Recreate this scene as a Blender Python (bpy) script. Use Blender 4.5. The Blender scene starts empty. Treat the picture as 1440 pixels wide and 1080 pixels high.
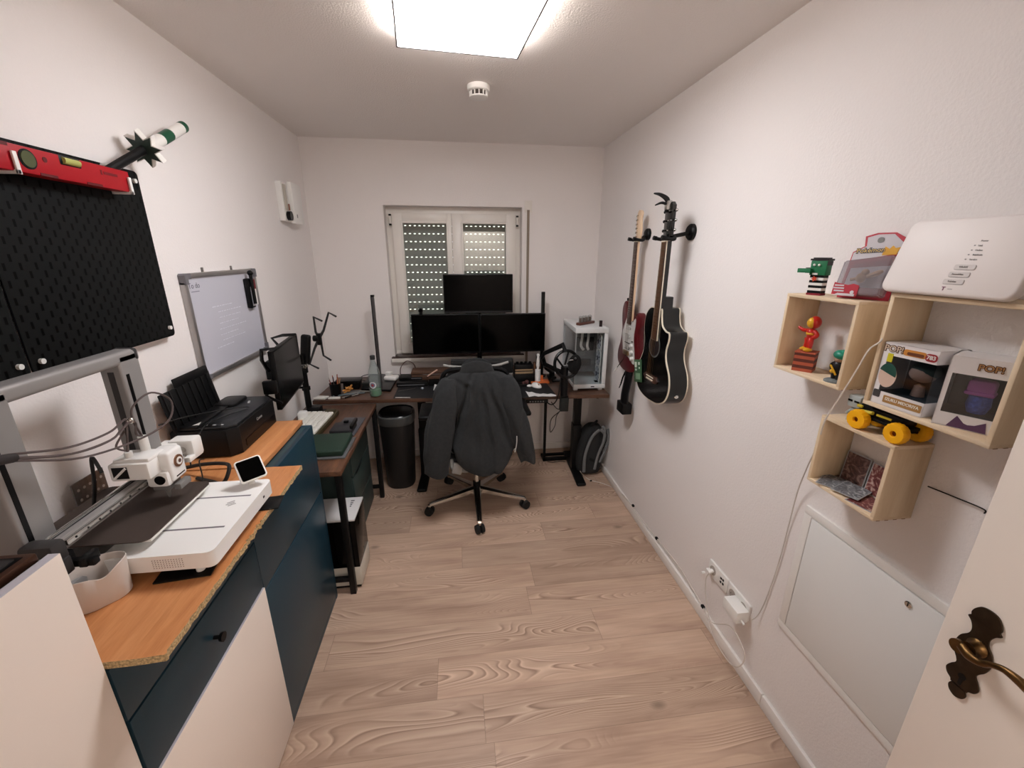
import bpy, bmesh, math, random
from mathutils import Vector, Matrix
random.seed(7)
SC = bpy.context.scene
COL = SC.collection
PI = math.pi
# ------------------------------------------------------------------ room measures (metres)
WL, WR, WB, WF, CH = -1.02, 1.11, 3.322, -0.55, 2.40     # left wall, right wall, window wall, door wall, ceiling
FPX, PITCH, YAW, ROLL, EYE = 588.307501, 0.303519189, 0.129602379, 0.00294863723, 1.66
cy_, sy_, cp_, sp_, cr_, sr_ = math.cos(YAW), math.sin(YAW), math.cos(PITCH), math.sin(PITCH), math.cos(ROLL), math.sin(ROLL)
FW = Vector((sy_*cp_, cy_*cp_, -sp_)); R0 = Vector((cy_, -sy_, 0)); U0 = R0.cross(FW)
RT = cr_*R0 + sr_*U0; UP = -sr_*R0 + cr_*U0
def P(px, py, x=None, y=None, z=None):
    """point of the photo on one wall, floor or shelf plane"""
    d = FW + RT*((px-720)/FPX) - UP*((py-540)/FPX)
    t = x/d.x if x is not None else (y/d.y if y is not None else (z-EYE)/d.z)
    return Vector((0, 0, EYE)) + d*t
# ------------------------------------------------------------------ materials
def lin(c):
    out = []
    for v in c[:3]:
        v = v/255.0
        out.append(v/12.92 if v <= .04045 else ((v+.055)/1.055)**2.4)
    return (*out, 1)
def mat(name, col, rough=.5, metal=0.0, bump=None, var=None, emit=0, trans=0, coat=0, sheen=0, ior=1.45, alpha=1, stretch=(1,1,1), spec=.5):
    m = bpy.data.materials.new(name); m.use_nodes = True
    nt = m.node_tree; b = nt.nodes['Principled BSDF']
    b.inputs['Base Color'].default_value = lin(col)
    b.inputs['Roughness'].default_value = rough
    b.inputs['Metallic'].default_value = metal
    b.inputs['IOR'].default_value = ior; b.inputs['Specular IOR Level'].default_value = spec
    if trans: b.inputs['Transmission Weight'].default_value = trans
    if coat: b.inputs['Coat Weight'].default_value = coat; b.inputs['Coat Roughness'].default_value = .08
    if sheen: b.inputs['Sheen Weight'].default_value = sheen; b.inputs['Sheen Roughness'].default_value = .6
    if alpha < 1: b.inputs['Alpha'].default_value = alpha
    if emit:
        b.inputs['Emission Color'].default_value = lin(col); b.inputs['Emission Strength'].default_value = emit
    if bump or var:
        tc = nt.nodes.new('ShaderNodeTexCoord'); mp = nt.nodes.new('ShaderNodeMapping')
        mp.inputs['Scale'].default_value = stretch
        nt.links.new(tc.outputs['Object'], mp.inputs['Vector'])
    if var:
        n = nt.nodes.new('ShaderNodeTexNoise'); n.inputs['Scale'].default_value = var[0]; n.inputs['Detail'].default_value = 5
        nt.links.new(mp.outputs[0], n.inputs['Vector'])
        r = nt.nodes.new('ShaderNodeValToRGB'); r.color_ramp.elements[0].position = .3; r.color_ramp.elements[1].position = .7
        k = var[1]; l = lin(col)
        r.color_ramp.elements[0].color = (*[v*(1-k) for v in l[:3]], 1); r.color_ramp.elements[1].color = (*[min(1, v*(1+k)) for v in l[:3]], 1)
        nt.links.new(n.outputs['Fac'], r.inputs[0]); nt.links.new(r.outputs[0], b.inputs['Base Color'])
    if bump:
        n = nt.nodes.new('ShaderNodeTexNoise'); n.inputs['Scale'].default_value = bump[0]; n.inputs['Detail'].default_value = 4
        nt.links.new(mp.outputs[0], n.inputs['Vector'])
        bp = nt.nodes.new('ShaderNodeBump'); bp.inputs['Strength'].default_value = bump[1]; bp.inputs['Distance'].default_value = bump[2] if len(bump) > 2 else .002
        nt.links.new(n.outputs['Fac'], bp.inputs['Height']); nt.links.new(bp.outputs[0], b.inputs['Normal'])
    return m
class NG:
    def __init__(s, m): s.nt = m.node_tree
    def n(s, t, **k):
        x = s.nt.nodes.new('ShaderNode'+t)
        for a, v in k.items(): setattr(x, a, v)
        return x
    def l(s, a, b): s.nt.links.new(a, b)
    def math(s, op, a, b=None):
        x = s.n('Math', operation=op)
        for i, v in enumerate((a, b)):
            if v is None: continue
            if isinstance(v, (int, float)): x.inputs[i].default_value = v
            else: s.l(v, x.inputs[i])
        return x.outputs[0]
    def ramp(s, f, stops):
        r = s.n('ValToRGB'); e = r.color_ramp.elements
        while len(e) < len(stops): e.new(.5)
        for el, (p, c) in zip(e, stops): el.position = p; el.color = c
        s.l(f, r.inputs[0]); return r.outputs[0]
    def mix(s, f, a, b, mode='MIX'):
        x = s.n('Mix', data_type='RGBA', blend_type=mode)
        for i, v in ((0, f), (6, a), (7, b)):
            if isinstance(v, (int, float)): x.inputs[i].default_value = v
            elif isinstance(v, tuple): x.inputs[i].default_value = v
            else: s.l(v, x.inputs[i])
        return x.outputs[2]
def wood_mat(name, base, dark, light, along='y', rough=.45, ring=14, amt=1.0, board=None):
    """furniture wood: grain running along one axis, optional glued boards"""
    m = bpy.data.materials.new(name); m.use_nodes = True; g = NG(m); b = m.node_tree.nodes['Principled BSDF']
    tc = g.n('TexCoord'); sx = g.n('SeparateXYZ'); g.l(tc.outputs['Object'], sx.inputs[0])
    mp = g.n('Mapping'); mp.inputs['Scale'].default_value = {'x': (1, 9, 9), 'y': (9, 1, 9), 'z': (9, 9, 1)}[along]
    g.l(tc.outputs['Object'], mp.inputs['Vector'])
    n1 = g.n('TexNoise'); n1.inputs['Scale'].default_value = ring*.35; n1.inputs['Detail'].default_value = 6; n1.inputs['Distortion'].default_value = .6
    vec = mp.outputs[0]
    if board:
        ax = {'x': 1, 'y': 0, 'z': 0}[along]
        c = g.math('FLOOR', g.math('MULTIPLY', sx.outputs[ax], 1/board))
        w = g.n('TexWhiteNoise', noise_dimensions='1D'); g.l(c, w.inputs['W'])
        ad = g.n('VectorMath', operation='ADD'); g.l(mp.outputs[0], ad.inputs[0]); sc = g.n('VectorMath', operation='SCALE'); g.l(w.outputs['Color'], sc.inputs[0]); sc.inputs['Scale'].default_value = 9
        g.l(sc.outputs[0], ad.inputs[1]); vec = ad.outputs[0]
    g.l(vec, n1.inputs['Vector'])
    col = g.ramp(n1.outputs['Fac'], [(.25, lin(dark)), (.5, lin(base)), (.75, lin(light))])
    n2 = g.n('TexNoise'); n2.inputs['Scale'].default_value = 30; n2.inputs['Detail'].default_value = 3; g.l(vec, n2.inputs['Vector'])
    col = g.mix(.25*amt, col, g.ramp(n2.outputs['Fac'], [(.35, lin(dark)), (.65, lin(light))]))
    if board: col = g.mix(g.math('MULTIPLY', w.outputs['Value'], .35), col, lin(dark))
    g.l(col, b.inputs['Base Color']); b.inputs['Roughness'].default_value = rough
    return m
# ------------------------------------------------------------------ mesh helpers (all in world coordinates)
def new(): return bmesh.new()
def _fin(bm, faces, mi):
    if mi:
        for f in faces: f.material_index = mi
def box(bm, x0, x1, y0, y1, z0, z1, bev=0, seg=2, M=None, mi=0, edges=None):
    nf = set(bm.faces)
    r = bmesh.ops.create_cube(bm, size=1)
    T = Matrix.Translation(((x0+x1)/2, (y0+y1)/2, (z0+z1)/2)) @ Matrix.Diagonal((abs(x1-x0), abs(y1-y0), abs(z1-z0), 1))
    if M is not None: T = M @ T
    bmesh.ops.transform(bm, matrix=T, verts=r['verts'])
    if bev:
        es = list({e for v in r['verts'] for e in v.link_edges})
        if edges:   # only edges parallel to an axis ('x','y','z') of the box
            ax = {'x': 0, 'y': 1, 'z': 2}[edges]; d0 = (T.to_3x3().col[ax]).normalized()
            es = [e for e in es if abs((e.verts[0].co-e.verts[1].co).normalized().dot(d0)) > .99]
        bmesh.ops.bevel(bm, geom=es, offset=bev, segments=seg, profile=.5, affect='EDGES')
    _fin(bm, [f for f in bm.faces if f not in nf], mi)
    return bm
def cyl(bm, p, q, r, r2=None, n=20, mi=0, cap=True):
    p = Vector(p); q = Vector(q); d = q-p; L = d.length
    if L < 1e-7: return bm
    nf = set(bm.faces)
    M = Matrix.Translation((p+q)/2) @ d.to_track_quat('Z', 'Y').to_matrix().to_4x4()
    bmesh.ops.create_cone(bm, cap_ends=cap, segments=n, radius1=r, radius2=r if r2 is None else r2, depth=L, matrix=M)
    _fin(bm, [f for f in bm.faces if f not in nf], mi)
    return bm
def sph(bm, c, r, s=(1, 1, 1), n=16, mi=0, R=None):
    nf = set(bm.faces)
    M = Matrix.Translation(c)
    if R is not None: M = M @ R
    M = M @ Matrix.Diagonal((*s, 1))
    bmesh.ops.create_uvsphere(bm, u_segments=n, v_segments=max(6, n//2+2), radius=r, matrix=M)
    _fin(bm, [f for f in bm.faces if f not in nf], mi)
    return bm
def loft(bm, rings, cap=True, mi=0, closed=False):
    vs = [[bm.verts.new(p) for p in r] for r in rings]; n = len(vs[0]); fs = []
    m = len(vs)
    for i in range(m if closed else m-1):
        a, b = vs[i], vs[(i+1) % m]
        for j in range(n):
            fs.append(bm.faces.new((a[j], a[(j+1) % n], b[(j+1) % n], b[j])))
    if cap and not closed:
        fs.append(bm.faces.new(list(reversed(vs[0])))); fs.append(bm.faces.new(vs[-1]))
    _fin(bm, fs, mi)
    bmesh.ops.recalc_face_normals(bm, faces=fs)
    return bm
def smooth_path(pts, k=6, closed=False):
    pts = [Vector(p) for p in pts]; out = []; n = len(pts)
    rng = range(n if closed else n-1)
    for i in rng:
        if closed: a, b, c, d = pts[i-1], pts[i], pts[(i+1) % n], pts[(i+2) % n]
        else: a, b, c, d = pts[max(i-1, 0)], pts[i], pts[i+1], pts[min(i+2, n-1)]
        for j in range(k):
            t = j/k
            out.append(.5*((2*b)+(-a+c)*t+(2*a-5*b+4*c-d)*t*t+(-a+3*b-3*c+d)*t**3))
    if not closed: out.append(pts[-1])
    return out
def tube(bm, pts, r, n=8, k=6, closed=False, mi=0, flat=1.0, side=None, cap=True):
    """sweep along a smoothed path; r is a number or one radius per given point; flat squashes the section"""
    m = len(pts)
    P_ = smooth_path(pts, k, closed) if k > 1 else [Vector(p) for p in pts]
    N = len(P_)
    if isinstance(r, (list, tuple)):
        rs = []
        for i in range(N):
            t = i/(N-1)*(m-1); a = min(int(t), m-2); rs.append(r[a]+(r[a+1]-r[a])*(t-a))
    else: rs = [r]*N
    rings = []; u = None
    for i in range(N):
        t = (P_[(i+1) % N]-P_[i-1]) if closed else (P_[min(i+1, N-1)]-P_[max(i-1, 0)])
        if t.length < 1e-9: t = Vector((0, 0, 1))
        t.normalize()
        if side is not None: u = Vector(side)
        elif u is None: u = Vector((0, 0, 1)) if abs(t.z) < .9 else Vector((1, 0, 0))
        u = (u-t*u.dot(t)).normalized(); w = t.cross(u)
        rings.append([P_[i]+(u*math.cos(a)+w*math.sin(a)*flat)*rs[i] for a in [2*PI*j/n for j in range(n)]])
    return loft(bm, rings, cap=cap, mi=mi, closed=closed)
def lathe(bm, prof, M=None, n=24, mi=0):
    M = M or Matrix.Identity(4)
    rings = [[M @ Vector((r*math.cos(2*PI*j/n), r*math.sin(2*PI*j/n), z)) for j in range(n)] for r, z in prof]
    return loft(bm, rings, cap=True, mi=mi)
def prism(bm, outline, t, M, mi=0, bev=0):
    """extrude a 2D outline by t along local z"""
    nf = set(bm.faces)
    a = [bm.verts.new(M @ Vector((x, y, 0))) for x, y in outline]; b = [bm.verts.new(M @ Vector((x, y, t))) for x, y in outline]
    n = len(a); fs = [bm.faces.new((a[i], a[(i+1) % n], b[(i+1) % n], b[i])) for i in range(n)]
    f1 = bm.faces.new(list(reversed(a))); f2 = bm.faces.new(b)
    bmesh.ops.recalc_face_normals(bm, faces=fs+[f1, f2])
    if bev:
        es = list(set(f1.edges) | set(f2.edges))
        bmesh.ops.bevel(bm, geom=es, offset=bev, segments=2, profile=.5, affect='EDGES')
    _fin(bm, [f for f in bm.faces if f not in nf], mi)
    return bm
def rrect(w, h, r, k=5, cx=0, cy=0):
    o = []
    for sx, sy, a0 in ((1, 1, 0), (-1, 1, 90), (-1, -1, 180), (1, -1, 270)):
        for j in range(k+1):
            a = math.radians(a0+90*j/k); o.append((cx+sx*(w/2-r)+r*math.cos(a), cy+sy*(h/2-r)+r*math.sin(a)))
    return o
def fr(o, X, Y):
    X = Vector(X).normalized(); Y = Vector(Y); Y = (Y-X*Y.dot(X)).normalized(); Z = X.cross(Y)
    M = Matrix((X, Y, Z)).transposed().to_4x4(); M.translation = Vector(o); return M
def onR(x, y, z): return fr((x, y, z), (0, -1, 0), (0, 0, 1))      # faces the room from the right wall
def onL(x, y, z): return fr((x, y, z), (0, 1, 0), (0, 0, 1))       # faces the room from the left wall
def onB(x, y, z): return fr((x, y, z), (1, 0, 0), (0, 0, 1))       # faces the room from the window wall
def onT(x, y, z, a=0): return fr((x, y, z), (math.cos(a), math.sin(a), 0), (-math.sin(a), math.cos(a), 0))
WM = {}
def O(name, bm, mats, parent=None, smooth=True, ang=38, M=None, sub=0):
    if M is not None: bm.transform(M)
    if parent is not None: bm.transform(WM[parent.name].inverted())
    if smooth:
        bm.normal_update()
        for f in bm.faces: f.smooth = True
        for e in bm.edges:
            if len(e.link_faces) == 2 and e.calc_face_angle(0) > math.radians(ang): e.smooth = False
    me = bpy.data.meshes.new(name); bm.to_mesh(me); bm.free()
    for m in (mats if isinstance(mats, (list, tuple)) else [mats]): me.materials.append(m)
    o = bpy.data.objects.new(name, me); COL.objects.link(o)
    if parent is not None: o.parent = parent
    WM[o.name] = (WM[parent.name] if parent is not None else Matrix.Identity(4))
    if sub:
        s = o.modifiers.new('smooth', 'SUBSURF'); s.levels = sub; s.render_levels = sub
    return o
def tag(o, label, cat, group=None):
    o['label'] = label; o['category'] = cat
    if group: o['group'] = group
    return o
def thing(name, label, cat, loc, group=None, rotz=0):
    o = bpy.data.objects.new(name, None); COL.objects.link(o); o.empty_display_size = .05
    o.location = loc; o.rotation_euler = (0, 0, rotz)
    WM[o.name] = Matrix.Translation(loc) @ Matrix.Rotation(rotz, 4, 'Z')
    return tag(o, label, cat, group)
def struct(o): o['kind'] = 'structure'; return o
def copy_tree(o, parent=None, loc=None, rotz=None, label=None):
    c = o.copy(); COL.objects.link(c); c.parent = parent
    if loc is not None: c.location = loc
    if rotz is not None: c.rotation_euler = (0, 0, rotz)
    if label: c['label'] = label
    for ch in list(o.children): copy_tree(ch, c)
    return c
def text(name, s, size, M, m, parent, align='CENTER', ext=.0004, xs=1.0, bold=0, shear=0):
    cu = bpy.data.curves.new('t', 'FONT'); cu.body = s; cu.size = size; cu.align_x = align; cu.align_y = 'CENTER'; cu.extrude = ext; cu.offset = bold; cu.resolution_u = 3; cu.shear = shear
    ob = bpy.data.objects.new('t', cu); COL.objects.link(ob)
    me = bpy.data.meshes.new_from_object(ob.evaluated_get(bpy.context.evaluated_depsgraph_get()))
    bpy.data.objects.remove(ob); bpy.data.curves.remove(cu)
    bm = new(); bm.from_mesh(me); bpy.data.meshes.remove(me)
    bm.transform(M @ Matrix.Diagonal((xs, 1, 1, 1)))
    return O(name, bm, m, parent, smooth=False)
# ------------------------------------------------------------------ shared materials
mWhiteP = mat('white_plastic', (240, 238, 234), .35)
mWhiteG = mat('white_glossy', (243, 241, 238), .2)
mGreyP = mat('grey_plastic', (120, 118, 116), .45)
mBlackP = mat('black_plastic', (9, 9, 10), .42, bump=(900, .05), ior=1.33, spec=.45)
mBlackM = mat('black_metal', (8, 8, 9), .5, bump=(600, .08), ior=1.33, spec=.45)
mBlackS = mat('black_satin', (6, 6, 7), .3, ior=1.33, spec=.45)
mScreen = mat('screen_off', (3, 3, 3), .14, ior=1.16)
mChrome = mat('chrome', (205, 203, 198), .18, 1.0)
mAlu = mat('brushed_aluminium', (168, 165, 162), .34, 1.0, bump=(300, .05))
mSteel = mat('bright_steel', (190, 188, 184), .25, 1.0)
mRubber = mat('rubber', (12, 12, 12), .75)
mCableB = mat('black_cable', (18, 17, 17), .5)
mCableW = mat('white_cable', (214, 205, 196), .5)
mRed = mat('red_paint', (168, 8, 26), .4)
mTeal = mat('teal_lacquer', (27, 56, 70), .38, bump=(500, .04))
mTealEdge = mat('teal_edge', (38, 68, 76), .4)
mBrass = mat('antique_brass', (96, 72, 44), .38, 1.0, var=(30, .35))
mBronze = mat('dark_bronze', (62, 50, 38), .45, .9, var=(40, .3))
mGreenD = mat('dark_green', (16, 78, 52), .45)
mWhitePaint = mat('white_enamel', (240, 236, 230), .3)
mPaper = mat('paper', (225, 222, 216), .8)
mYellow = mat('yellow_rubber', (250, 180, 8), .55, bump=(200, .1))
mOrange = mat('orange_card', (214, 108, 52), .6)
# ================================================================== ROOM
mWall = mat('wall_paint', (244, 238, 235), .85, bump=(140, .35, .004))
mCeil = mat('ceiling_paint', (246, 240, 236), .9, bump=(160, .5, .004))
def floor_mat():
    m = bpy.data.materials.new('laminate'); m.use_nodes = True; g = NG(m); b = m.node_tree.nodes['Principled BSDF']
    tc = g.n('TexCoord'); sx = g.n('SeparateXYZ'); g.l(tc.outputs['Object'], sx.inputs[0])
    ROW, LEN = .176, 1.2
    yy = g.math('MULTIPLY', g.math('ADD', sx.outputs[1], .02), 1/ROW); row = g.math('FLOOR', yy)
    rw = g.n('TexWhiteNoise', noise_dimensions='1D'); g.l(row, rw.inputs['W'])
    xx = g.math('ADD', g.math('MULTIPLY', sx.outputs[0], 1/LEN), g.math('MULTIPLY', rw.outputs['Value'], 5.37)); colm = g.math('FLOOR', xx)
    idv = g.math('ADD', g.math('MULTIPLY', row, 17.31), g.math('MULTIPLY', colm, 3.77))
    pw = g.n('TexWhiteNoise', noise_dimensions='1D'); g.l(idv, pw.inputs['W'])
    # local plank coordinates, shifted per plank
    sh = g.n('VectorMath', operation='SCALE'); g.l(pw.outputs['Color'], sh.inputs[0]); sh.inputs['Scale'].default_value = 37
    ad = g.n('VectorMath', operation='ADD'); g.l(tc.outputs['Object'], ad.inputs[0]); g.l(sh.outputs[0], ad.inputs[1])
    mp = g.n('Mapping'); mp.inputs['Scale'].default_value = (1.0, 5.2, 1); g.l(ad.outputs[0], mp.inputs['Vector'])
    # cathedral grain: contour lines of a slow stretched noise
    big = g.n('TexNoise'); big.inputs['Scale'].default_value = 1.15; big.inputs['Detail'].default_value = 1.5; big.inputs['Roughness'].default_value = .35; big.inputs['Distortion'].default_value = .5
    g.l(mp.outputs[0], big.inputs['Vector'])
    rings = g.math('FRACT', g.math('MULTIPLY', big.outputs['Fac'], 42))
    saw = g.ramp(rings, [(0, (1, 1, 1, 1)), (.25, (.62, .62, .62, 1)), (.62, (.45, .45, .45, 1)), (.86, (0, 0, 0, 1)), (1, (.9, .9, .9, 1))])
    # where the figure is strong
    pn = g.n('TexNoise'); pn.inputs['Scale'].default_value = 1.6; pn.inputs['Detail'].default_value = 1; mp3 = g.n('Mapping'); mp3.inputs['Scale'].default_value = (.8, 3.6, 1); g.l(ad.outputs[0], mp3.inputs['Vector']); g.l(mp3.outputs[0], pn.inputs['Vector'])
    figure = g.ramp(pn.outputs['Fac'], [(.42, (0, 0, 0, 1)), (.58, (1, 1, 1, 1))])
    fine = g.n('TexNoise'); fine.inputs['Scale'].default_value = 14; fine.inputs['Detail'].default_value = 6
    mp2 = g.n('Mapping'); mp2.inputs['Scale'].default_value = (.35, 7, 1); g.l(ad.outputs[0], mp2.inputs['Vector']); g.l(mp2.outputs[0], fine.inputs['Vector'])
    soft = g.n('TexNoise'); soft.inputs['Scale'].default_value = 2.2; soft.inputs['Detail'].default_value = 3; g.l(mp.outputs[0], soft.inputs['Vector'])
    D, Mi, Li = lin((157, 127, 109)), lin((193, 163, 141)), lin((218, 190, 167))
    col = g.ramp(soft.outputs['Fac'], [(.3, lin((173, 143, 124))), (.5, lin((197, 167, 145))), (.7, lin((212, 183, 161)))])
    col = g.mix(.22, col, g.ramp(fine.outputs['Fac'], [(.35, D), (.65, Li)]))
    ringc = g.ramp(saw, [(0, lin((134, 104, 87))), (.5, lin((196, 166, 144))), (1, lin((233, 207, 184)))])
    cen_ = g.math('ABSOLUTE', g.math('SUBTRACT', g.math('FRACT', yy), .5)); band = g.ramp(cen_, [(.10, (1, 1, 1, 1)), (.40, (.06, .06, .06, 1))]); fa = g.math('MULTIPLY', g.math('MULTIPLY', figure, band), .72)
    col = g.mix(fa, col, ringc)
    tone = g.ramp(pw.outputs['Value'], [(0, (.80, .80, .80, 1)), (1, (1.0, 1.0, 1.0, 1))])
    col = g.mix(1.0, col, tone, 'MULTIPLY')
    # knots
    vo = g.n('TexVoronoi'); vo.inputs['Scale'].default_value = 2.1; vo.inputs['Randomness'].default_value = 1
    mpk = g.n('Mapping'); mpk.inputs['Scale'].default_value = (1, 1.9, 1); g.l(ad.outputs[0], mpk.inputs['Vector']); g.l(mpk.outputs[0], vo.inputs['Vector'])
    kn = g.ramp(vo.outputs['Distance'], [(.03, (1, 1, 1, 1)), (.085, (0, 0, 0, 1))])
    col = g.mix(g.math('MULTIPLY', kn, .6), col, lin((109, 91, 79)))
    # joints
    fy = g.math('FRACT', yy); fx = g.math('FRACT', xx)
    ey = g.math('LESS_THAN', fy, .009); ex = g.math('LESS_THAN', fx, .0016)
    j = g.math('MAXIMUM', ey, ex)
    col = g.mix(g.math('MULTIPLY', j, .5), col, lin((88, 70, 59)))
    g.l(col, b.inputs['Base Color'])
    b.inputs['Roughness'].default_value = .42
    bp = g.n('Bump'); bp.inputs['Strength'].default_value = .12; bp.inputs['Distance'].default_value = .002
    g.l(g.math('SUBTRACT', g.math('MULTIPLY', fine.outputs['Fac'], .4), j), bp.inputs['Height']); g.l(bp.outputs[0], b.inputs['Normal'])
    return m
mFloor = floor_mat()
T_ = .12
HX0, HX1, HY = -.35, 1.3, -1.75        # hallway behind the doorway
DX0, DX1, DZ = .08, .93, 2.02          # doorway in the door wall
bm = box(new(), WL-T_, HX1+.3, HY-.2, WB+.3, -.1, 0); struct(O('floor', bm, mFloor, smooth=False))
bm = box(new(), WL-T_, HX1+.3, HY-.2, WB+.3, CH, CH+.1); struct(O('ceiling', bm, mCeil, smooth=False))
struct(O('wall_left', box(new(), WL-T_, WL, WF-T_, WB+.3, 0, CH), mWall, smooth=False))
struct(O('wall_right', box(new(), WR, WR+T_, WF-T_, WB+.3, 0, CH), mWall, smooth=False))
# window wall with its opening
WX0, WX1, WZ0, WZ1 = -.501, .506, .852, 1.984
bm = new(); y1 = WB+.3
box(bm, WL, WX0, WB, y1, 0, CH); box(bm, WX1, WR, WB, y1, 0, CH); box(bm, WX0, WX1, WB, y1, 0, WZ0); box(bm, WX0, WX1, WB, y1, WZ1, CH)
struct(O('wall_back', bm, mWall, smooth=False))
bm = new(); box(bm, WL, DX0, WF-T_, WF, 0, CH); box(bm, DX1, WR, WF-T_, WF, 0, CH); box(bm, DX0, DX1, WF-T_, WF, DZ, CH)
struct(O('wall_front', bm, mWall, smooth=False))
bm = new(); box(bm, HX0-T_, HX1+T_, HY-T_, HY, 0, CH); box(bm, HX0-T_, HX0, HY, WF-T_, 0, CH); box(bm, HX1, HX1+T_, HY, WF-T_, 0, CH)
struct(O('wall_hallway', bm, mWall, smooth=False))
# skirting
mBase = mat('skirting_white', (242, 237, 232), .35)
def skirt(name, x0, x1, y0, y1):
    return struct(O(name, box(new(), x0, x1, y0, y1, 0, .058, bev=.003), mBase))
bm = new(); box(bm, WR-.014, WR, 1.035, WB, 0, .058, bev=.003); box(bm, WR-.014, WR, WF, 1.033, 0, .058, bev=.003)
struct(O('baseboard_right', bm, mBase))
skirt('baseboard_back', WL, WR-.014, WB-.014, WB)
skirt('baseboard_left', WL, WL+.014, WF, WB-.014)
# ------------------------------------------------------------------ window
mPVC = mat('window_pvc', (240, 234, 226), .32)
mShut = mat('shutter_slat', (205, 200, 196), .6)
mSillT = mat('sill_stone', (58, 34, 30), .25, var=(60, .4))
def glass_mat(name, tint=(235, 240, 238), refl=1.0, rough=.0, base=.04):
    m = bpy.data.materials.new(name); m.use_nodes = True; g = NG(m); nt = m.node_tree; nt.nodes.remove(nt.nodes['Principled BSDF'])
    out = nt.nodes['Material Output']; tr = g.n('BsdfTransparent'); tr.inputs[0].default_value = lin(tint)
    gl = g.n('BsdfGlossy'); gl.inputs['Roughness'].default_value = rough
    lw_ = g.n('LayerWeight'); lw_.inputs[0].default_value = .5; sch = g.math('ADD', g.math('MULTIPLY', g.math('POWER', lw_.outputs['Facing'], 5.0), .96), base); mx = g.n('MixShader')
    g.l(g.math('MINIMUM', g.math('MULTIPLY', sch, refl), 1.0), mx.inputs[0]); g.l(tr.outputs[0], mx.inputs[1]); g.l(gl.outputs[0], mx.inputs[2]); g.l(mx.outputs[0], out.inputs['Surface'])
    return m
mGlass = glass_mat('window_glass', refl=2.2)
mGlassPC = glass_mat('tinted_glass', (238, 241, 242), 1.0)
mClear = glass_mat('clear_plastic', (232, 234, 234), 1.6, .08)
YF = 3.42
win = bpy.data.objects.new('window_1', None); COL.objects.link(win); win.location = (0, YF, WZ0); WM['window_1'] = Matrix.Translation(win.location); struct(win)
bm = new(); fx0, fx1, fz0, fz1 = WX0, WX1, WZ0, WZ1
for a in ((fx0, fx0+.075, fz0+.05, fz1-.075), (fx1-.075, fx1, fz0+.05, fz1-.075), (fx0, fx1, fz1-.075, fz1), (fx0, fx1, fz0, fz0+.05)):
    box(bm, a[0], a[1], YF, YF+.07, a[2], a[3], bev=.003)
struct(O('window_frame', bm, mPVC, win))
def sash(x0, x1, gx0, gx1, gz0, gz1):
    b = new(); z0, z1 = WZ0+.03, WZ1-.045
    for a in ((x0, gx0, z0, z1), (gx1, x1, z0, z1), (gx0, gx1, gz1, z1), (gx0, gx1, z0, gz0)):
        box(b, a[0], a[1], YF-.022, YF+.04, a[2], a[3], bev=.002)
    for a in ((gx0-.012, gx0+.004, gz0-.012, gz1+.012), (gx1-.004, gx1+.012, gz0-.012, gz1+.012), (gx0, gx1, gz1-.004, gz1+.012), (gx0, gx1, gz0-.012, gz0+.004)):
        box(b, a[0], a[1], YF-.028, YF-.005, a[2], a[3], bev=.004)
    s = O('window_sash', b, mPVC, win)
    O('pane', box(new(), gx0-.003, gx1+.003, YF+.006, YF+.012, gz0-.003, gz1+.003), mGlass, s, smooth=False)
    return s
GZ0, GZ1 = .965, 1.873
sash(-.458, -.020, -.385, -.057, GZ0, GZ1)
sash(-.018, .468, .061, .395, GZ0, GZ1)
for hx in (-.467, .478):
    b = cyl(new(), (hx, YF-.034, 1.86), (hx, YF-.034, 1.925), .008); O('hinge', b, mPVC, win)
    b = new()
    for z in (1.852, 1.918): cyl(b, (hx, YF-.034, z), (hx, YF-.034, z+.012), .0095)
    O('hinge_cap', b, mBlackP, win)
b = new(); box(b, -.03, -.006, YF-.035, YF-.022, 1.34, 1.40, bev=.003); box(b, -.026, -.010, YF-.06, YF-.045, 1.25, 1.38, bev=.004); cyl(b, (-.018, YF-.045, 1.37), (-.018, YF-.022, 1.37), .008)
O('window_handle', b, mPVC, win)
# roller shutter outside: slats hooked together by small webs, light slots between the webs
bm = new(); z = WZ0-.04; pitch = .0587; row = 0; z = GZ1-.0155-pitch*17
ys = YF+.125
while z < WZ1+.02:
    box(bm, WX0-.02, WX1+.02, ys, ys+.012, z+.007, z+pitch, bev=.002)
    xw = WX0-.02+(row % 2)*.004
    while xw < WX1+.02:
        box(bm, xw, min(xw+.0215, WX1+.02), ys+.002, ys+.010, z-.001, z+.0085); xw += .0365
    z += pitch; row += 1
struct(O('window_shutter', bm, mShut, win, smooth=False))
bm = new(); box(bm, WX0-.022, WX1+.02, WB-.045, YF, .868, .875, bev=.002, mi=1); box(bm, WX0-.022, WX1+.02, WB-.045, WB, .836, .868, bev=.003)
o = O('window_sill', bm, [mPVC, mSillT], win); struct(o)
# shutter strap with its wall plate
t = thing('shutter_strap', 'beige roller shutter pull strap running down the wall right of the window', 'strap', (.55, WB, 2.0))
b = new(); box(b, .522, .580, WB-.006, WB, 1.95, 2.03, bev=.003); O('strap_plate', b, mPVC, t)
b = new(); box(b, .533, .569, WB-.012, WB-.004, 1.965, 2.015, bev=.003); O('strap_outlet', b, mPVC, t)
O('strap_band', box(new(), .5415, .5605, WB-.010, WB-.007, .80, 1.985), mat('strap_web', (146, 132, 118), .9, bump=(700, .3)), t)
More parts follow.
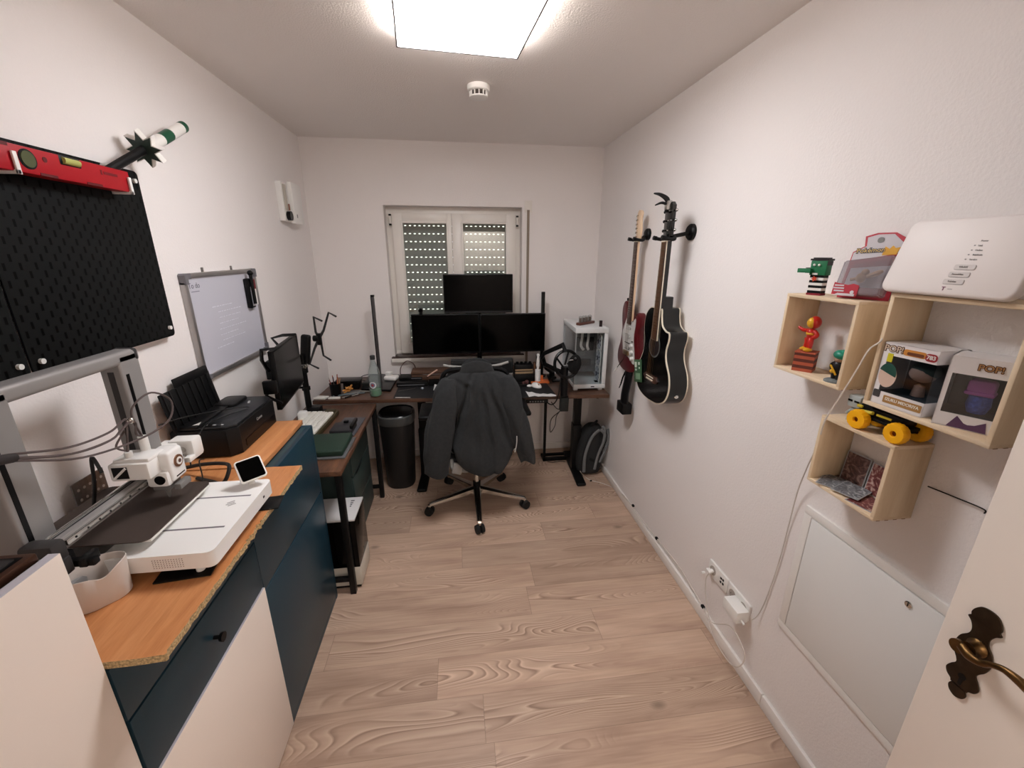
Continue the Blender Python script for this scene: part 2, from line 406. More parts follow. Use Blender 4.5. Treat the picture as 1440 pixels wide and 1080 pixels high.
# ------------------------------------------------------------------ ceiling lamp, smoke alarm
cor = [P(557, 66, z=2.35), P(728, 83, z=2.35)]
X_ = (cor[1]-cor[0]); X_.z = 0; w_ = X_.length; X_.normalize(); Y_ = Vector((X_.y, -X_.x, 0)); LL = w_*1.02
cen = (cor[0]+cor[1])/2 + Y_*LL/2; cen.z = 2.35
Ml = fr(cen, X_, -Y_)
t = thing('ceiling_light', 'square white LED ceiling panel glowing above the room', 'lamp', (cen.x, cen.y, CH))
b = new(); h = w_/2
for a in ((-h, -h+.006, -LL/2+.006, LL/2-.006), (h-.006, h, -LL/2+.006, LL/2-.006), (-h, h, -LL/2, -LL/2+.006), (-h, h, LL/2-.006, LL/2)): box(b, a[0], a[1], a[2], a[3], -.0015, .024, M=Ml)
O('lamp_frame', b, mat('lamp_frame_grey', (110, 100, 98), .4), t, smooth=False)
b = new(); box(b, -h*.93, h*.93, -LL*.465, LL*.465, .021, .049, M=Ml); O('lamp_housing', b, mat('lamp_glow', (255, 247, 240), .5, emit=45.0), t, smooth=False)
mLamp = mat('lamp_diffuser', (252, 252, 255), .5, emit=38.0)
b = new(); box(b, -h+.006, h-.006, -LL/2+.006, LL/2-.006, 0, .02, M=Ml); O('diffuser', b, mLamp, t, smooth=False)
c = P(673, 131, z=2.37)
t = thing('smoke_alarm', 'round white smoke alarm on the ceiling behind the lamp', 'smoke alarm', (c.x, c.y, CH))
Mz = Matrix.Translation((c.x, c.y, CH)) @ Matrix.Rotation(PI, 4, 'X')
O('base', lathe(new(), [(.001, 0), (.052, 0), (.053, .004), (.052, .02), (.047, .024), (.001, .024)], Mz, 32), mWhiteP, t)
b = new()
for i in range(12):
    a = 2*PI*i/12; box(b, .036, .043, -.0018, .0018, -.045, -.022, M=Matrix.Translation((c.x, c.y, CH)) @ Matrix.Rotation(a, 4, 'Z'))
O('grille', b, mWhiteP, t)
O('sensor_chamber', cyl(new(), (c.x, c.y, CH-.022), (c.x, c.y, CH-.044), .034, n=24), mat('alarm_dark', (70, 62, 58), .7), t)
O('cover', lathe(new(), [(.001, .044), (.044, .044), (.043, .049), (.034, .053), (.001, .054)], Mz, 32), mWhiteP, t)
# ================================================================== LEFT SIDE
mBeech = wood_mat('beech_laminate', (206, 140, 88), (184, 116, 66), (222, 160, 108), 'y', .38, 10, .8, board=.062)
mChip = mat('chipboard_core', (186, 160, 118), .9, bump=(260, .8, .003), var=(230, .5))
mDkWood = wood_mat('rustic_brown_top', (78, 52, 40), (42, 28, 22), (112, 78, 56), 'x', .42, 9, 1, board=.16)
mDkWoodY = wood_mat('rustic_brown_side', (86, 56, 40), (44, 30, 24), (128, 86, 58), 'y', .42, 9, 1, board=.14)
mCream = mat('white_melamine', (243, 230, 219), .42, bump=(500, .06))
mCreamE = mat('white_edge_band', (196, 192, 200), .35)
# teal cabinet, two units in one carcass
CX = -.652
t = thing('sideboard_cabinet', 'dark teal sideboard with a knobbed drawer and one white door along the left wall', 'cabinet', (-.83, 1.23, 0))
b = new(); box(b, WL+.03, CX-.018, .66, 1.80, .0, .917)
O('body', b, mTeal, t, smooth=False)
b = new(); box(b, WL+.03, CX, 1.782, 1.802, 0, .935, bev=.001); box(b, WL+.03, -.692, 1.40, 1.785, .9, .917); 
O('side_panel', b, mTeal, t, smooth=False)
O('top_rail', box(new(), CX-.018, CX, .66, 1.186, .803, .932, bev=.001), mTeal, t)
O('upper_panel', box(new(), CX-.018, CX, 1.188, 1.783, .612, .935, bev=.001), mTeal, t)
O('top_edge', box(new(), -.692, CX-.018, 1.39, 1.783, .917, .9345), mTealEdge, t, smooth=False)
d = O('drawer', box(new(), CX-.018, CX, .662, 1.186, .632, .797, bev=.0012), mTeal, t)
b = new(); cyl(b, (CX, .925, .712), (CX+.018, .925, .712), .005); cyl(b, (CX+.016, .925, .712), (CX+.024, .925, .712), .011, .0125, 24); O('knob', b, mBlackM, d)
b = new(); box(b, CX-.018, CX, 1.190, 1.800, .03, .606, bev=.0012); box(b, CX-.016, CX-.002, 1.19, 1.80, 0, .03)
O('door', b, mTeal, t)
d = O('white_door', box(new(), CX-.017, CX+.004, .662, 1.186, .012, .628, bev=.0012), mCream, t); d['label'] = 'white door'
O('edge_band', box(new(), CX-.0165, CX+.003, .664, 1.184, .628, .6292), mCreamE, d, smooth=False)
# worktops: chipboard with a broken front edge
def rough_edge(pts, n, amp, seed):
    r = random.Random(seed); out = []
    for i in range(len(pts)-1):
        a, c = Vector(pts[i]), Vector(pts[i+1])
        for j in range(n): 
            q = a.lerp(c, j/n); out.append((q.x+r.uniform(-amp, amp), q.y+r.uniform(-amp, amp)))
    out.append(pts[-1]); return out
edge = [(-.553, .672), (-.560, .676), (-.566, .70)] 
front = []
r = random.Random(3)
y = .70
while y < 1.372:
    k = .006 if (abs(y-.99) < .03 or abs(y-1.06) < .012) else .0016
    front.append((-.5575+r.uniform(-k*1.6, k*.6), y)); y += .009
outl = [(-1.015, .662), (-.72, .660), (-.60, .661), (-.558, .664), (-.556, .668), (-.5595, .674)] + front + [(-.5595, 1.378), (-.5565, 1.389), (-1.015, 1.392)]
bm = new()
a = [bm.verts.new((x, y, .936)) for x, y in outl]; c = [bm.verts.new((x, y, .952)) for x, y in outl]
n = len(a)
for i in range(n):
    f = bm.faces.new((a[i], a[(i+1) % n], c[(i+1) % n], c[i])); f.material_index = 1
f = bm.faces.new(list(reversed(a))); f.material_index = 1; bm.faces.new(c)
o = O('worktop_board', bm, [mBeech, mChip], smooth=False)
tag(o, 'orange beech chipboard worktop with a broken front edge under the 3D printer', 'worktop')
o = O('worktop_board', box(new(), -1.015, -.694, 1.394, 1.815, .936, .956, bev=.0015), mBeech)
tag(o, 'narrow beech plank on the sideboard under the black inkjet printer', 'worktop')
# tall white cabinet in the foreground
t = thing('white_cabinet', 'plain white cabinet at the lower left corner carrying the laptop', 'cabinet', (-.83, .25, 0))
O('body', box(new(), WL+.03, CX-.016, -.20, .652, 0, 1.186), mCream, t, smooth=False)
O('front_panel', box(new(), CX-.016, CX, -.20, .654, .004, 1.194, bev=.0008), mCream, t)
O('edge_band', box(new(), CX-.0155, CX-.0005, -.198, .652, 1.194, 1.1952), mCreamE, t, smooth=False)
O('top_panel', box(new(), WL+.03, CX-.016, -.20, .652, 1.178, 1.186), mCreamE, t, smooth=False)
t = thing('laptop', 'open laptop with brown bronze keyboard deck on the white cabinet', 'laptop', (-.82, .52, 1.187))
mDeck = mat('laptop_bronze', (92, 62, 48), .3, .7)
O('base', box(new(), -.962, -.678, .33, .648, 1.187, 1.203, bev=.003), mDeck, t)
b = new()
O('key_well', box(new(), -.935, -.688, .345, .637, 1.2025, 1.2038), mBlackS, t, smooth=False)
for i in range(5):
    for j in range(11):
        x0 = -.930+i*.0482; y0 = .352+j*.0256
        box(b, x0, x0+.0435, y0, y0+.0222, 1.2035, 1.2055)
O('keys', b, mat('key_grey', (46, 44, 44), .5), t, smooth=False)
Ms = Matrix.Translation((-.962, .49, 1.20)) @ Matrix.Rotation(math.radians(-6), 4, 'Y')
O('screen', box(new(), -.008, 0, -.158, .158, 0, .21, bev=.003, M=Ms), mBlackS, t)
# ------------------------------------------------------------------ 3D printer
t = thing('desktop_3d_printer', 'white and grey bed slinger 3D printer standing on the worktop', '3D printer', (-.76, 1.01, .952))
mGan = mat('gantry_grey', (150, 147, 145), .42, .15, bump=(800, .05))
mGanD = mat('gantry_dark', (62, 60, 60), .5, .3)
bx0, bx1, by0, by1 = -.80, -.565, .862, 1.185
b = new(); box(b, bx0, bx1, by0, by1, .978, 1.018, bev=.016, seg=4, edges='z'); 
O('base_front', b, mWhiteG, t)
O('base_rear', box(new(), -.955, -.80, .80, 1.22, .968, 1.012, bev=.01), mGan, t)
b = new()
for yy in (.955, 1.095): box(b, -.74, -.585, yy, yy+.005, 1.0178, 1.0186)
O('cable_slot', b, mat('slot_grey', (110, 104, 110), .6), t, smooth=False)
b = new()
for i in range(12):
    for j in range(5):
        cyl(b, (-.69+i*.0055, by0-.0006, .987+j*.005), (-.69+i*.0055, by0+.001, .987+j*.005), .0012, n=6)
O('speaker_grille', b, mat('grille_grey', (150, 140, 136), .6), t, smooth=False)
b = new(); box(b, bx1-.001, bx1+.0006, 1.118, 1.126, .993, .999, bev=.0003); O('usb_port', b, mBlackP, t)
b = new()
Mt = onT(-.618, 1.065, 1.0182, PI/2+.1)
for k, s in ((-.012, .006), (-.004, .009), (.004, .005)): box(b, k, k+.0035, -.010+s/2, .006+s, 0, .0004, M=Mt @ Matrix.Rotation(.5, 4, 'Z'))
O('maker_mark', b, mat('mark_grey', (168, 164, 164), .5), t, smooth=False)
for fx, fy in ((-.612, .885), (-.60, 1.15), (-.93, .83), (-.93, 1.19)):
    cyl_b = cyl(new(), (fx, fy, .955), (fx, fy, .979), .009); O('foot', cyl_b, mWhiteP, t)
for k, (fx, fy) in enumerate(((-.640, .893), (-.592, 1.152))):
    b = new(); Mf = Matrix.Translation((fx, fy, .952)) @ Matrix.Rotation(.12, 4, 'Z'); box(b, -.06, .055, -.035, .035, 0, .0045, bev=.002, M=Mf)
    o = O('anti_vibration_pad', b, mBlackP); tag(o, ['black pad under the near front foot of the 3D printer', 'black pad under the far front foot of the 3D printer'][k], 'pad')
# heated bed
bed = O('bed', box(new(), -.965, -.705, .895, 1.135, 1.034, 1.040, bev=.0015), mWhiteP, t)
b = new(); Mb = onT(-.838, 1.015, 1.041); prism(b, rrect(.265, .262, .018), .003, Mb); 
O('build_plate', b, mat('textured_steel_plate', (74, 62, 56), .6, .3, bump=(1500, .4)), t)
b = new(); box(b, -.90, -.75, .985, 1.045, 1.012, 1.034); O('bed_carriage', b, mBlackM, t)
# gantry
gx0, gx1 = -.897, -.847
for nm, y0, y1 in (('gantry_post', .792, .862), ('gantry_post', 1.135, 1.205)):
    b = new(); box(b, gx0, gx1, y0, y1, 1.012, 1.405, bev=.006, seg=3, edges='z')
    p_ = O(nm, b, mGan, t)
    yi = y0+.004 if y0 > 1 else y1-.004
    b = new(); box(b, gx0+.018, gx1-.018, (y0-.001 if y0 > 1 else y1-.002), (y0+.002 if y0 > 1 else y1+.001), 1.03, 1.37); O('rail_slot', b, mGanD, p_, smooth=False)
    b = new(); box(b, gx1-.002, gx1+.001, y0+.012, y0+.022, 1.04, 1.36); O('belt_slot', b, mBlackP, p_, smooth=False)
b = new(); box(b, gx0, gx1, .792, 1.205, 1.385, 1.418, bev=.009, seg=4, edges='y'); O('gantry_beam', b, mGan, t)
b = new()
for yc in (.79, 1.188): box(b, gx0-.002, gx1+.001, yc, yc+.02, 1.384, 1.4195, bev=.008)
O('beam_cap', b, mGanD, t)
# x axis
XB = -.80; zb = 1.105
xa = O('x_rail', box(new(), XB-.028, XB+.004, .80, 1.20, zb-.016, zb+.012, bev=.002), mGan, t)
b = new(); box(b, XB-.022, XB-.015, .79, 1.205, zb+.011, zb+.016, bev=.0015); box(b, XB+.004, XB+.012, .81, 1.19, zb-.006, zb+.006, bev=.001); O('linear_rail', b, mSteel, xa)
b = new(); box(b, XB-.013, XB-.009, .80, 1.19, zb+.0115, zb+.0128); 
for i in range(12): cyl(b, (XB+.0115, .83+i*.03, zb), (XB+.0126, .83+i*.03, zb), .0024, n=8)
O('drive_belt', b, mBlackP, xa, smooth=False)
b = new(); box(b, XB-.045, XB+.016, .772, .806, zb-.028, zb+.018, bev=.008); box(b, XB-.01, XB+.02, .78, .80, zb-.055, zb-.02, bev=.003)
O('rail_end_cap', b, mGanD, xa)
b = new(); box(b, XB-.07, XB+.0, .80, .83, zb-.05, zb-.026, bev=.003); box(b, XB+.0, XB+.055, .80, .816, zb-.052, zb-.036, bev=.003); box(b, XB+.03, XB+.045, .795, .83, zb-.05, zb-.03, bev=.002)
O('nozzle_wiper', b, mBlackP, t)
b = new(); box(b, XB-.05, XB+.02, 1.222, 1.272, zb-.03, zb+.032, bev=.009); box(b, XB-.07, XB-.02, 1.20, 1.25, zb+.0, zb+.026, bev=.004); box(b, XB+.0, XB+.018, 1.20, 1.23, zb-.028, zb-.012, bev=.003)
mo = O('motor_housing', b, mWhiteP, xa)
b = new(); cyl(b, (XB-.01, 1.19, zb+.004), (XB-.01, 1.225, zb+.004), .009); O('motor_shaft', b, mSteel, xa)
# tool head
hy0, hy1 = 1.035, 1.100; hx0, hx1 = -.800, -.728
b = new(); box(b, hx0+.02, hx1, hy0+.006, hy1, 1.100, 1.182, bev=.008, seg=3)
th = O('tool_head', b, mWhiteG, t)
b = new(); box(b, -.838, hx1-.022, 1.002, hy0+.02, 1.132, 1.177, bev=.006); box(b, -.83, -.75, 1.01, 1.07, 1.174, 1.186, bev=.005); box(b, hx0+.015, hx1-.006, hy0-.004, hy0+.02, 1.094, 1.136, bev=.008)
O('head_cover', b, mWhiteG, th)
b = new(); cyl(b, (-.79, 1.066, 1.18), (-.79, 1.066, 1.222), .010); cyl(b, (-.80, 1.025, 1.18), (-.80, 1.025, 1.20), .008); O('tube_socket', b, mWhiteP, th)
b = new(); cyl(b, (hx1-.002, 1.072, 1.148), (hx1+.003, 1.072, 1.148), .016, n=28); O('extruder_dial', b, mat('dial_copper', (160, 118, 92), .35, .8), th)
b = new(); cyl(b, (hx1+.002, 1.072, 1.148), (hx1+.0045, 1.072, 1.148), .010, n=24); O('dial_ring', b, mWhiteP, th)
b = new(); cyl(b, (hx1+.004, 1.072, 1.148), (hx1+.0055, 1.072, 1.148), .005, n=20); O('dial_center', b, mat('dial_dark', (96, 66, 54), .4), th)
b = new(); box(b, hx1-.001, hx1+.0006, 1.055, 1.088, 1.110, 1.113); O('status_line', b, mBlackP, th, smooth=False)
b = new(); cyl(b, (hx1-.024, hy0-.006, 1.115), (hx1-.024, hy0+.001, 1.115), .012, n=24); O('fan_opening', b, mBlackS, th)
b = new(); prism(b, [(-.828, 1.140), (-.795, 1.140), (-.795, 1.170), (-.828, 1.170)], .0012, fr((0, 1.0018, 0), (1, 0, 0), (0, 0, 1))); O('side_opening', b, mBlackS, th, smooth=False)
b = new(); cyl(b, (-.826, 1.0005, 1.142), (-.797, 1.0005, 1.168), .0028, n=8); O('brace', b, mWhiteG, th)
b = new(); box(b, -.785, -.742, 1.045, 1.090, 1.078, 1.101, bev=.004); cyl(b, (-.765, 1.066, 1.08), (-.765, 1.066, 1.047), .008, .002, 12); box(b, -.735, -.718, 1.045, 1.090, 1.078, 1.094, bev=.003); O('nozzle', b, mGreyP, th)
# ptfe tubes bundle
mPtfe = mat('tube_grey_brown', (88, 76, 74), .35)
tb = new()
hub = Vector((-.815, .80, 1.30))
for k, (dz, dy) in enumerate(((0, 0), (.006, .004), (-.006, 0), (.0, -.006))):
    e = [Vector((-.79, 1.066, 1.222)), Vector((-.80, 1.025, 1.20)), Vector((-.79, 1.068, 1.21)), Vector((-.80, 1.028, 1.20))][k]
    up = [(.0, 1.10, 1.275), (.0, 1.02, 1.262), (.01, 1.165, 1.255), (0, .98, 1.25)][k]
    pts = [(-.70, .52, 1.43+dz), (-.74, .62, 1.385+dz), (-.775, .71, 1.335+dz), hub+Vector((0, dy, dz)), (-.80, .89, 1.262+dz*2.5), (-.785, .97, 1.255+dz*3)]
    if k == 2: pts = pts[:4]+[(-.79, .90, 1.248), (-.76, 1.02, 1.235), (-.75, 1.11, 1.245), (-.76, 1.15, 1.285), (-.78, 1.12, 1.318), (-.79, 1.07, 1.305), (-.793, 1.055, 1.275), (-.79, 1.066, 1.222)]
    elif k == 0: pts += [(-.785, 1.03, 1.272), (-.788, 1.055, 1.262), (-.79, 1.05, 1.235), e]
    elif k == 1: pts += [(-.79, 1.02, 1.28), (-.795, 1.04, 1.275), (-.795, 1.03, 1.24), e]
    else: pts += [(-.79, 1.01, 1.262), (-.80, 1.03, 1.25), (-.81, 1.01, 1.22), e]
    tube(tb, pts, .0024, n=7)
O('filament_tubes', tb, mPtfe, t)
O('tube_sleeve', tube(new(), [(-.70, .52, 1.43), (-.74, .62, 1.385), (-.775, .71, 1.335), (-.815, .80, 1.30)], .0088, n=10), mat('sleeve_dark', (44, 40, 40), .6), t)
O('tube_clip', sph(new(), (-.79, 1.045, 1.272), .008), mChrome, t)
O('head_cable', tube(new(), [(-.84, .99, 1.165), (-.86, 1.0, 1.2), (-.875, 1.0, 1.12), (-.90, .99, 1.04), (-.95, .97, 1.02)], .004), mCableB, t)
# touch screen
Msc = P(337, 655, z=1.075)
c4 = [P(313, 657, x=-.63), P(335, 638, x=-.63), P(364, 655, x=-.57), P(342, 676, x=-.57)]
tn = thing('touch_screen', 'small tilted touch screen at the far end of the 3D printer base', 'screen', (-.60, 1.165, 1.018)); 
tn.parent = t; 
for k in ('label', 'category'): del tn[k]
tn.location = (WM[t.name].inverted() @ Vector((-.60, 1.165, 1.018)))
WM[tn.name] = Matrix.Translation((-.60, 1.165, 1.018))
cc = Vector((-.603, 1.158, 1.068)); nrm = Vector((.42, -.62, .66)).normalized(); up_ = Vector((-.25, .45, .86))
Xs = up_.cross(nrm).normalized(); Mq = fr(cc, Xs, nrm.cross(Xs)) @ Matrix.Rotation(math.radians(8), 4, 'Z')
O('screen_housing', prism(new(), rrect(.068, .068, .008), -.010, Mq, bev=.002), mWhiteP, tn)
O('display', prism(new(), rrect(.060, .060, .005), .0008, Mq), mScreen, tn)
b = new(); cyl(b, (-.612, 1.165, 1.018), (-.607, 1.163, 1.05), .009, .006); O('screen_arm', b, mWhiteP, tn)
# filament scrap bracket standing behind
t2 = thing('perforated_bracket', 'grey perforated metal corner bracket against the wall behind the 3D printer', 'bracket', (-.99, 1.13, .952))
b = new(); ca = P(142, 690, x=-.99); cb = P(161, 652, x=-.99)
Mbk = onL(-.995, 1.130, 1.055)
box(b, -.055, .045, -.035, .035, 0, .003, M=Mbk @ Matrix.Rotation(.0, 4, 'Z')); box(b, -.055, .045, -.105, -.035, 0, .003, M=Mbk)
for i in range(5):
    for j in range(2): cyl(b, Mbk @ Vector((-.04+i*.018, -.015+j*.028, .0028)), Mbk @ Vector((-.04+i*.018, -.015+j*.028, .0036)), .004, n=10, mi=1)
O('plate', b, [mat('galvanised', (128, 126, 124), .4, .9, var=(60, .2)), mat('bright_hole', (200, 196, 190), .5)], t2)
# white cup on the worktop
t = thing('scrap_bin', 'small white plastic scrap bin with a notched rim on the worktop corner', 'bin', (-.755, .80, .952))
Mc = Matrix.Translation((-.770, .824, .952)) @ Matrix.Diagonal((.74, .74, .80, 1)); N = 48
def cup_ring(r, z, inner=0):
    ring = []
    for j in range(N):
        a = 2*PI*j/N; ca, sa = math.cos(a), math.sin(a)
        # rounded triangle-ish plan, long lobe to the far right
        rad = r*(1+.20*math.cos(2*(a-math.radians(55)))+.05*math.cos(3*a))
        zz = z
        if z > .05: zz = z - .022*max(0, math.cos(a-math.radians(-35)))**6 + .004*math.cos(2*a)
        ring.append(Mc @ Vector((rad*ca, rad*sa, zz)))
    return ring
b = loft(new(), [cup_ring(.050, 0), cup_ring(.054, .004), cup_ring(.057, .06), cup_ring(.060, .104), cup_ring(.0585, .1055), cup_ring(.057, .104), cup_ring(.054, .06), cup_ring(.050, .006)])
O('cup', b, mat('white_printed_plastic', (216, 206, 198), .45), t)
# power cable loop behind the printer
o = O('power_cable', tube(new(), [(-.86, 1.33, .957), (-.80, 1.30, .958), (-.755, 1.28, .962), (-.745, 1.31, 1.0), (-.78, 1.34, 1.0), (-.86, 1.36, .99), (-.95, 1.38, .965)], .006), mCableB)
tag(o, 'thick black power cable curving between the 3D printer and the inkjet printer', 'cable')
b = new(); cyl(b, (-.84, 1.245, .962), (-.80, 1.225, .962), .009, .006); tube(b, [(-.80, 1.225, .962), (-.80, 1.26, .99), (-.81, 1.28, 1.04), (-.82, 1.32, 1.03)], .002); 
o = O('usb_cable', b, mCableB); tag(o, 'thin black cable with a moulded plug lying beside the motor housing', 'cable')
# ------------------------------------------------------------------ inkjet printer
t = thing('inkjet_printer', 'black inkjet printer with open paper tray on the narrow plank', 'printer', (-.88, 1.64, .956))
px0, px1, py0, py1 = -1.005, -.795, 1.475, 1.83; zt = 1.062
mPr = mat('printer_black', (14, 14, 15), .42, bump=(1200, .12), ior=1.35); mPrT = mat('printer_lid', (32, 33, 35), .36, bump=(1200, .1), ior=1.4)
body = [(px0, py0), (px1-.03, py0), (px1, py0+.03), (px1, py1-.03), (px1-.03, py1), (px0, py1)]
O('body', prism(new(), body, zt-.958, Matrix.Translation((0, 0, .958)), bev=.004), mPr, t)
lid = [(px0+.02, py0+.006), (px1-.034, py0+.006), (px1-.006, py0+.034), (px1-.006, py1-.034), (px1-.034, py1-.006), (px0+.02, py1-.006)]
O('scanner_lid', prism(new(), lid, .009, Matrix.Translation((0, 0, zt)), bev=.003), mPrT, t)
O('raised_hump', prism(new(), rrect(.085, .12, .02, cx=-.935, cy=1.75), .014, Matrix.Translation((0, 0, zt+.006)), bev=.004), mPr, t)
O('control_strip', prism(new(), [(px0+.02, py0+.012), (px1-.05, py0+.012), (px1-.06, py0+.045), (px0+.02, py0+.045)], .003, Matrix.Translation((0, 0, zt+.008)), bev=.001), mBlackS, t)
b = new()
for i in range(5): box(b, -.955+i*.026, -.945+i*.026, py0+.022, py0+.028, zt+.0105, zt+.0118)
O('button_marks', b, mat('print_white', (190, 190, 190), .5), t, smooth=False)
b = new(); box(b, px1-.004, px1+.0015, 1.535, 1.79, .972, .998); O('output_slot', b, mBlackS, t, smooth=False)
text('maker_name', 'Canon', .017, fr((px1+.001, 1.66, 1.035), (0, 1, 0), (0, 0, 1)), mat('silver_print', (170, 168, 166), .4), t)
b = new(); Mm = onT(-.86, 1.735, zt+.0092, PI/2)
for k in range(3): box(b, k*.011, k*.011+.007, -.004, .004, 0, .0005, M=Mm @ Matrix.Rotation(.35, 4, 'Z'))
O('wireless_mark', b, mat('print_white2', (210, 210, 210), .5), t, smooth=False)
# rear paper support: ribbed tray leaning to the wall
tr = new(); a0, a1 = 1.475, 1.70
Mtr = fr((-.972, 1.60, zt+.004), (0, 1, 0), (-.15, 0, .92)) 
box(tr, -.150, .150, 0, .14, -.004, .002, bev=.003, M=Mtr)
tp = O('paper_support', tr, mPr, t)
tr = new(); box(tr, -.06, .150, .135, .170, -.004, .002, bev=.003, M=Mtr)
for i in range(8): box(tr, -.14+i*.037, -.134+i*.037, .01, .138, .002, .006, bev=.001, M=Mtr)
O('support_ribs', tr, mPr, tp)
b = new(); box(b, -.995, -.915, 1.478, 1.70, zt+.006, zt+.016, bev=.003, M=Matrix.Translation((0, 0, 0))); O('feed_cover', b, mPr, t)
o = O('paper_note', prism(new(), [(-.004, -.014), (.016, -.012), (.008, .018)], .0006, Matrix.Translation((-.93, 1.5, zt+.018)) ), mPaper); tag(o, 'small white paper corner on top of the black inkjet printer', 'paper')
o = O('usb_cable', tube(new(), [(-.83, 1.27, 1.03), (-.84, 1.30, 1.075), (-.87, 1.42, 1.085), (-.885, 1.50, 1.083), (-.86, 1.60, 1.0785), (-.825, 1.66, 1.0785), (-.87, 1.64, 1.085), (-.95, 1.50, 1.11), (-.98, 1.40, 1.12)], .0022), mCableB)
tag(o, 'thin black cable looping across the lid of the inkjet printer', 'cable')
# ------------------------------------------------------------------ pegboards
def peg_mat():
    m = bpy.data.materials.new('pegboard_black'); m.use_nodes = True; g = NG(m); b = m.node_tree.nodes['Principled BSDF']
    tc = g.n('TexCoord'); s = g.n('SeparateXYZ'); g.l(tc.outputs['Object'], s.inputs[0])
    def mask(oy, oz):
        u = g.math('ABSOLUTE', g.math('SUBTRACT', g.math('FRACT', g.math('ADD', g.math('MULTIPLY', s.outputs[1], 1/.038), oy)), .5))
        v = g.math('ABSOLUTE', g.math('SUBTRACT', g.math('FRACT', g.math('ADD', g.math('MULTIPLY', s.outputs[2], 1/.038), oz)), .5))
        return g.math('MULTIPLY', g.math('LESS_THAN', u, .09), g.math('LESS_THAN', v, .22))
    mk = g.math('MAXIMUM', mask(0, 0), mask(.5, .5))
    g.l(g.mix(mk, lin((23, 24, 24)), lin((0, 0, 0))), b.inputs['Base Color']); b.inputs['Roughness'].default_value = .6; b.inputs['Specular IOR Level'].default_value = .08
    bp = g.n('Bump'); bp.inputs['Distance'].default_value = .004; bp.inputs['Strength'].default_value = .9; g.l(g.math('SUBTRACT', 1.0, mk), bp.inputs['Height']); g.l(bp.outputs[0], b.inputs['Normal'])
    return m
mPeg = peg_mat()
PXF = -.992
for y0, y1, lab in ((1.083, 1.606, 'black pegboard on the left wall with white corner pins, right one of the pair'), (.552, 1.077, 'black pegboard cut off by the left picture edge')):
    t = thing('pegboard', lab, 'pegboard', (WL, (y0+y1)/2, 1.38), 'pegboards')
    O('board', prism(new(), rrect(y1-y0, .522, .014, cx=0, cy=0), .005, onL(PXF-.005, (y0+y1)/2, 1.641), bev=.001), mPeg, t)
    for yy in (y0+.024, y1-.024):
        for zz in (1.41, 1.872):
            b = new(); cyl(b, (PXF-.001, yy, zz), (PXF+.007, yy, zz), .0065, .0065, 20); cyl(b, (WL, yy, zz), (PXF, yy, zz), .006); O('pin', b, mWhiteP, t)
# spirit level
t = thing('spirit_level', 'red spirit level with vials resting in white clips atop the pegboard', 'spirit level', (-.96, 1.2, 1.83))
b = new(); box(b, -.983, -.945, .93, 1.492, 1.828, 1.884, bev=.002); box(b, -.9455, -.944, 1.20, 1.245, 1.828, 1.834, mi=1); box(b, -.9455, -.944, 1.33, 1.38, 1.828, 1.834, mi=1); box(b, -.9455, -.944, .95, 1.14, 1.877, 1.884, mi=1); cyl(b, (-.946, 1.222, 1.865), (-.944, 1.222, 1.865), .006, mi=1); O('level_body', b, [mRed, mat('level_maroon', (92, 10, 16), .5)], t)
b = new(); cyl(b, (-.946, 1.178, 1.858), (-.9435, 1.178, 1.858), .021, n=28); v1 = O('vial_ring', b, mBlackP, t)
b = new(); cyl(b, (-.9445, 1.178, 1.858), (-.942, 1.178, 1.858), .017, n=28); O('vial', b, mat('vial_dark_green', (86, 92, 66), .15), t)
b = new(); box(b, -.95, -.944, 1.262, 1.325, 1.862, 1.8845, bev=.003); O('top_vial_frame', b, mBlackP, t)
b = new(); cyl(b, (-.944, 1.27, 1.873), (-.944, 1.316, 1.873), .008); O('top_vial', b, mat('vial_lime', (184, 186, 110), .15), t)
b = new(); box(b, -.9452, -.9444, 1.385, 1.391, 1.860, 1.872); box(b, -.9452, -.9444, 1.396, 1.445, 1.862, 1.869); O('dark_print', b, mat('print_darkred', (110, 8, 18), .5), t, smooth=False)
for yy in (1.138, 1.478):
    b = new(); box(b, -.994, -.938, yy, yy+.008, 1.822, 1.831, bev=.001); box(b, -.943, -.938, yy, yy+.010, 1.822, 1.868, bev=.001)
    o = O('pegboard_clip', b, mWhiteP); tag(o, 'white clip holding the %s of the spirit level' % ('right end' if yy > 1.3 else 'middle'), 'clip', 'white pegboard clips')
# toy katana hung on the wall
A = P(100, 245, x=-.955); Bp = P(203, 210, x=-.955); Cp = P(258, 178, x=-.955)
A = Bp + (A-Bp)*.95; ax = (Cp-Bp).normalized()
t = thing('toy_sword', 'toy sword with black sheath, star guard and white green banded handle on the left wall', 'sword', tuple(Bp))
O('sheath', tube(new(), [Bp-ax*.205, Bp-ax*.12, Bp-ax*.01], [.012, .013, .014], n=12, k=3, flat=.7), mBlackM, t)
b = new(); X1 = ax.cross(Vector((0, 1, 0))).normalized(); Mg = fr(Bp, X1, ax.cross(X1)); star = []
for i in range(16):
    a = 2*PI*i/16; rr = .054 if i % 2 == 0 else .030; star.append((rr*math.cos(a), rr*math.sin(a)))
prism(b, star, .024, Mg @ Matrix.Translation((0, 0, -.004)), mi=0)
prism(b, [(x*.90, y*.90) for x, y in star], .003, Mg @ Matrix.Translation((0, 0, -.0065)), mi=1)
O('guard', b, [mWhitePaint, mat('guard_green', (40, 56, 50), .5)], t, smooth=False)
def seg(s0, s1, m, nm='handle_band', r=.0185): O(nm, cyl(new(), Bp+ax*s0, Bp+ax*s1, r, n=20), m, t)
HL = (Cp-Bp).length
seg(.003, HL*.38, mWhitePaint); seg(HL*.38, HL*.60, mGreenD); seg(HL*.60, HL*.90, mWhitePaint); seg(HL*.90, HL*.985, mGreenD); seg(HL*.985, HL, mWhitePaint, 'pommel')
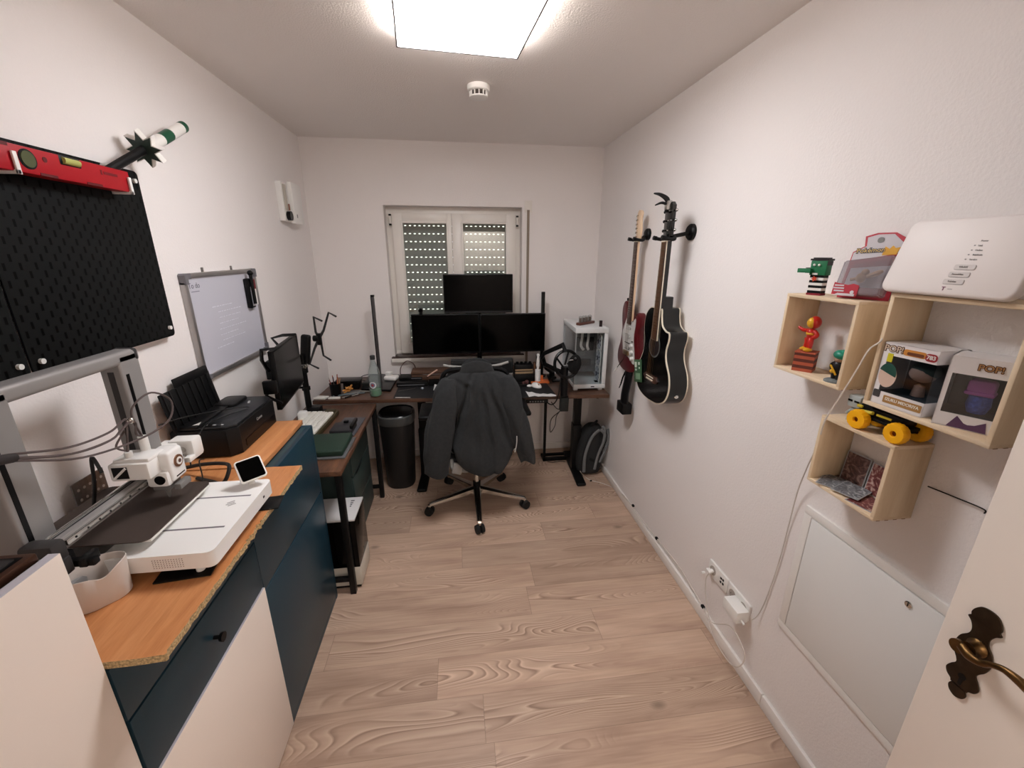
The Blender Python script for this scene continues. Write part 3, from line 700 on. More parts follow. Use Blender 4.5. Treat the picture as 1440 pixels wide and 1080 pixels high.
b = cyl(new(), Bp-ax*.16, Bp-ax*.16+Vector((-.064, 0, 0)), .006); O('wall_hook', b, mWhiteP, t)
# ------------------------------------------------------------------ whiteboard
y0, y1, z0, z1 = 1.735, 2.318, 1.168, 1.583
t = thing('whiteboard', 'whiteboard with grey aluminium frame and black marker holder on the left wall', 'whiteboard', (WL, (y0+y1)/2, z0))
mWB = mat('whiteboard_face', (205, 204, 214), .16)
O('writing_surface', box(new(), WL, -1.006, y0+.01, y1-.01, z0+.01, z1-.01), mWB, t, smooth=False)
mAluF = mat('aluminium_frame', (170, 166, 164), .35, .8)
for a in ((y0+.03, y1-.03, z1-.018, z1), (y0+.03, y1-.03, z0, z0+.018), (y0, y0+.018, z0+.03, z1-.03), (y1-.018, y1, z0+.03, z1-.03)):
    O('frame_bar', box(new(), WL, -.998, a[0], a[1], a[2], a[3], bev=.003), mAluF, t)
mCorner = mat('corner_grey', (112, 110, 114), .5)
for cy, cz, sy, sz in ((y0, z0, 1, 1), (y1, z0, -1, 1), (y0, z1, 1, -1), (y1, z1, -1, -1)):
    out = [(0, .006), (.0, .04), (.02, .04), (.02, .02), (.04, .02), (.04, 0), (.006, 0)]
    b = prism(new(), [(cy+sy*u, cz+sz*v) for u, v in out], .026, fr((WL, 0, 0), (0, 1, 0), (0, 0, 1)), bev=.0015); O('corner_cap', b, mCorner, t)
for yy in (1.90, 2.13):
    b = new(); box(b, WL, WL+.004, yy-.008, yy+.008, z1-.004, z1+.018, bev=.002); O('hanger_tab', b, mAlu, t)
text('writing', 'To do', .030, onL(-1.0056, 1.80, 1.535), mat('marker_ink', (92, 90, 104), .6), t, ext=.0002); O('underline', box(new(), -1.0057, -1.0053, 1.775, 1.828, 1.512, 1.5145), mat('marker_ink_line', (110, 108, 124), .6), t, smooth=False)
b = new()
r = random.Random(11)
for k in range(8):
    zz = 1.44-k*.024; ya = 1.86+r.uniform(0, .07); x = ya
    while x < ya+.12+r.uniform(0, .16):
        w = r.uniform(.008, .03); box(b, -1.0057, -1.0054, x, x+w, zz, zz+.0035); x += w+.006
O('faint_notes', b, mat('erased_ink', (222, 222, 232), .3), t, smooth=False)
b = new(); box(b, -1.006, -.985, 2.188, 2.238, 1.40, 1.54, bev=.006); mh = O('marker_holder', b, mBlackP, t)
O('holder_recess', box(new(), -.9855, -.9838, 2.205, 2.233, 1.41, 1.50), mat('holder_light', (186, 182, 190), .4), mh, smooth=False)
b = new(); cyl(b, (-.978, 2.214, 1.42), (-.978, 2.214, 1.56), .008); sph(b, (-.978, 2.214, 1.565), .013); mk = O('marker', b, mBlackP); tag(mk, 'black marker pen in the holder on the whiteboard', 'marker')
b = new(); cyl(b, (-.979, 2.232, 1.415), (-.979, 2.232, 1.49), .0065); cyl(b, (-.979, 2.232, 1.49), (-.979, 2.232, 1.535), .0072, mi=1); mk = O('marker', b, [mWhiteP, mat('cap_darkred', (110, 20, 28), .4)]); tag(mk, 'white marker pen with a red cap in the whiteboard holder', 'marker')
# ------------------------------------------------------------------ wall box (intercom) high on the left wall
t = thing('intercom_box', 'white wall box with a slid-open cover high on the left wall near the corner', 'wall box', (WL, 2.92, 1.83))
O('back_box', box(new(), WL, -.985, 2.80, 3.03, 1.838, 2.055, bev=.004), mWhiteP, t)
O('front_cover', box(new(), -.985, -.955, 2.875, 3.035, 1.828, 2.062, bev=.008), mWhiteP, t)
O('inner_strip', box(new(), -.984, -.975, 2.81, 2.842, 1.90, 2.04, bev=.003), mat('strip_beige', (190, 182, 170), .5), t)
b = new(); cyl(b, (-.984, 2.838, 1.868), (-.962, 2.838, 1.868), .026, n=24); O('black_dial', b, mBlackS, t)
b = new(); cyl(b, (-.978, 2.85, 1.90), (-.978, 2.85, 1.935), .008); O('fuse', b, mat('fuse_brown', (130, 80, 60), .4), t)
b = new(); box(b, -.9555, -.9542, 2.905, 2.92, 1.862, 1.882, bev=.0005); O('logo_plate', b, mGreyP, t)
# ------------------------------------------------------------------ side desk
ZS = .70
t = thing('side_desk', 'low rustic brown side desk on black legs along the left wall', 'desk', (-.79, 2.25, 0))
O('desktop', box(new(), WL+.018, -.558, 1.80, 2.715, ZS-.024, ZS, bev=.0015), mDkWoodY, t)
for lx, ly in ((-.575, 1.815), (-.575, 2.70), (-.985, 1.815), (-.985, 2.70)):
    O('leg', box(new(), lx-.014, lx+.014, ly-.014, ly+.014, 0, ZS-.024, bev=.001), mBlackM, t)
for yy in (1.815, 2.70): O('foot_bar', box(new(), -.985, -.575, yy-.010, yy+.010, .075, .098, bev=.001), mBlackM, t)
b = new(); box(b, -.60, -.59, 1.83, 2.69, ZS-.05, ZS-.024); O('apron', b, mBlackM, t)
# tower appliance under the side desk
t = thing('air_purifier', 'white and black box shaped appliance on the floor under the side desk', 'appliance', (-.66, 1.94, 0))
ax0, ax1, ay0, ay1 = -.80, -.537, 1.842, 2.045
O('base_band', box(new(), ax0, ax1, ay0, ay1, .02, .13, bev=.002), mat('appliance_white', (206, 200, 188), .4), t)
O('plinth', box(new(), ax0+.01, ax1-.01, ay0+.01, ay1-.01, 0, .02), mBlackP, t, smooth=False)
O('dark_body', box(new(), ax0+.001, ax1-.001, ay0+.001, ay1-.001, .13, .402, bev=.001), mat('smoked_gloss', (9, 7, 7), .14, ior=1.2), t)
O('top_cover', box(new(), ax0, ax1, ay0, ay1, .402, .412, bev=.001), mat('appliance_top', (216, 214, 214), .3), t)
b = new()
for yy, w in ((2.012, .018), (1.992, .014), (1.976, .010), (1.960, .007)): box(b, -.582-w/2, -.582+w/2, yy-.005, yy+.004, .412, .4126)
O('logo', b, mat('print_dark', (96, 94, 100), .5), t, smooth=False)
# drawer unit
t = thing('drawer_unit', 'dark green-grey three drawer unit under the side desk next to the black bin', 'drawers', (-.80, 2.45, 0))
mDr = mat('drawer_green_grey', (52, 66, 64), .45, bump=(500, .04))
dx0, dx1, dy0, dy1 = -.99, -.63, 2.24, 2.685
O('body', box(new(), dx0, dx1-.012, dy0, dy1, .0, ZS-.055, bev=.001), mDr, t)
for k, (za, zc) in enumerate(((.012, .208), (.214, .418), (.424, .642))):
    d = O('drawer', box(new(), dx1-.012, dx1, dy0+.002, dy1-.002, za, zc, bev=.0012), mDr, t)
    b = prism(new(), [(-.10, 0), (.10, 0), (.06, -.016), (-.06, -.016)], .0006, onL(dx1, 2.38, zc)); O('finger_recess', b, mBlackS, d, smooth=False)
# items on the side desk
t = thing('mechanical_keyboard', 'cream keyboard with rows of white keys and an olive end block on the side desk', 'keyboard', (-.87, 2.35, ZS))
Mk = Matrix.Translation((-.865, 2.355, ZS)) @ Matrix.Rotation(math.radians(-3), 4, 'Z')
O('case', box(new(), -.085, .095, -.20, .185, 0.0, .022, bev=.005, M=Mk), mat('keyboard_cream', (226, 216, 190), .4), t)
b = new()
for i in range(5):
    for j in range(14):
        box(b, -.078+i*.0335, -.048+i*.0335, -.195+j*.0262, -.171+j*.0262, .020, .034, bev=.003, seg=1, M=Mk)
O('keycaps', b, mat('keycap_white', (232, 229, 220), .4), t)
b = new(); box(b, .03, .088, .150, .20, .020, .035, bev=.004, M=Mk); box(b, .088, .104, -.19, .20, 0, .028, bev=.006, M=Mk); O('olive_block', b, mat('olive_plastic', (64, 56, 34), .5), t)
b = new(); box(b, .075, .09, -.214, -.198, .02, .03, bev=.003, M=Mk); O('rotary_knob', b, mBlackP, t)
t = thing('grey_tray_stand', 'flat grey pad with a black holder block on it on the side desk', 'desk pad', (-.66, 2.31, ZS))
O('pad', prism(new(), [(-.72, 2.20), (-.585, 2.19), (-.575, 2.46), (-.70, 2.47)], .006, Matrix.Translation((0, 0, ZS)), bev=.001), mat('pad_grey', (78, 78, 84), .5), t)
b = new(); box(b, -.715, -.598, 2.20, 2.33, ZS+.006, ZS+.034, bev=.004); O('block', b, mat('block_black', (36, 36, 40), .5), t)
b = new(); box(b, -.612, -.594, 2.22, 2.345, ZS+.03, ZS+.052, bev=.005); box(b, -.665, -.64, 2.31, 2.332, ZS+.03, ZS+.045, bev=.003); O('holder', b, mBlackP, t)
t = thing('storage_case', 'flat dark green fabric case on a grey tray at the side desk near end', 'case', (-.66, 2.03, ZS))
b = new(); box(b, -.83, -.568, 1.925, 2.165, ZS, ZS+.010, bev=.003); O('tray', b, mat('tray_grey', (92, 94, 96), .4), t)
b = new(); box(b, -.82, -.580, 1.935, 2.155, ZS+.010, ZS+.042, bev=.008, seg=3); O('green_case', b, mat('case_green', (26, 50, 38), .6, bump=(300, .2)), t)
for k, (xx, yy) in enumerate(((-.70, 2.158), (-.632, 2.160))):
    o = O('eraser', box(new(), xx, xx+.026, yy, yy+.012, ZS+.006+.004, ZS+.019, bev=.002), mWhiteP); tag(o, ['small white stub beside the keyboard on the side desk', 'small white stub between the green case and the black holder block'][k], 'stub')
b = new(); box(b, -.93, -.885, 2.14, 2.19, ZS, ZS+.05, bev=.008); o = O('small_white_box', box(new(), -.952, -.905, 2.42, 2.47, ZS, ZS+.065, bev=.008), mWhiteP); b.free()
tag(o, 'small white plastic box beside the monitor pole on the side desk', 'box')
# left monitor held by claw brackets on a gas arm pole
mon = thing('side_monitor', 'black monitor gripped by bracket arms on the left wall side desk', 'monitor', (-.83, 2.12, ZS))
Mm = fr(Vector((-.822, 2.10, 1.115)), Vector((-.045, .42, 0)), (0, 0, 1))
O('screen_body', box(new(), -.215, .215, -.135, .135, -.022, 0, bev=.003, M=Mm), mBlackP, mon)
O('display', box(new(), -.208, .208, -.124, .129, -.001, .0009, M=Mm), mScreen, mon, smooth=False)
def claw(bmx, pts, w=.008): tube(bmx, pts, w, n=4, k=1)
arm = thing('dual_monitor_arm', 'black dual monitor arm with an empty claw bracket in the left corner', 'monitor arm', (-.88, 2.56, ZS))
O('base_clamp', box(new(), -.985, -.845, 2.50, 2.62, ZS, ZS+.014, bev=.004), mBlackM, arm)
b = new(); box(b, -.93, -.86, 2.535, 2.60, ZS+.012, ZS+.05, bev=.006); O('base_block', b, mBlackP, arm)
O('pole', cyl(new(), (-.930, 2.565, ZS+.014), (-.930, 2.565, 1.08), .0175, n=24), mBlackS, arm)
b = new(); cyl(b, (-.930, 2.565, .97), (-.930, 2.565, 1.0), .026, n=24); cyl(b, (-.930, 2.565, .86), (-.930, 2.565, .88), .024, n=24); O('collar', b, mBlackM, arm)
b = new(); box(b, -.958, -.902, 2.54, 2.60, 1.0, 1.025, bev=.006); O('chrome_joint', b, mChrome, arm)
b = new(); box(b, -.027, .027, -.02, .02, 0, .185, bev=.014, seg=3, M=Matrix.Translation((-.925, 2.59, 1.01)) @ Matrix.Rotation(math.radians(8), 4, 'Y') @ Matrix.Rotation(math.radians(-4), 4, 'X')); O('spring_arm', b, mBlackP, arm)
b = new(); tube(b, [(-.93, 2.56, .985), (-.94, 2.45, 1.03), (-.93, 2.30, 1.06), (-.90, 2.14, 1.11)], .016, n=8, flat=.7); O('rear_arm', b, mBlackP, arm)
b = new(); box(b, -.925, -.85, 2.07, 2.16, 1.07, 1.16, bev=.006); O('vesa_plate', b, mBlackM, arm)
# claws around the near monitor
b = new()
T0 = lambda u, v, w: Mm @ Vector((u, v, w))
claw(b, [T0(0, 0, -.05), T0(-.16, .04, -.05), T0(-.222, .10, -.045), T0(-.238, .150, -.035), T0(-.225, .150, .012), T0(-.175, .142, .012)])
claw(b, [T0(0, 0, -.05), T0(.05, .11, -.05), T0(.04, .148, -.07), T0(.07, .155, -.03), T0(.15, .142, .010)])
claw(b, [T0(0, 0, -.05), T0(-.17, -.03, -.05), T0(-.228, -.06, -.05), T0(-.228, -.10, .008)])
claw(b, [T0(0, 0, -.05), T0(.15, -.10, -.05), T0(.16, -.145, -.03), T0(.15, -.143, .008)])
O('claw_bracket', b, mBlackM, arm)
b = new(); box(b, -.245, -.222, -.05, .01, -.055, .0, bev=.005, M=Mm); O('claw_knob', b, mBlackP, arm)
# the empty one
b = new(); Yc = 2.56
def Q(px, py, d=0): return P(px, py, y=Yc-d)
h_ = Q(448.7, 475.7)
for pth in ([(455, 464.6, 0), (462, 439.4, 0), (472.3, 445, .05)], [(444, 467, 0), (440.8, 445.7, 0), (452.6, 451.3, .05)], [(451.8, 483.5, 0), (455, 500, 0), (465.2, 506.4, .05)], [(442.4, 490, 0), (435.5, 512, 0), (447.9, 518, .05)]):
    tube(b, [h_+Vector((0, 0, .0))]+[Q(*q) for q in pth], [.009, .007, .0055, .006], n=6, k=1)
O('empty_claw', b, mat('claw_grey_black', (38, 37, 38), .5), arm)
b = new(); cyl(b, h_+Vector((-.03, .0, 0)), h_+Vector((0, -.004, 0)), .018); box(b, h_.x-.012, h_.x+.014, Yc-.01, Yc+.01, h_.z-.04, h_.z+.03, bev=.005); O('claw_hub', b, mBlackP, arm)
# ================================================================== MAIN DESK
ZD = .72; DA = math.radians(-3.15)
# desk frame: front edge from (-.98,2.762) to (1.035,2.651)
MD = Matrix.Translation((.028, 2.706, 0)) @ Matrix.Rotation(DA, 4, 'Z')    # local x along the front edge, y to the wall
t = thing('standing_desk', 'dark brown standing desk on black T legs below the window', 'desk', (.028, 3.0, 0))
O('desktop', box(new(), -1.005, 1.005, 0, .555, ZD-.025, ZD, bev=.002, M=MD), mDkWood, t)
for lx in (-.33, .845):
    b = new(); box(b, lx-.036, lx+.036, -.005, .55, 0, .026, bev=.012, seg=3, M=MD); f = O('foot', b, mBlackM, t)
    b = new(); box(b, lx-.032, lx+.032, .22, .30, .024, .40, bev=.003, M=MD); box(b, lx-.026, lx+.026, .227, .293, .40, ZD-.03, bev=.003, M=MD); O('leg_column', b, mBlackM, t)
b = new(); box(b, -.85, .95, .24, .28, ZD-.055, ZD-.025, bev=.003, M=MD); O('crossbeam', b, mBlackM, t)
b = new(); box(b, .42, .575, -.002, .03, ZD-.052, ZD-.026, bev=.004, M=MD); cb = O('height_controller', b, mBlackP, t)
b = new()
for i in range(6): box(b, .445+i*.018, .455+i*.018, -.003, 0, ZD-.043, ZD-.035, M=MD)
O('controller_buttons', b, mGreyP, cb, smooth=False)
b = new(); cyl(b, MD @ Vector((.93, .03, ZD-.036)), MD @ Vector((.93, .03, ZD-.025)), .009); O('bolt', b, mBlackM, t)
t = thing('floor_stand_frame', 'thin black metal frame standing on the floor behind the desk', 'frame', (.72, 3.12, 0))
b = new(); box(b, .665, .685, 3.08, 3.10, 0, .70, bev=.001); box(b, .665, .92, 3.08, 3.10, 0, .03, bev=.001); box(b, .665, .90, 3.17, 3.19, 0, .02); box(b, .665, .685, 3.08, 3.19, 0, .02)
O('frame', b, mBlackM, t)
o = O('hanging_cable', tube(new(), [(.62, 2.66, ZD-.04), (.66, 2.66, .63), (.70, 2.70, .60), (.68, 2.9, .45), (.70, 3.0, .30), (.73, 2.98, .36), (.71, 2.85, .5), (.73, 2.72, .62), (.74, 2.69, ZD-.03)], .003), mCableB)
tag(o, 'thin black cable loops hanging below the right end of the desk', 'cable')
o = O('floor_cable', tube(new(), [(.70, 3.06, .006), (.73, 3.0, .03), (.79, 3.0, .035), (.84, 3.04, .006)], .003), mCableB)
tag(o, 'small black cable loop on the floor behind the desk frame', 'cable')
# ------------------------------------------------------------------ monitors
def mon_(name, lab, x0, x1, z0, z1, y, yaw=0, lip=.014, grp=None):
    cx, cz = (x0+x1)/2, (z0+z1)/2; w, h = (x1-x0)/2, (z1-z0)/2
    M = Matrix.Translation((cx, y, cz)) @ Matrix.Rotation(yaw, 4, 'Z')
    t = thing(name, lab, 'monitor', (cx, y, z0), grp)
    O('housing', box(new(), -w, w, 0, .035, -h, h, bev=.004, M=M), mBlackP, t)
    O('display', box(new(), -w+.007, w-.007, -.0012, .002, -h+lip, h-.007, M=M), mScreen, t, smooth=False)
    return t, M
mA, MA_ = mon_('desk_monitor', 'left of the two black lower monitors on the desk stand', -.336, .158, .936, 1.232, 3.10, math.radians(0))
mB_, MB_ = mon_('desk_monitor', 'right of the two black lower monitors on the desk stand', .162, .657, .938, 1.228, 3.10, 0)
mC_, MC_ = mon_('desk_monitor', 'black upper monitor in front of the window above the other two', -.094, .408, 1.237, 1.514, 3.10, 0, .022)
O('lower_bezel', box(new(), -.094, .408, 3.0965, 3.10, 1.240, 1.249, bev=.001), mat('bezel_grey', (34, 34, 36), .35), mC_)
b = new(); box(b, .04, .075, 3.098, 3.101, 1.2405, 1.2455)
t = thing('triple_monitor_stand', 'black pole stand behind the three desk monitors', 'monitor stand', (.16, 3.17, ZD))
b.free()
O('stand_base', box(new(), .06, .26, 3.08, 3.24, ZD, ZD+.012, bev=.004), mBlackM, t)
O('stand_pole', cyl(new(), (.16, 3.185, ZD+.01), (.16, 3.185, 1.45), .018), mBlackM, t)
b = new(); box(b, -.10, .42, 3.165, 3.195, 1.07, 1.10, bev=.004); box(b, -.12, -.06, 3.135, 3.175, 1.04, 1.13, bev=.003); box(b, .38, .44, 3.135, 3.175, 1.04, 1.13, bev=.003); box(b, .13, .19, 3.135, 3.175, 1.34, 1.42, bev=.003); O('stand_arm', b, mBlackM, t)
t = thing('webcam', 'small black webcam on top of the lower left monitor', 'webcam', (-.262, 3.11, 1.232))
b = new(); cyl(b, (-.262, 3.085, 1.262), (-.262, 3.125, 1.262), .016, n=20); box(b, -.274, -.250, 3.09, 3.12, 1.232, 1.25, bev=.003); O('camera_body', b, mBlackP, t)
b = new(); cyl(b, (-.262, 3.083, 1.262), (-.262, 3.087, 1.262), .010, n=20); O('lens', b, mScreen, t)
# light bars
for xx, zt_, lab in ((-.59, 1.376, 'slim black vertical light bar on the left end of the desk'), (.648, 1.382, 'slim black vertical light bar rising behind the right monitor')):
    yb = 3.16 if xx > 0 else 3.10
    t = thing('light_bar', lab, 'light', (xx, yb, ZD), 'vertical light bars')
    b = new(); cyl(b, (xx, yb, ZD), (xx, yb, ZD+.012), .035, n=24); O('bar_base', b, mBlackP, t)
    O('bar', box(new(), xx-.011, xx+.011, yb-.008, yb+.008, ZD+.01, zt_-.012, bev=.003), mat('bar_diffuser', (70, 66, 66), .3), t)
    O('bar_back', box(new(), xx-.013, xx-.007 if xx < 0 else xx+.013, yb-.010, yb+.010, ZD+.01, zt_-.008, bev=.001), mBlackS, t)
    O('end_cap', box(new(), xx-.013, xx+.013, yb-.010, yb+.010, zt_-.014, zt_, bev=.002), mBlackS, t)
# monitor riser shelf and things below
t = thing('wooden_riser', 'brown wooden riser shelf along the wall under the monitors', 'riser', (.15, 3.15, ZD))
mRis = wood_mat('riser_wood', (84, 56, 40), (50, 34, 26), (110, 76, 56), 'x', .5, 9, 1)
O('riser_top', box(new(), -.36, .62, 3.07, 3.215, .79, .806, bev=.002), mRis, t)
for a in (-.35, -.12, .43, .60): O('riser_side', box(new(), a-.008, a+.008, 3.075, 3.21, ZD, .79, bev=.001), mRis, t)
b = new(); box(b, -.342, -.128, 3.075, 3.085, ZD+.02, .785, bev=.001); O('front_flap', b, mRis, t)
t = thing('soundbar', 'black curved soundbar standing on the riser under the monitors', 'speaker', (.17, 3.04, .806))
b = new(); box(b, -.06, .40, 2.985, 3.05, .80, .905, bev=.012); O('cabinet', b, mat('soundbar_black', (22, 22, 22), .5), t)
b = new(); box(b, -.045, .385, 2.982, 2.986, .81, .885, bev=.001); O('grille', b, mat('speaker_cloth', (12, 12, 12), .9, bump=(900, .6)), t)
O('top_trim', box(new(), -.058, .398, 2.99, 3.045, .9045, .908, bev=.001), mat('trim_grey', (64, 64, 66), .35), t)
b = new(); box(b, -.03, .37, 3.0, 3.05, ZD, .80, bev=.003); O('speaker_foot', b, mBlackP, t)
t = thing('toy_figure', 'tiny golden figurine in front of the soundbar', 'figurine', (.21, 2.965, .80))
b = new(); box(b, .195, .225, 2.952, 2.978, ZD, .79, bev=.003); O('pedestal', b, mBlackP, t)
b = new(); sph(b, (.21, 2.965, .862), .014); lathe(b, [(.001, .79), (.016, .79), (.013, .82), (.016, .84), (.008, .852), (.001, .854)], Matrix.Translation((.21, 2.965, 0)), 12); O('figure_body', b, mat('figurine_gold', (176, 132, 44), .4), t)
t = thing('equipment_rack', 'black device with a row of round knobs beside the soundbar', 'mixer', (.50, 3.0, ZD))
O('lower_box', box(new(), .405, .56, 2.97, 3.05, ZD, .795, bev=.003), mBlackP, t)
b = new(); box(b, .41, .545, 2.965, 3.0, .80, .815, bev=.002); box(b, .41, .545, 2.965, 3.0, .822, .834, bev=.002); O('tan_trim', b, mat('tan_strip', (150, 126, 96), .5), t)
O('upper_box', box(new(), .41, .545, 2.97, 3.04, .795, .868, bev=.003), mBlackP, t)
b = new()
for i in range(4): cyl(b, (.43+i*.032, 3.0, .868), (.43+i*.032, 3.0, .885), .010, n=12)
O('knob_row', b, mBlackS, t)
t = thing('wooden_box', 'small brown wooden block right of the knobbed device', 'box', (.585, 3.02, ZD))
O('block_body', box(new(), .563, .618, 3.033, 3.066, ZD, .865, bev=.003), mRis, t)
O('lid_panel', box(new(), .567, .614, 3.0325, 3.034, .80, .858), mat('lid_brown', (120, 78, 52), .5), t)
# things on the left half of the desk
def onD(x, y, z=0): return MD @ Vector((x, y, ZD+z))
pc = P(473, 556, z=ZD)
t = thing('pen_cup', 'black pen cup full of pens in the left corner of the desk', 'pen cup', tuple(pc)); 
b = lathe(new(), [(.001, 0), (.030, 0), (.033, .004), (.037, .085), (.038, .088), (.034, .088), (.030, .01), (.001, .008)], Matrix.Translation(pc), 24); O('cup', b, mBlackP, t)
cols = [(196, 150, 110), (150, 60, 40), (176, 90, 60), (200, 190, 180), (120, 40, 30), (60, 50, 50), (190, 120, 80)]
for k in range(7):
    a = 2*PI*k/7+.3; p0 = pc+Vector((.014*math.cos(a), .014*math.sin(a), .012)); p1 = pc+Vector((.033*math.cos(a)*1.1, .033*math.sin(a), .12+.022*((k*3) % 4)/3))
    o = O('pen', cyl(new(), p0, p1, .0036, .003, 8), mat('pen_paint', cols[k], .4)); tag(o, 'slim pen or pencil standing in the black cup', 'pen', 'pens in the black cup')
t = thing('tape_case', 'black folded case with a flat lid behind the pen cup', 'case', (-.78, 3.0, ZD))
b = new(); box(b, -.83, -.72, 2.98, 3.08, ZD, ZD+.055, bev=.006); O('case_body', b, mBlackP, t)
b = new(); box(b, -.88, -.705, 2.95, 3.06, ZD+.056, ZD+.072, bev=.006, M=None); O('case_lid', b, mBlackS, t)
b = new(); box(b, -.70, -.635, 2.985, 3.05, ZD, ZD+.042, bev=.004); o = O('small_case', b, mat('case_dark', (28, 32, 30), .5)); tag(o, 'small dark box next to the folded case behind the bottle', 'box')
t = thing('clip_box', 'small clear box of orange clips beside the pen cup', 'box', (-.79, 2.89, ZD))
b = new(); box(b, -.80, -.70, 2.86, 2.93, ZD, ZD+.012, bev=.003); O('box_tray', b, mGreyP, t)
b = new(); 
r = random.Random(4)
for k in range(9): box(b, -.022, .022, -.006, .006, -.004, .004, bev=.002, M=Matrix.Translation((-.775+r.uniform(-.02, .022), 2.895+r.uniform(-.02, .02), ZD+.018+.004*k)) @ Matrix.Rotation(r.uniform(0, 3), 4, 'Z') @ Matrix.Rotation(r.uniform(-.5, .5), 4, 'X'))
O('orange_clips', b, mat('clip_orange', (208, 146, 72), .5), t)
for k, (pts, m, lab) in enumerate((
    ([(-.98, 2.79), (-.90, 2.775), (-.885, 2.82), (-.96, 2.84)], mPaper, 'crumpled white slip at the left end of the desk'),
    ([(-.88, 2.78), (-.80, 2.775), (-.805, 2.80), (-.87, 2.805)], mPaper, 'white paper strip in front of the pen cup'))):
    b = prism(new(), pts, .012, Matrix.Translation((0, 0, ZD)), bev=.003); o = O('paper_slip', b, m, M=None); tag(o, lab, 'paper')
for k, (p0, p1, m, lab) in enumerate((
    ((-.86, 2.83), (-.66, 2.88), mat('pen_blue_grey', (96, 110, 116), .4), 'grey pen lying in front of the clip box'),
    ((-.79, 2.785), (-.70, 2.85), mAlu, 'silver pen lying near the desk front edge'),
    ((-.77, 2.78), (-.71, 2.86), mBlackP, 'black pen lying near the desk front edge'),
    ((-.745, 2.93), (-.63, 2.90), mat('clear_pen', (150, 150, 144), .3), 'clear pen lying beside the orange clips'))):
    o = O('loose_pen', cyl(new(), (p0[0], p0[1], ZD+.006), (p1[0], p1[1], ZD+.006), .005, n=10), m); tag(o, lab, 'pen')
t = thing('closed_laptop', 'closed black laptop lying behind the water bottle', 'laptop', (-.6, 3.05, ZD))
q = [P(508, 549, z=ZD), P(549, 551, z=ZD), P(562, 529, z=ZD), P(521, 528, z=ZD)]
O('laptop_base', prism(new(), [(v.x, v.y) for v in q], .009, Matrix.Translation((0, 0, ZD)), bev=.002), mBlackP, t)
O('laptop_lid', prism(new(), [(v.x, v.y) for v in q], .006, Matrix.Translation((0, 0, ZD+.010)), bev=.002), mat('laptop_lid_black', (24, 25, 27), .35), t)
t = thing('power_adapter', 'white rounded hub with a switch sitting on the closed laptop', 'adapter', (-.52, 3.14, ZD+.016))
b = new(); box(b, -.05, .05, -.035, .04, 0, .034, bev=.014, seg=3, M=Matrix.Translation((-.515, 3.14, ZD+.016)) @ Matrix.Rotation(-.3, 4, 'Z')); O('hub_body', b, mWhiteP, t)
b = new(); box(b, -.05, -.005, .0, .04, .03, .058, bev=.006, M=Matrix.Translation((-.515, 3.14, ZD+.016)) @ Matrix.Rotation(-.3, 4, 'Z')); O('plug_block', b, mWhiteP, t)
o = O('laptop_cable', tube(new(), [(-.64, 3.10, ZD+.008), (-.70, 3.14, ZD+.012), (-.76, 3.18, ZD+.02), (-.72, 3.235, ZD+.035), (-.62, 3.24, ZD+.03)], .0028), mCableB); tag(o, 'black cable curving on the desk left of the bottle', 'cable')
# bottle
pb = P(529, 556.5, z=ZD); Mb_ = Matrix.Translation(pb)
t = thing('water_bottle', 'clear plastic water bottle with dark cap and green liquid at the bottom', 'bottle', tuple(pb))
def plastic(name, tint, dcol=(150, 168, 160), fac=.18):
    m = bpy.data.materials.new(name); m.use_nodes = True; g = NG(m); nt = m.node_tree; nt.nodes.remove(nt.nodes['Principled BSDF'])
    tr = g.n('BsdfTransparent'); tr.inputs[0].default_value = lin(tint); gl = g.n('BsdfGlossy'); gl.inputs['Roughness'].default_value = .12; df = g.n('BsdfDiffuse'); df.inputs[0].default_value = lin(dcol)
    lw = g.n('LayerWeight'); lw.inputs[0].default_value = .35; m1 = g.n('MixShader'); m1.inputs[0].default_value = fac; g.l(tr.outputs[0], m1.inputs[1]); g.l(df.outputs[0], m1.inputs[2])
    m2 = g.n('MixShader'); g.l(g.math('MULTIPLY', lw.outputs['Facing'], .55), m2.inputs[0]); g.l(m1.outputs[0], m2.inputs[1]); g.l(gl.outputs[0], m2.inputs[2]); g.l(m2.outputs[0], nt.nodes['Material Output'].inputs['Surface']); return m
O('bottle_shell', lathe(new(), [(.001, 0), (.030, 0), (.039, .008), (.040, .05), (.0375, .06), (.040, .07), (.040, .10), (.037, .12), (.040, .145), (.036, .175), (.024, .215), (.0145, .245), (.014, .262)], Mb_, 28), plastic('pet_clear', (244, 249, 248), (196, 208, 208), .22), t)
O('liquid', lathe(new(), [(.001, .002), (.029, .002), (.0375, .01), (.038, .052), (.001, .053)], Mb_, 28), mat('green_liquid', (18, 120, 52), .25), t)
O('bottle_cap', lathe(new(), [(.001, .258), (.0165, .258), (.0165, .281), (.015, .284), (.001, .284)], Mb_, 24), mat('cap_black', (44, 44, 44), .5), t)
b = new(); 
N_ = 24; rings = []
def lab_disc(rad, off, nm, m):
    b = new(); c0 = None; vs = []
    for rr in (0.001, rad*.5, rad):
        vs.append([ (rr*math.cos(2*PI*j/N_), rr*math.sin(2*PI*j/N_)) for j in range(N_)])
    rings = [[Vector((pb.x+(.0405+off)*math.sin(u/.0405-.2), pb.y-(.0405+off)*math.cos(u/.0405-.2), pb.z+.088+v)) for u, v in ring] for ring in vs]
    loft(b, rings, cap=False); return O(nm, b, m, t)
l1 = lab_disc(.0235, .0006, 'round_label', mat('label_white', (214, 218, 222), .5)); lab_disc(.015, .0012, 'label_ring', mat('label_blue_grey', (110, 120, 150), .5)); lab_disc(.008, .0018, 'label_star', mat('label_red', (170, 60, 60), .5))
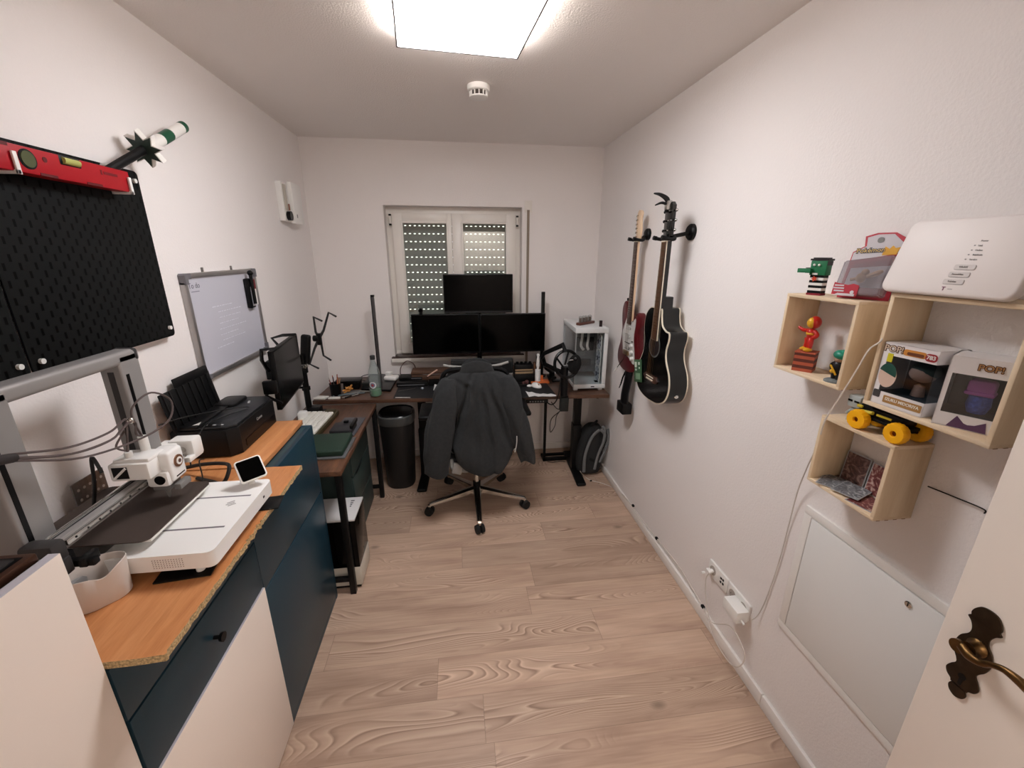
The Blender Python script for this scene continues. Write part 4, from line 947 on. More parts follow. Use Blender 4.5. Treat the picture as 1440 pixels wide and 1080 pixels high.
# mats, console stack, clear bits
o = O('desk_mat', prism(new(), [(v.x, v.y) for v in (P(553, 560.5, z=ZD), P(640, 560, z=ZD), P(640, 528, z=ZD), P(567, 530, z=ZD))], .003, Matrix.Translation((0, 0, ZD))), mat('mat_black', (24, 24, 27), .6, bump=(600, .2))); tag(o, 'black desk mat on the left half of the desk', 'desk mat')
b = new(); cyl(b, P(560, 550, z=ZD+.005), P(584, 546, z=ZD+.005), .0015, n=6); o = O('stylus', b, mAlu); tag(o, 'thin silver stylus lying on the left desk mat', 'stylus')
b = new(); cyl(b, P(556, 559, z=ZD+.005), P(577, 559, z=ZD+.005), .002, n=6); o = O('thin_rod', b, mWhiteP); tag(o, 'thin white rod along the front edge of the left desk mat', 'rod')
t = thing('console_stack', 'black slim console with silver strips at the back of the left desk mat', 'console', (-.38, 3.12, ZD))
b = new(); box(b, -.46, -.235, 2.99, 3.06, ZD+.003, ZD+.032, bev=.003); O('front_unit', b, mBlackP, t)
b = new(); box(b, -.45, -.28, 3.065, 3.17, ZD+.003, ZD+.052, bev=.003); O('rear_unit', b, mBlackS, t)
b = new(); box(b, -.45, -.26, 2.987, 2.991, ZD+.012, ZD+.020); box(b, -.36, -.285, 3.0615, 3.066, ZD+.040, ZD+.046); O('silver_strip', b, mat('strip_silver', (120, 122, 126), .35, .6), t)
b = new(); box(b, -.225, -.10, 2.99, 3.08, ZD+.003, ZD+.055, bev=.004); o = O('black_box', b, mBlackP); tag(o, 'black box on the desk just left of the jacket collar', 'box')
b = new()
for k, q in enumerate(((594, 533), (599, 535), (605, 534), (597, 540), (594, 546))): sph(b, P(q[0], q[1], z=ZD+.014), .011, (1.2, 1, .8), 10)
tube(b, [P(590, 540, z=ZD+.012), P(596, 535, z=ZD+.02), P(606, 536, z=ZD+.012)], .004); 
o = O('clear_clip', b, mat('clear_bits', (176, 184, 192), .15, trans=.4)); tag(o, 'bluish clear plastic pieces on the left desk mat beside the jacket', 'plastic pieces')
t = thing('earbud_case', 'small white tag with a round end on the desk left of the jacket', 'earbuds', tuple(P(611, 545, z=ZD)))
b = new(); box(b, -.009, .009, -.006, .006, 0, .045, bev=.003, M=Matrix.Translation(P(611, 549, z=ZD)+Vector((0, 0, 0))) @ Matrix.Rotation(.25, 4, 'Y')); O('tag_body', b, mWhiteG, t)
b = new(); sph(b, P(610, 536, z=ZD+.008), .010); O('round_end', b, mWhiteG, t)
o = O('desk_cable', tube(new(), [(-.46, 3.24, ZD+.01), (-.455, 3.245, .80), (-.41, 3.25, .85), (-.355, 3.245, .83), (-.335, 3.235, .76), (-.335, 3.225, ZD+.01)], .0035), mat('cable_brown', (96, 70, 64), .5)); tag(o, 'brown cable arch standing up behind the console', 'cable')
b = new(); cyl(b, (-.235, 2.98, .80), (-.16, 2.99, .846), .0055, n=10); box(b, -.236, -.13, 2.985, 3.03, ZD+.056, ZD+.078, bev=.003, mi=1); o = O('pencil', b, [mat('pencil_pink', (216, 178, 158), .5), mRis]); tag(o, 'pale pencil resting on a small wooden block left of the jacket', 'pencil')
# right half
q = [P(733, 560, z=ZD), P(783, 557.5, z=ZD), P(764, 534, z=ZD), P(722, 534, z=ZD)]
t = thing('mouse_pad', 'black mouse pad with white cloud pattern along its front edge', 'mouse pad', tuple(q[0]))
O('pad', prism(new(), [(v.x, v.y) for v in q], .004, Matrix.Translation((0, 0, ZD))), mat('pad_black', (20, 21, 24), .7), t)
def padP(px, py): return P(px, py, z=ZD+.0045)
b = new()
cl = [(739, 550), (744, 551.5), (748, 551), (753, 553), (760, 554), (764, 553.3), (770, 554.2), (775, 553.5), (782, 555.5), (782.5, 557), (774, 557.5), (762, 557.2), (757, 557.6), (752, 556.6), (744, 558)]
v = [padP(*q_) for q_ in cl]; prism(b, [(w.x, w.y) for w in v], .0006, Matrix.Translation((0, 0, ZD+.0042)))
O('cloud_print', b, mat('print_white3', (232, 230, 228), .6), t, smooth=False)
pm = P(755, 545, z=ZD+.004)
t = thing('computer_mouse', 'white computer mouse on the black mouse pad', 'mouse', tuple(pm))
b = new(); sph(b, pm+Vector((0, .02, .004)), .03, (1.0, 1.65, .95), 20, R=Matrix.Rotation(.5, 4, 'Z'))
bmesh.ops.bisect_plane(b, geom=b.verts[:]+b.edges[:]+b.faces[:], plane_co=pm+Vector((0, 0, .001)), plane_no=(0, 0, -1), clear_outer=True); bmesh.ops.holes_fill(b, edges=b.edges[:])
O('mouse_shell', b, mWhiteG, t)
b = new(); cyl(b, pm+Vector((.006, -.012, .026)), pm+Vector((.014, -.008, .027)), .006, n=12); O('scroll_wheel', b, mat('wheel_tan', (196, 160, 140), .5), t)
o = O('small_mouse', sph(new(), P(744.5, 542.5, z=ZD+.012), .014, (1.4, 1, .7), 12), mWhiteG); tag(o, 'small white knob beside the left of the computer mouse', 'knob')
t = thing('orange_box', 'orange cardboard box lid lying behind the mouse pad', 'box', (.60, 3.0, ZD))
b = new(); box(b, .53, .67, 2.955, 3.03, ZD, ZD+.016, bev=.002, M=None); O('flat_lid', b, mOrange, t)
b = new(); box(b, .563, .63, 2.998, 3.026, ZD+.016, ZD+.05, bev=.002); O('open_box', b, mOrange, t)
pl = Vector((.585, 2.985, ZD+.016))
t = thing('lint_roller', 'white lint roller standing upright behind the mouse', 'lint roller', tuple(pl))
O('roller', cyl(new(), pl+Vector((0, 0, .0)), pl+Vector((0, 0, .088)), .021, n=24), mWhiteP, t)
O('roller_handle', lathe(new(), [(.001, .088), (.009, .088), (.009, .10), (.0145, .12), (.012, .16), (.0085, .185), (.012, .20), (.009, .208), (.001, .21)], Matrix.Translation(pl), 18), mWhiteP, t)
b = new(); box(b, .574, .589, 3.008, 3.022, ZD+.05, ZD+.21, bev=.004); o = O('black_remote', b, mBlackP); tag(o, 'narrow black stick standing directly behind the white lint roller', 'stick')
o = O('phone', box(new(), .70, .86, 2.98, 3.04, ZD, ZD+.012, bev=.003, M=None), mBlackS); tag(o, 'flat black device on the desk behind the microphone arm', 'device')
b = new(); r = random.Random(8)
t = thing('desk_clutter_tray', 'low dark tray with reddish trinkets on the desk right of the jacket', 'tray', (.46, 2.93, ZD))
O('tray_body', box(new(), .40, .52, 2.89, 2.96, ZD+.0, ZD+.022, bev=.004), mBlackP, t)
b = new(); sph(b, (.49, 2.915, ZD+.03), .017); sph(b, (.465, 2.905, ZD+.028), .012); O('trinkets', b, mat('trinket_maroon', (84, 48, 46), .5), t)
# ------------------------------------------------------------------ microphone on its arm
t = thing('microphone_arm', 'black boom arm holding a shock mounted microphone in front of the desk', 'microphone', (.70, 3.0, ZD))
YM = 2.66
def Qm(px, py, d=0): return P(px, py, y=YM+d)
b = new(); cyl(b, (.72, 3.10, ZD), (.72, 3.10, ZD+.05), .022); box(b, .69, .75, 3.06, 3.14, ZD-.0, ZD+.018, bev=.004); O('clamp', b, mBlackM, t)
O('lower_arm', tube(new(), [(.72, 3.10, ZD+.05), Qm(767, 516, .25), Qm(762, 500, .2)], .021, n=6, k=1, flat=.7), mBlackP, t)
O('upper_arm', tube(new(), [Qm(762, 503, .2), Qm(765, 497, .15), Qm(792, 485, .02), Qm(795, 495, .0)], [.016, .016, .019, .015], n=6, k=1, flat=.8), mBlackP, t)
O('cross_arm', tube(new(), [Qm(765, 512, .2), Qm(786, 522, .03), Qm(794, 528, 0)], .018, n=6, k=1, flat=.8), mBlackP, t)
c0 = Qm(796, 510); rad = .076; 
c0 = Qm(797, 512)
b = new(); ring = [c0+Vector((.085*math.cos(a)*.98, .02*math.sin(a), .088*math.sin(a))) for a in [2*PI*j/20 for j in range(20)]]
tube(b, ring, .0105, n=8, k=2, closed=True); O('shock_mount_ring', b, mBlackS, t)
b = new()
for a in (.5, 1.4, 2.6, 3.6, 4.4, 5.6): cyl(b, c0+Vector((.083*math.cos(a), .02*math.sin(a), .085*math.sin(a))), c0+Vector((.02*math.cos(a+.9), 0, -.02+.02*math.sin(a+.9))), .0065, n=8)
O('elastic_band', b, mBlackP, t)
b = new(); sph(b, Qm(808, 512, -.02), .060, (.75, .6, 1.1), 20, R=Matrix.Rotation(.15, 4, 'Y')); O('foam_windscreen', b, mat('foam_black', (10, 10, 10), .95, bump=(500, .6)), t)
b = new(); cyl(b, Qm(799, 507, -.05), Qm(806, 506, -.055), .004); sph(b, Qm(809, 504, -.055), .008); O('chrome_clip', b, mat('clip_grey', (120, 120, 120), .3, .8), t)
b = new(); cyl(b, Qm(794, 516), Qm(793, 556), .025, n=20); O('microphone_body', b, mBlackP, t)
b = new(); Mmic = Matrix.Translation(Qm(793, 568)); box(b, -.029, .029, -.022, .022, -.050, .050, bev=.006, M=Mmic @ Matrix.Rotation(.02, 4, 'Y')); O('microphone_head', b, mat('mic_mesh', (34, 36, 34), .6, .3, bump=(900, .8)), t)
b = new(); box(b, -.026, .026, -.022, .022, -.003, .006, bev=.003, M=Matrix.Translation(Qm(793, 557))); O('mic_collar', b, mBlackS, t)
O('microphone_cable', tube(new(), [Qm(790, 520, .0), Qm(787, 545, -.01), Qm(783, 562, 0), Qm(776, 569, .02), Qm(768, 565, .05), Qm(763, 562, .08)], .0045), mCableB, t)
# ------------------------------------------------------------------ white PC case
t = thing('computer_case', 'white computer case with glass sides showing its fans on the right end of the desk', 'computer', (.92, 2.98, ZD))
PM = Matrix.Translation((.80, 2.752, ZD)) @ Matrix.Rotation(math.radians(-3), 4, 'Z')
W_, D_, H_ = .228, .44, .452
mPC = mat('pc_white', (222, 224, 224), .32)
b = new(); box(b, -.004, W_, -.003, D_, H_-.035, H_, bev=.004, M=PM); O('top_panel', b, mPC, t)
b = new(); box(b, 0, W_, 0, D_, .018, .05, bev=.003, M=PM); O('bottom_panel', b, mPC, t)
b = new(); box(b, W_-.028, W_, 0, .028, .05, H_-.035, bev=.003, M=PM); O('front_pillar', b, mPC, t)
b = new(); box(b, W_-.006, W_, .028, D_, .05, H_-.035, M=PM); box(b, 0, W_-.006, D_-.006, D_, .05, H_-.035, M=PM); O('rear_shell', b, mPC, t, smooth=False)
b = new(); box(b, 0, .012, D_-.02, D_, .05, H_-.035, M=PM); O('rear_pillar', b, mPC, t)
for fx, fy in ((.02, .015), (W_-.03, .015), (.02, D_-.03), (W_-.03, D_-.03)):
    O('case_foot', box(new(), fx-.015, fx+.015, fy, fy+.03, .0, .018, bev=.003, M=PM), mPC, t)
b = new(); box(b, .001, .005, .004, D_-.02, .05, H_-.035, M=PM); O('side_glass', b, mGlassPC, t, smooth=False)
b = new(); box(b, .004, W_-.028, .001, .005, .05, H_-.035, M=PM); O('front_glass', b, mGlassPC, t, smooth=False)
b = new(); box(b, -.0005, .0055, .0005, .006, .05, H_-.035, M=PM); O('glass_corner', b, mat('glass_edge', (150, 156, 158), .3), t, smooth=False)
b = new(); box(b, .012, W_-.03, .16, D_-.03, .10, H_-.06, M=PM); bmb = O('motherboard_tray', b, mat('pcb_grey', (96, 100, 102), .5, var=(25, .5)), t, smooth=False)
b = new(); box(b, .03, .17, .15, .16, .26, .36, bev=.004, M=PM); box(b, .02, .15, .13, .16, .15, .20, bev=.004, M=PM); O('graphics_card', b, mat('gpu_dark', (40, 40, 42), .4), t)
for k in range(2):
    O('white_cable_comb', tube(new(), [PM @ Vector((.075+k*.045, .12, H_-.04)), PM @ Vector((.068+k*.045, .10, H_-.09)), PM @ Vector((.060+k*.045, .09, H_-.14)), PM @ Vector((.085+k*.035, .11, H_-.175))], [.010, .009, .009, .011], n=6, flat=.6), mWhitePaint, t)
mFan = mat('fan_grey', (206, 208, 216), .4); mFanD = mat('fan_hub', (86, 88, 100), .4)
for k in range(3):
    zc = .105+k*.118
    b = new(); Mf = PM @ fr((W_-.034, .085, zc), (0, -1, 0), (0, 0, 1))
    prism(b, rrect(.114, .114, .01), .006, Mf, mi=0); ring2 = []
    for j in range(9): prism(b, [(.012, -.003), (.050, -.012), (.050, .006), (.012, .004)], .002, Mf @ Matrix.Rotation(2*PI*j/9, 4, 'Z') @ Matrix.Translation((0, 0, .0065)), mi=1)
    cyl(b, Mf @ Vector((0, 0, .006)), Mf @ Vector((0, 0, .012)), .016, n=18, mi=2); cyl(b, Mf @ Vector((0, 0, .0055)), Mf @ Vector((0, 0, .0064)), .053, n=28, mi=3)
    O('fan', b, [mWhiteP, mFan, mFanD, mat('fan_well_%d' % k, (96, 99, 108), .5)], t)
    b = new(); Mf = PM @ fr((.055+.0, D_-.035, .12+k*.0), (1, 0, 0), (0, 0, 1)); b.free()
b = new(); box(b, .012, .03, .03, D_-.04, .235, .242, M=PM); O('side_rail', b, mPC, t)
b = new(); box(b, .125, .15, -.001, .0005, .028, .036, bev=.001, M=PM); O('power_button', b, mat('button_dark', (60, 60, 66), .4), t)
b = new(); box(b, .165, .19, .045, .08, .05, .056, bev=.002, M=PM); O('small_bracket', b, mBlackP, t)
# things on the PC case
t = thing('nixie_clock', 'little wooden clock block with four glass tubes on the computer case', 'clock', tuple(PM @ Vector((.10, .19, H_))))
Mn = PM @ Matrix.Translation((.105, .17, H_)) @ Matrix.Rotation(math.radians(38), 4, 'Z')
O('wooden_base', box(new(), -.085, .085, -.018, .018, 0, .018, bev=.002, M=Mn), wood_mat('clock_wood', (92, 52, 40), (58, 32, 26), (120, 72, 54), 'x', .4), t)
for k in range(4):
    b = new(); lathe(b, [(.001, .018), (.013, .018), (.013, .055), (.010, .062), (.001, .064)], Mn @ Matrix.Translation((-.06+k*.036, 0, 0)), 14); tb_ = O('glass_tube', b, mClear, t)
    b = new(); cyl(b, Mn @ Vector((-.06+k*.036, 0, .018)), Mn @ Vector((-.06+k*.036, 0, .048)), .009, n=12); O('digit_core', b, mat('tube_core', (120, 104, 92), .5, .3), tb_)
b = new(); cyl(b, PM @ Vector((.185, .06, H_)), PM @ Vector((.185, .06, H_+.042)), .011, n=16); o = O('black_tin', b, mat('tin_black', (30, 14, 18), .35)); tag(o, 'small black cylinder on the front right of the computer case', 'canister')
# ------------------------------------------------------------------ waste bin
t = thing('waste_bin', 'tall black plastic waste bin with a grey rim under the desk', 'bin', (-.46, 2.90, 0))
Mbn = Matrix.Translation((-.462, 2.895, 0)); 
def oval(rx, ry, z, n=36, p=2.6): return [Mbn @ Vector((rx*(abs(math.cos(a))**(2/p))*(1 if math.cos(a) >= 0 else -1), ry*(abs(math.sin(a))**(2/p))*(1 if math.sin(a) >= 0 else -1), z)) for a in [2*PI*j/n for j in range(n)]]
O('bin_body', loft(new(), [oval(.095, .10, 0), oval(.101, .108, .01), oval(.122, .132, .50), oval(.122, .132, .51)]), mat('bin_black', (20, 20, 21), .5, bump=(160, .3)), t)
O('bin_rim', loft(new(), [oval(.124, .134, .505), oval(.127, .138, .51), oval(.128, .139, .565), oval(.121, .132, .572), oval(.115, .126, .568)]), mat('rim_grey', (74, 76, 76), .35), t)
O('bag_edge', loft(new(), [oval(.122, .133, .570), oval(.118, .128, .576), oval(.100, .112, .566), oval(.03, .03, .55)]), mat('bag_black', (22, 22, 24), .2), t)
# ------------------------------------------------------------------ backpack
t = thing('backpack', 'grey and black backpack with striped straps on the floor against the right wall', 'backpack', (.995, 2.90, 0))
bc = Vector((.985, 2.90, 0))
def bpring(z, w, d, dx=0, dy=0):
    return [bc+Vector((dx+w*(abs(math.cos(a))**.75)*(1 if math.cos(a) >= 0 else -1), dy+d*(abs(math.sin(a))**.75)*(1 if math.sin(a) >= 0 else -1), z)) for a in [2*PI*j/28 for j in range(28)]]
O('pack_body', loft(new(), [bpring(.0, .085, .08), bpring(.02, .098, .10), bpring(.12, .108, .112), bpring(.24, .104, .105, .008), bpring(.33, .088, .09, .02), bpring(.38, .06, .065, .03), bpring(.405, .03, .035, .035)]), mat('pack_dark', (34, 35, 36), .85, bump=(400, .5)), t, sub=1)
mStrap = mat('strap_grey', (108, 110, 111), .85, bump=(700, .4)); mStrapD = mat('strap_black', (12, 12, 13), .8)
def onpack(px, py, d=0): return P(px, py, y=2.785-d)
for k, (pth, w, m, nm) in enumerate((
    ([(821, 664), (823, 640), (832, 616), (843, 605), (849, 608)], .012, mStrap, 'shoulder_strap'),
    ([(836, 660), (841, 640), (849, 620), (850, 603), (846, 600)], .011, mStrap, 'shoulder_strap'),
    ([(843, 650), (851, 633), (856, 618), (855, 603)], .010, mStrap, 'side_panel'),
    ([(818, 662), (819, 643), (828, 616), (840, 602)], .005, mStrapD, 'piping'),
    ([(840, 656), (846, 636), (853, 618), (852, 603)], .004, mStrapD, 'piping'),
    ([(829, 645), (835, 648)], .010, mStrapD, 'buckle'))):
    O(nm, tube(new(), [onpack(px, py, .0) for px, py in pth], w, n=8, flat=.45, side=(1, 0, 0)), m, t)
O('top_handle', tube(new(), [bc+Vector((.0, -.03, .39)), bc+Vector((.02, -.05, .425)), bc+Vector((.05, -.02, .43)), bc+Vector((.06, .02, .40))], .008), mStrapD, t)
# ================================================================== OFFICE CHAIR + JACKET
CC = Vector((.09, 2.545, 0))
t = thing('office_chair', 'office chair with chrome five star base and black castors at the desk', 'chair', tuple(CC))
b = new(); cyl(b, CC+Vector((0, 0, .09)), CC+Vector((0, 0, .13)), .032, n=24); O('hub', b, mChrome, t)
b = new(); cyl(b, CC+Vector((0, 0, .12)), CC+Vector((0, 0, .17)), .026, n=24); cyl(b, CC+Vector((0, 0, .165)), CC+Vector((0, 0, .37)), .019, n=20, mi=1); O('gas_column', b, [mBlackP, mChrome], t)
for k in range(5):
    a = math.radians(270+72*k); d = Vector((math.cos(a), math.sin(a), 0)); s = Vector((-d.y, d.x, 0))
    p0 = CC+d*.02+Vector((0, 0, .118)); p1 = CC+d*.335+Vector((0, 0, .078))
    def sec(p, w, h): return [p+s*w+Vector((0, 0, -h)), p+s*w+Vector((0, 0, h*.6)), p+s*w*.6+Vector((0, 0, h)), p-s*w*.6+Vector((0, 0, h)), p-s*w+Vector((0, 0, h*.6)), p-s*w+Vector((0, 0, -h))]
    arm_ = O('base_arm', loft(new(), [sec(p0, .026, .02), sec(p0.lerp(p1, .5), .020, .014), sec(p1, .014, .009)]), mChrome, t)
    cs = p1+Vector((0, 0, -.02)); wd = Matrix.Rotation(math.radians(20+k*31), 3, 'Z') @ d
    b = new(); cyl(b, p1+Vector((0, 0, -.005)), p1+Vector((0, 0, -.028)), .008); cyl(b, p1+Vector((0, 0, -.002)), p1+Vector((0, 0, -.018)), .011, mi=1)
    ax_ = Vector((-wd.y, wd.x, 0)); wc = Vector((p1.x, p1.y, .0305))
    for sd in (-1, 1): cyl(b, wc+ax_*sd*.006, wc+ax_*sd*.026, .0300, .027, 24)
    box(b, -.006, .006, -.02, .02, -.006, .03, bev=.004, M=Matrix.Translation(wc) @ Matrix.Rotation(math.atan2(wd.y, wd.x), 4, 'Z')); 
    O('castor', b, [mRubber, mChrome], t)
mMesh = mat('seat_grey_mesh', (128, 126, 124), .8, bump=(900, .5)); mFrameG = mat('chair_frame_grey', (146, 144, 140), .4)
b = new(); box(b, -.13, .13, -.12, .14, .36, .395, bev=.012, M=Matrix.Translation(CC)); O('mechanism', b, mBlackP, t)
b = new(); prism(b, rrect(.47, .46, .12), .055, Matrix.Translation(CC+Vector((0, .02, .405))), bev=.02); O('seat', b, mat('seat_cloth', (44, 44, 46), .85, bump=(700, .4)), t)
b = new(); tube(b, [CC+Vector((-.16, -.19, .44)), CC+Vector((-.15, -.215, .40)), CC+Vector((-.07, -.20, .372)), CC+Vector((.0, -.13, .37)), CC+Vector((.07, -.20, .372)), CC+Vector((.15, -.215, .40)), CC+Vector((.16, -.19, .44))], .026, n=10, flat=.6, side=(0, 1, 0)); O('seat_frame', b, mFrameG, t)
b = new(); box(b, -.03, .03, -.012, .012, -.07, .0, bev=.006, M=Matrix.Translation(CC+Vector((-.115, -.235, .435))) @ Matrix.Rotation(.25, 4, 'Y')); O('lumbar_bracket', b, mFrameG, t); b = box(new(), -.028, .028, -.012, .012, -.05, .0, bev=.006, M=Matrix.Translation(CC+Vector((.115, -.225, .42))) @ Matrix.Rotation(-.5, 4, 'Y')); O('lumbar_bracket', b, mFrameG, t)
b = new(); tube(b, [CC+Vector((0, -.10, .40)), CC+Vector((0, -.16, .43)), CC+Vector((0, -.19, .55)), CC+Vector((0, -.185, .80))], .028, n=10, flat=.6, side=(1, 0, 0)); O('back_spine', b, mBlackP, t)
# back: curved mesh panel with grey frame
yb = CC.y-.155
back = []
b = new(); pts = [(-.19, 0, .52), (-.215, .0, .75), (-.20, .0, .95), (-.155, .0, 1.02), (0, -.02, 1.035), (.155, .0, 1.02), (.20, .0, .95), (.215, .0, .75), (.19, .0, .52), (.0, -.02, .48)]
tube(b, [(CC.x+x, yb+y, z-.02) for x, y, z in pts], .013, n=8, closed=True); O('back_frame', b, mBlackP, t)
b = new(); tube(b, [(CC.x-.185, yb+.05, 1.022), (CC.x-.13, yb+.04, 1.014), (CC.x, yb+.03, 1.008), (CC.x+.13, yb+.04, 1.014), (CC.x+.205, yb+.05, 1.030)], .008, n=8); O('headrest_bar', b, mFrameG, t)
b = new(); prism(b, [(CC.x+x*.96, z-.02) for x, y, z in pts], .010, fr((0, yb+.005, 0), (1, 0, 0), (0, 0, 1))); O('back_mesh', b, mat('back_black_mesh', (22, 22, 23), .8, bump=(900, .6)), t)
for sx in (-1, 1):
    b = new(); tube(b, [CC+Vector((sx*.13, .02, .38)), CC+Vector((sx*.255, .02, .40)), CC+Vector((sx*.30, .015, .50)), CC+Vector((sx*.30, .01, .675))], .018, n=8, flat=.6, side=(0, 1, 0)); ar = O('armrest_post', b, mBlackP, t)
    b = new(); box(b, -.045, .045, -.13, .13, 0, .028, bev=.012, seg=3, M=Matrix.Translation(CC+Vector((sx*.305, .0, .68)))); O('armrest_pad', b, mBlackP, ar)
# jacket
mJ = mat('fleece_charcoal', (46, 47, 48), .95, bump=(420, .9, .0015), var=(60, .12), sheen=.06, spec=.15)
JC = Vector((.105, 2.365, 0))
t = thing('fleece_jacket', 'dark grey fleece jacket draped over the back of the office chair', 'jacket', (JC.x, JC.y, .70))
NT = 96
def bump_(a, c, w, h): return h*math.exp(-((a-c)/w)**2)
def fold(x, z):
    """soft folds fanning out from the collar; x and z are room coordinates"""
    ang = math.atan2(x-.105, 1.14-z); A = min(1, max(0, (1.02-z)/.14)); f = 0
    for c, w, h in ((-.40, .05, .010), (-.262, .024, -.056), (-.18, .045, .026), (-.065, .04, -.012), (.02, .05, .018), (.105, .018, -.020), (.165, .04, .020), (.285, .035, -.024), (.38, .04, .010)):
        f += bump_(ang, c, w, h)
    f += .004*math.sin(ang*40+z*9)+.003*math.sin(z*26+x*20)
    k = (x-.02)*.75+(z-.93)          # short diagonal crease below the left shoulder
    f += bump_(k, 0, .018, -.016)*bump_(x, -.0, .07, 1)-bump_(k, .035, .02, -.008)*bump_(x, -.0, .07, 1)
    k2 = (z-.60)-.35*(x-.28); f += bump_(k2, 0, .02, -.010)*bump_(x, .27, .06, 1)
    return f*A
def lerp_prof(prof, n):
    out = []
    for i in range(n):
        t_ = i/(n-1)*(len(prof)-1); k = min(int(t_), len(prof)-2); f = t_-k
        out.append(tuple(a+(b-a)*f for a, b in zip(prof[k], prof[k+1])))
    return out
#        z      x left   x right  half depth
prof = [(1.005, .010, .225, .030), (.992, -.060, .285, .042), (.968, -.092, .316, .050), (.930, -.092, .318, .058), (.88, -.070, .300, .062), (.82, -.045, .282, .064), (.75, -.030, .290, .066), (.68, -.030, .302, .068), (.60, -.045, .318, .072), (.52, -.066, .328, .078), (.46, -.066, .326, .082), (.405, -.040, .300, .082), (.375, .0, .255, .078), (.37, .03, .225, .070), (.40, .05, .205, .06), (.46, .05, .205, .05)]
rings = []
NZ = 52
for i, (z, xl, xr, d) in enumerate(lerp_prof(prof, NZ)):
    ring = []; cx = (xl+xr)/2; w = (xr-xl)/2
    inner = i > NZ*13/15
    for j in range(NT):
        a = 2*PI*j/NT; ca, sa = math.cos(a), math.sin(a)
        x = cx+w*(abs(ca)**.8)*(1 if ca >= 0 else -1); y = d*(abs(sa)**.8)*(1 if sa >= 0 else -1)
        zz = z
        if z > .93: zz = z-.030*(abs(x-.105)/.2)**2*min(1, (z-.93)/.05)
        if z < .56: zz = z+(.070*min(1.3, max(0, abs(x-.135)/.19))**3.6+.018*max(0, (.05-x)/.1)+(.05 if sa > .2 else 0))*min(1, (.56-z)/.12)
        fl = fold(x, z)*(1 if sa < .25 else 0)*(.4 if inner else 1)
        ring.append(Vector((x+.004*math.sin(z*30+a*2), JC.y+.012-.075*(1-z)+y-fl, zz)))
    rings.append(ring)
O('jacket_body', loft(new(), rings), mJ, t, ang=180, sub=1)
# collar
cr = []
for zz, w, d in ((.985, .118, .040), (1.01, .108, .040), (1.045, .096, .040), (1.066, .088, .038), (1.072, .080, .034), (1.052, .082, .032), (1.01, .088, .03)):
    cr.append([Vector((JC.x-.004+w*math.cos(a), JC.y+.012+d*math.sin(a), zz-.030*abs(math.cos(a))**2)) for a in [2*PI*j/40 for j in range(40)]])
O('collar', loft(new(), cr), mJ, t, ang=180, sub=1)
def sleeve(pts, rx, ry, seed, nm='sleeve'):
    r = random.Random(seed); P_ = smooth_path(pts, 9); N = len(P_); rings = []
    ph = [r.uniform(0, 6) for _ in range(6)]
    for i, p in enumerate(P_):
        tt = i/(N-1)*(len(rx)-1); k = min(int(tt), len(rx)-2); f = tt-k
        a_, b_ = rx[k]+(rx[k+1]-rx[k])*f, ry[k]+(ry[k+1]-ry[k])*f
        u = i/(N-1); ring = []
        for j in range(48):
            a = 2*PI*j/48
            w = 1+.05*math.sin(3*a+ph[0]+u*2)+.10*math.sin(4*a+ph[1]-u*3.5)*(.5+.5*math.sin(u*5+ph[4]))
            w += -.16*math.exp(-((math.sin((u*3.1+a*.55+ph[2])))/.22)**2)*(.3+.7*math.sin(PI*min(1, u*1.1)))
            w += .05*math.sin(u*30+ph[3]+2.5*a)*max(0, u-.45)*1.5
            ring.append(p+Vector((a_*w*math.cos(a), b_*w*math.sin(a), .018*math.sin(a*2+ph[3])*(u > .9))))
        rings.append(ring)
    last = rings[-1]; c = sum(last, Vector())/len(last)
    rings.append([c+(v-c)*.86+Vector((0, 0, -.002)) for v in last]); rings.append([c+(v-c)*.76+Vector((0, 0, .05)) for v in last])
    return O(nm, loft(new(), rings), mJ, t, ang=180, sub=1)
sleeve([(-.050, 2.372, .962), (-.082, 2.345, .90), (-.098, 2.325, .80), (-.128, 2.305, .66), (-.150, 2.29, .52), (-.162, 2.285, .385)], [.048, .068, .080, .086, .080, .070], [.040, .054, .058, .058, .056, .05], 2)
sleeve([(.262, 2.372, .968), (.294, 2.355, .90), (.308, 2.335, .80), (.342, 2.32, .68), (.378, 2.31, .54), (.405, 2.31, .425)], [.046, .060, .066, .064, .056, .046], [.042, .054, .058, .056, .05, .042], 5)
b = new(); tube(b, [(.325, 2.262, .62), (.322, 2.25, .575), (.312, 2.247, .52)], .003, n=6, flat=.5); O('zip_edge', b, mat('zip_light', (180, 176, 172), .4), t)
# ================================================================== RIGHT WALL
# guitars
mMaple = wood_mat('maple_neck', (228, 196, 160), (208, 170, 130), (240, 214, 184), 'z', .35, 8, .6)
mRose = wood_mat('rosewood', (66, 40, 30), (40, 24, 20), (92, 58, 44), 'z', .4, 12, 1)
mWine = mat('wine_red_gloss', (88, 12, 20), .32); mPick = mat('pickguard_white', (212, 210, 206), .25)
mGB = mat('guitar_black', (7, 7, 8), .2, coat=.25); mBind = mat('cream_binding', (226, 216, 196), .35); mTuner = mat('tuner_chrome', (180, 178, 174), .2, 1.0)
mPick2 = mat('pickup_white', (196, 194, 188), .35)
def spl(pts, k=5): return [(v.x, v.y) for v in smooth_path([(x, y, 0) for x, y in pts], k, True)]
GX = 1.045      # electric guitar front face
def gl(u, v): return (u, v)
EC = 2.435
t = thing('electric_guitar', 'wine red electric guitar with white pickguard hanging left of the acoustic guitar', 'guitar', (WR, EC, .95))
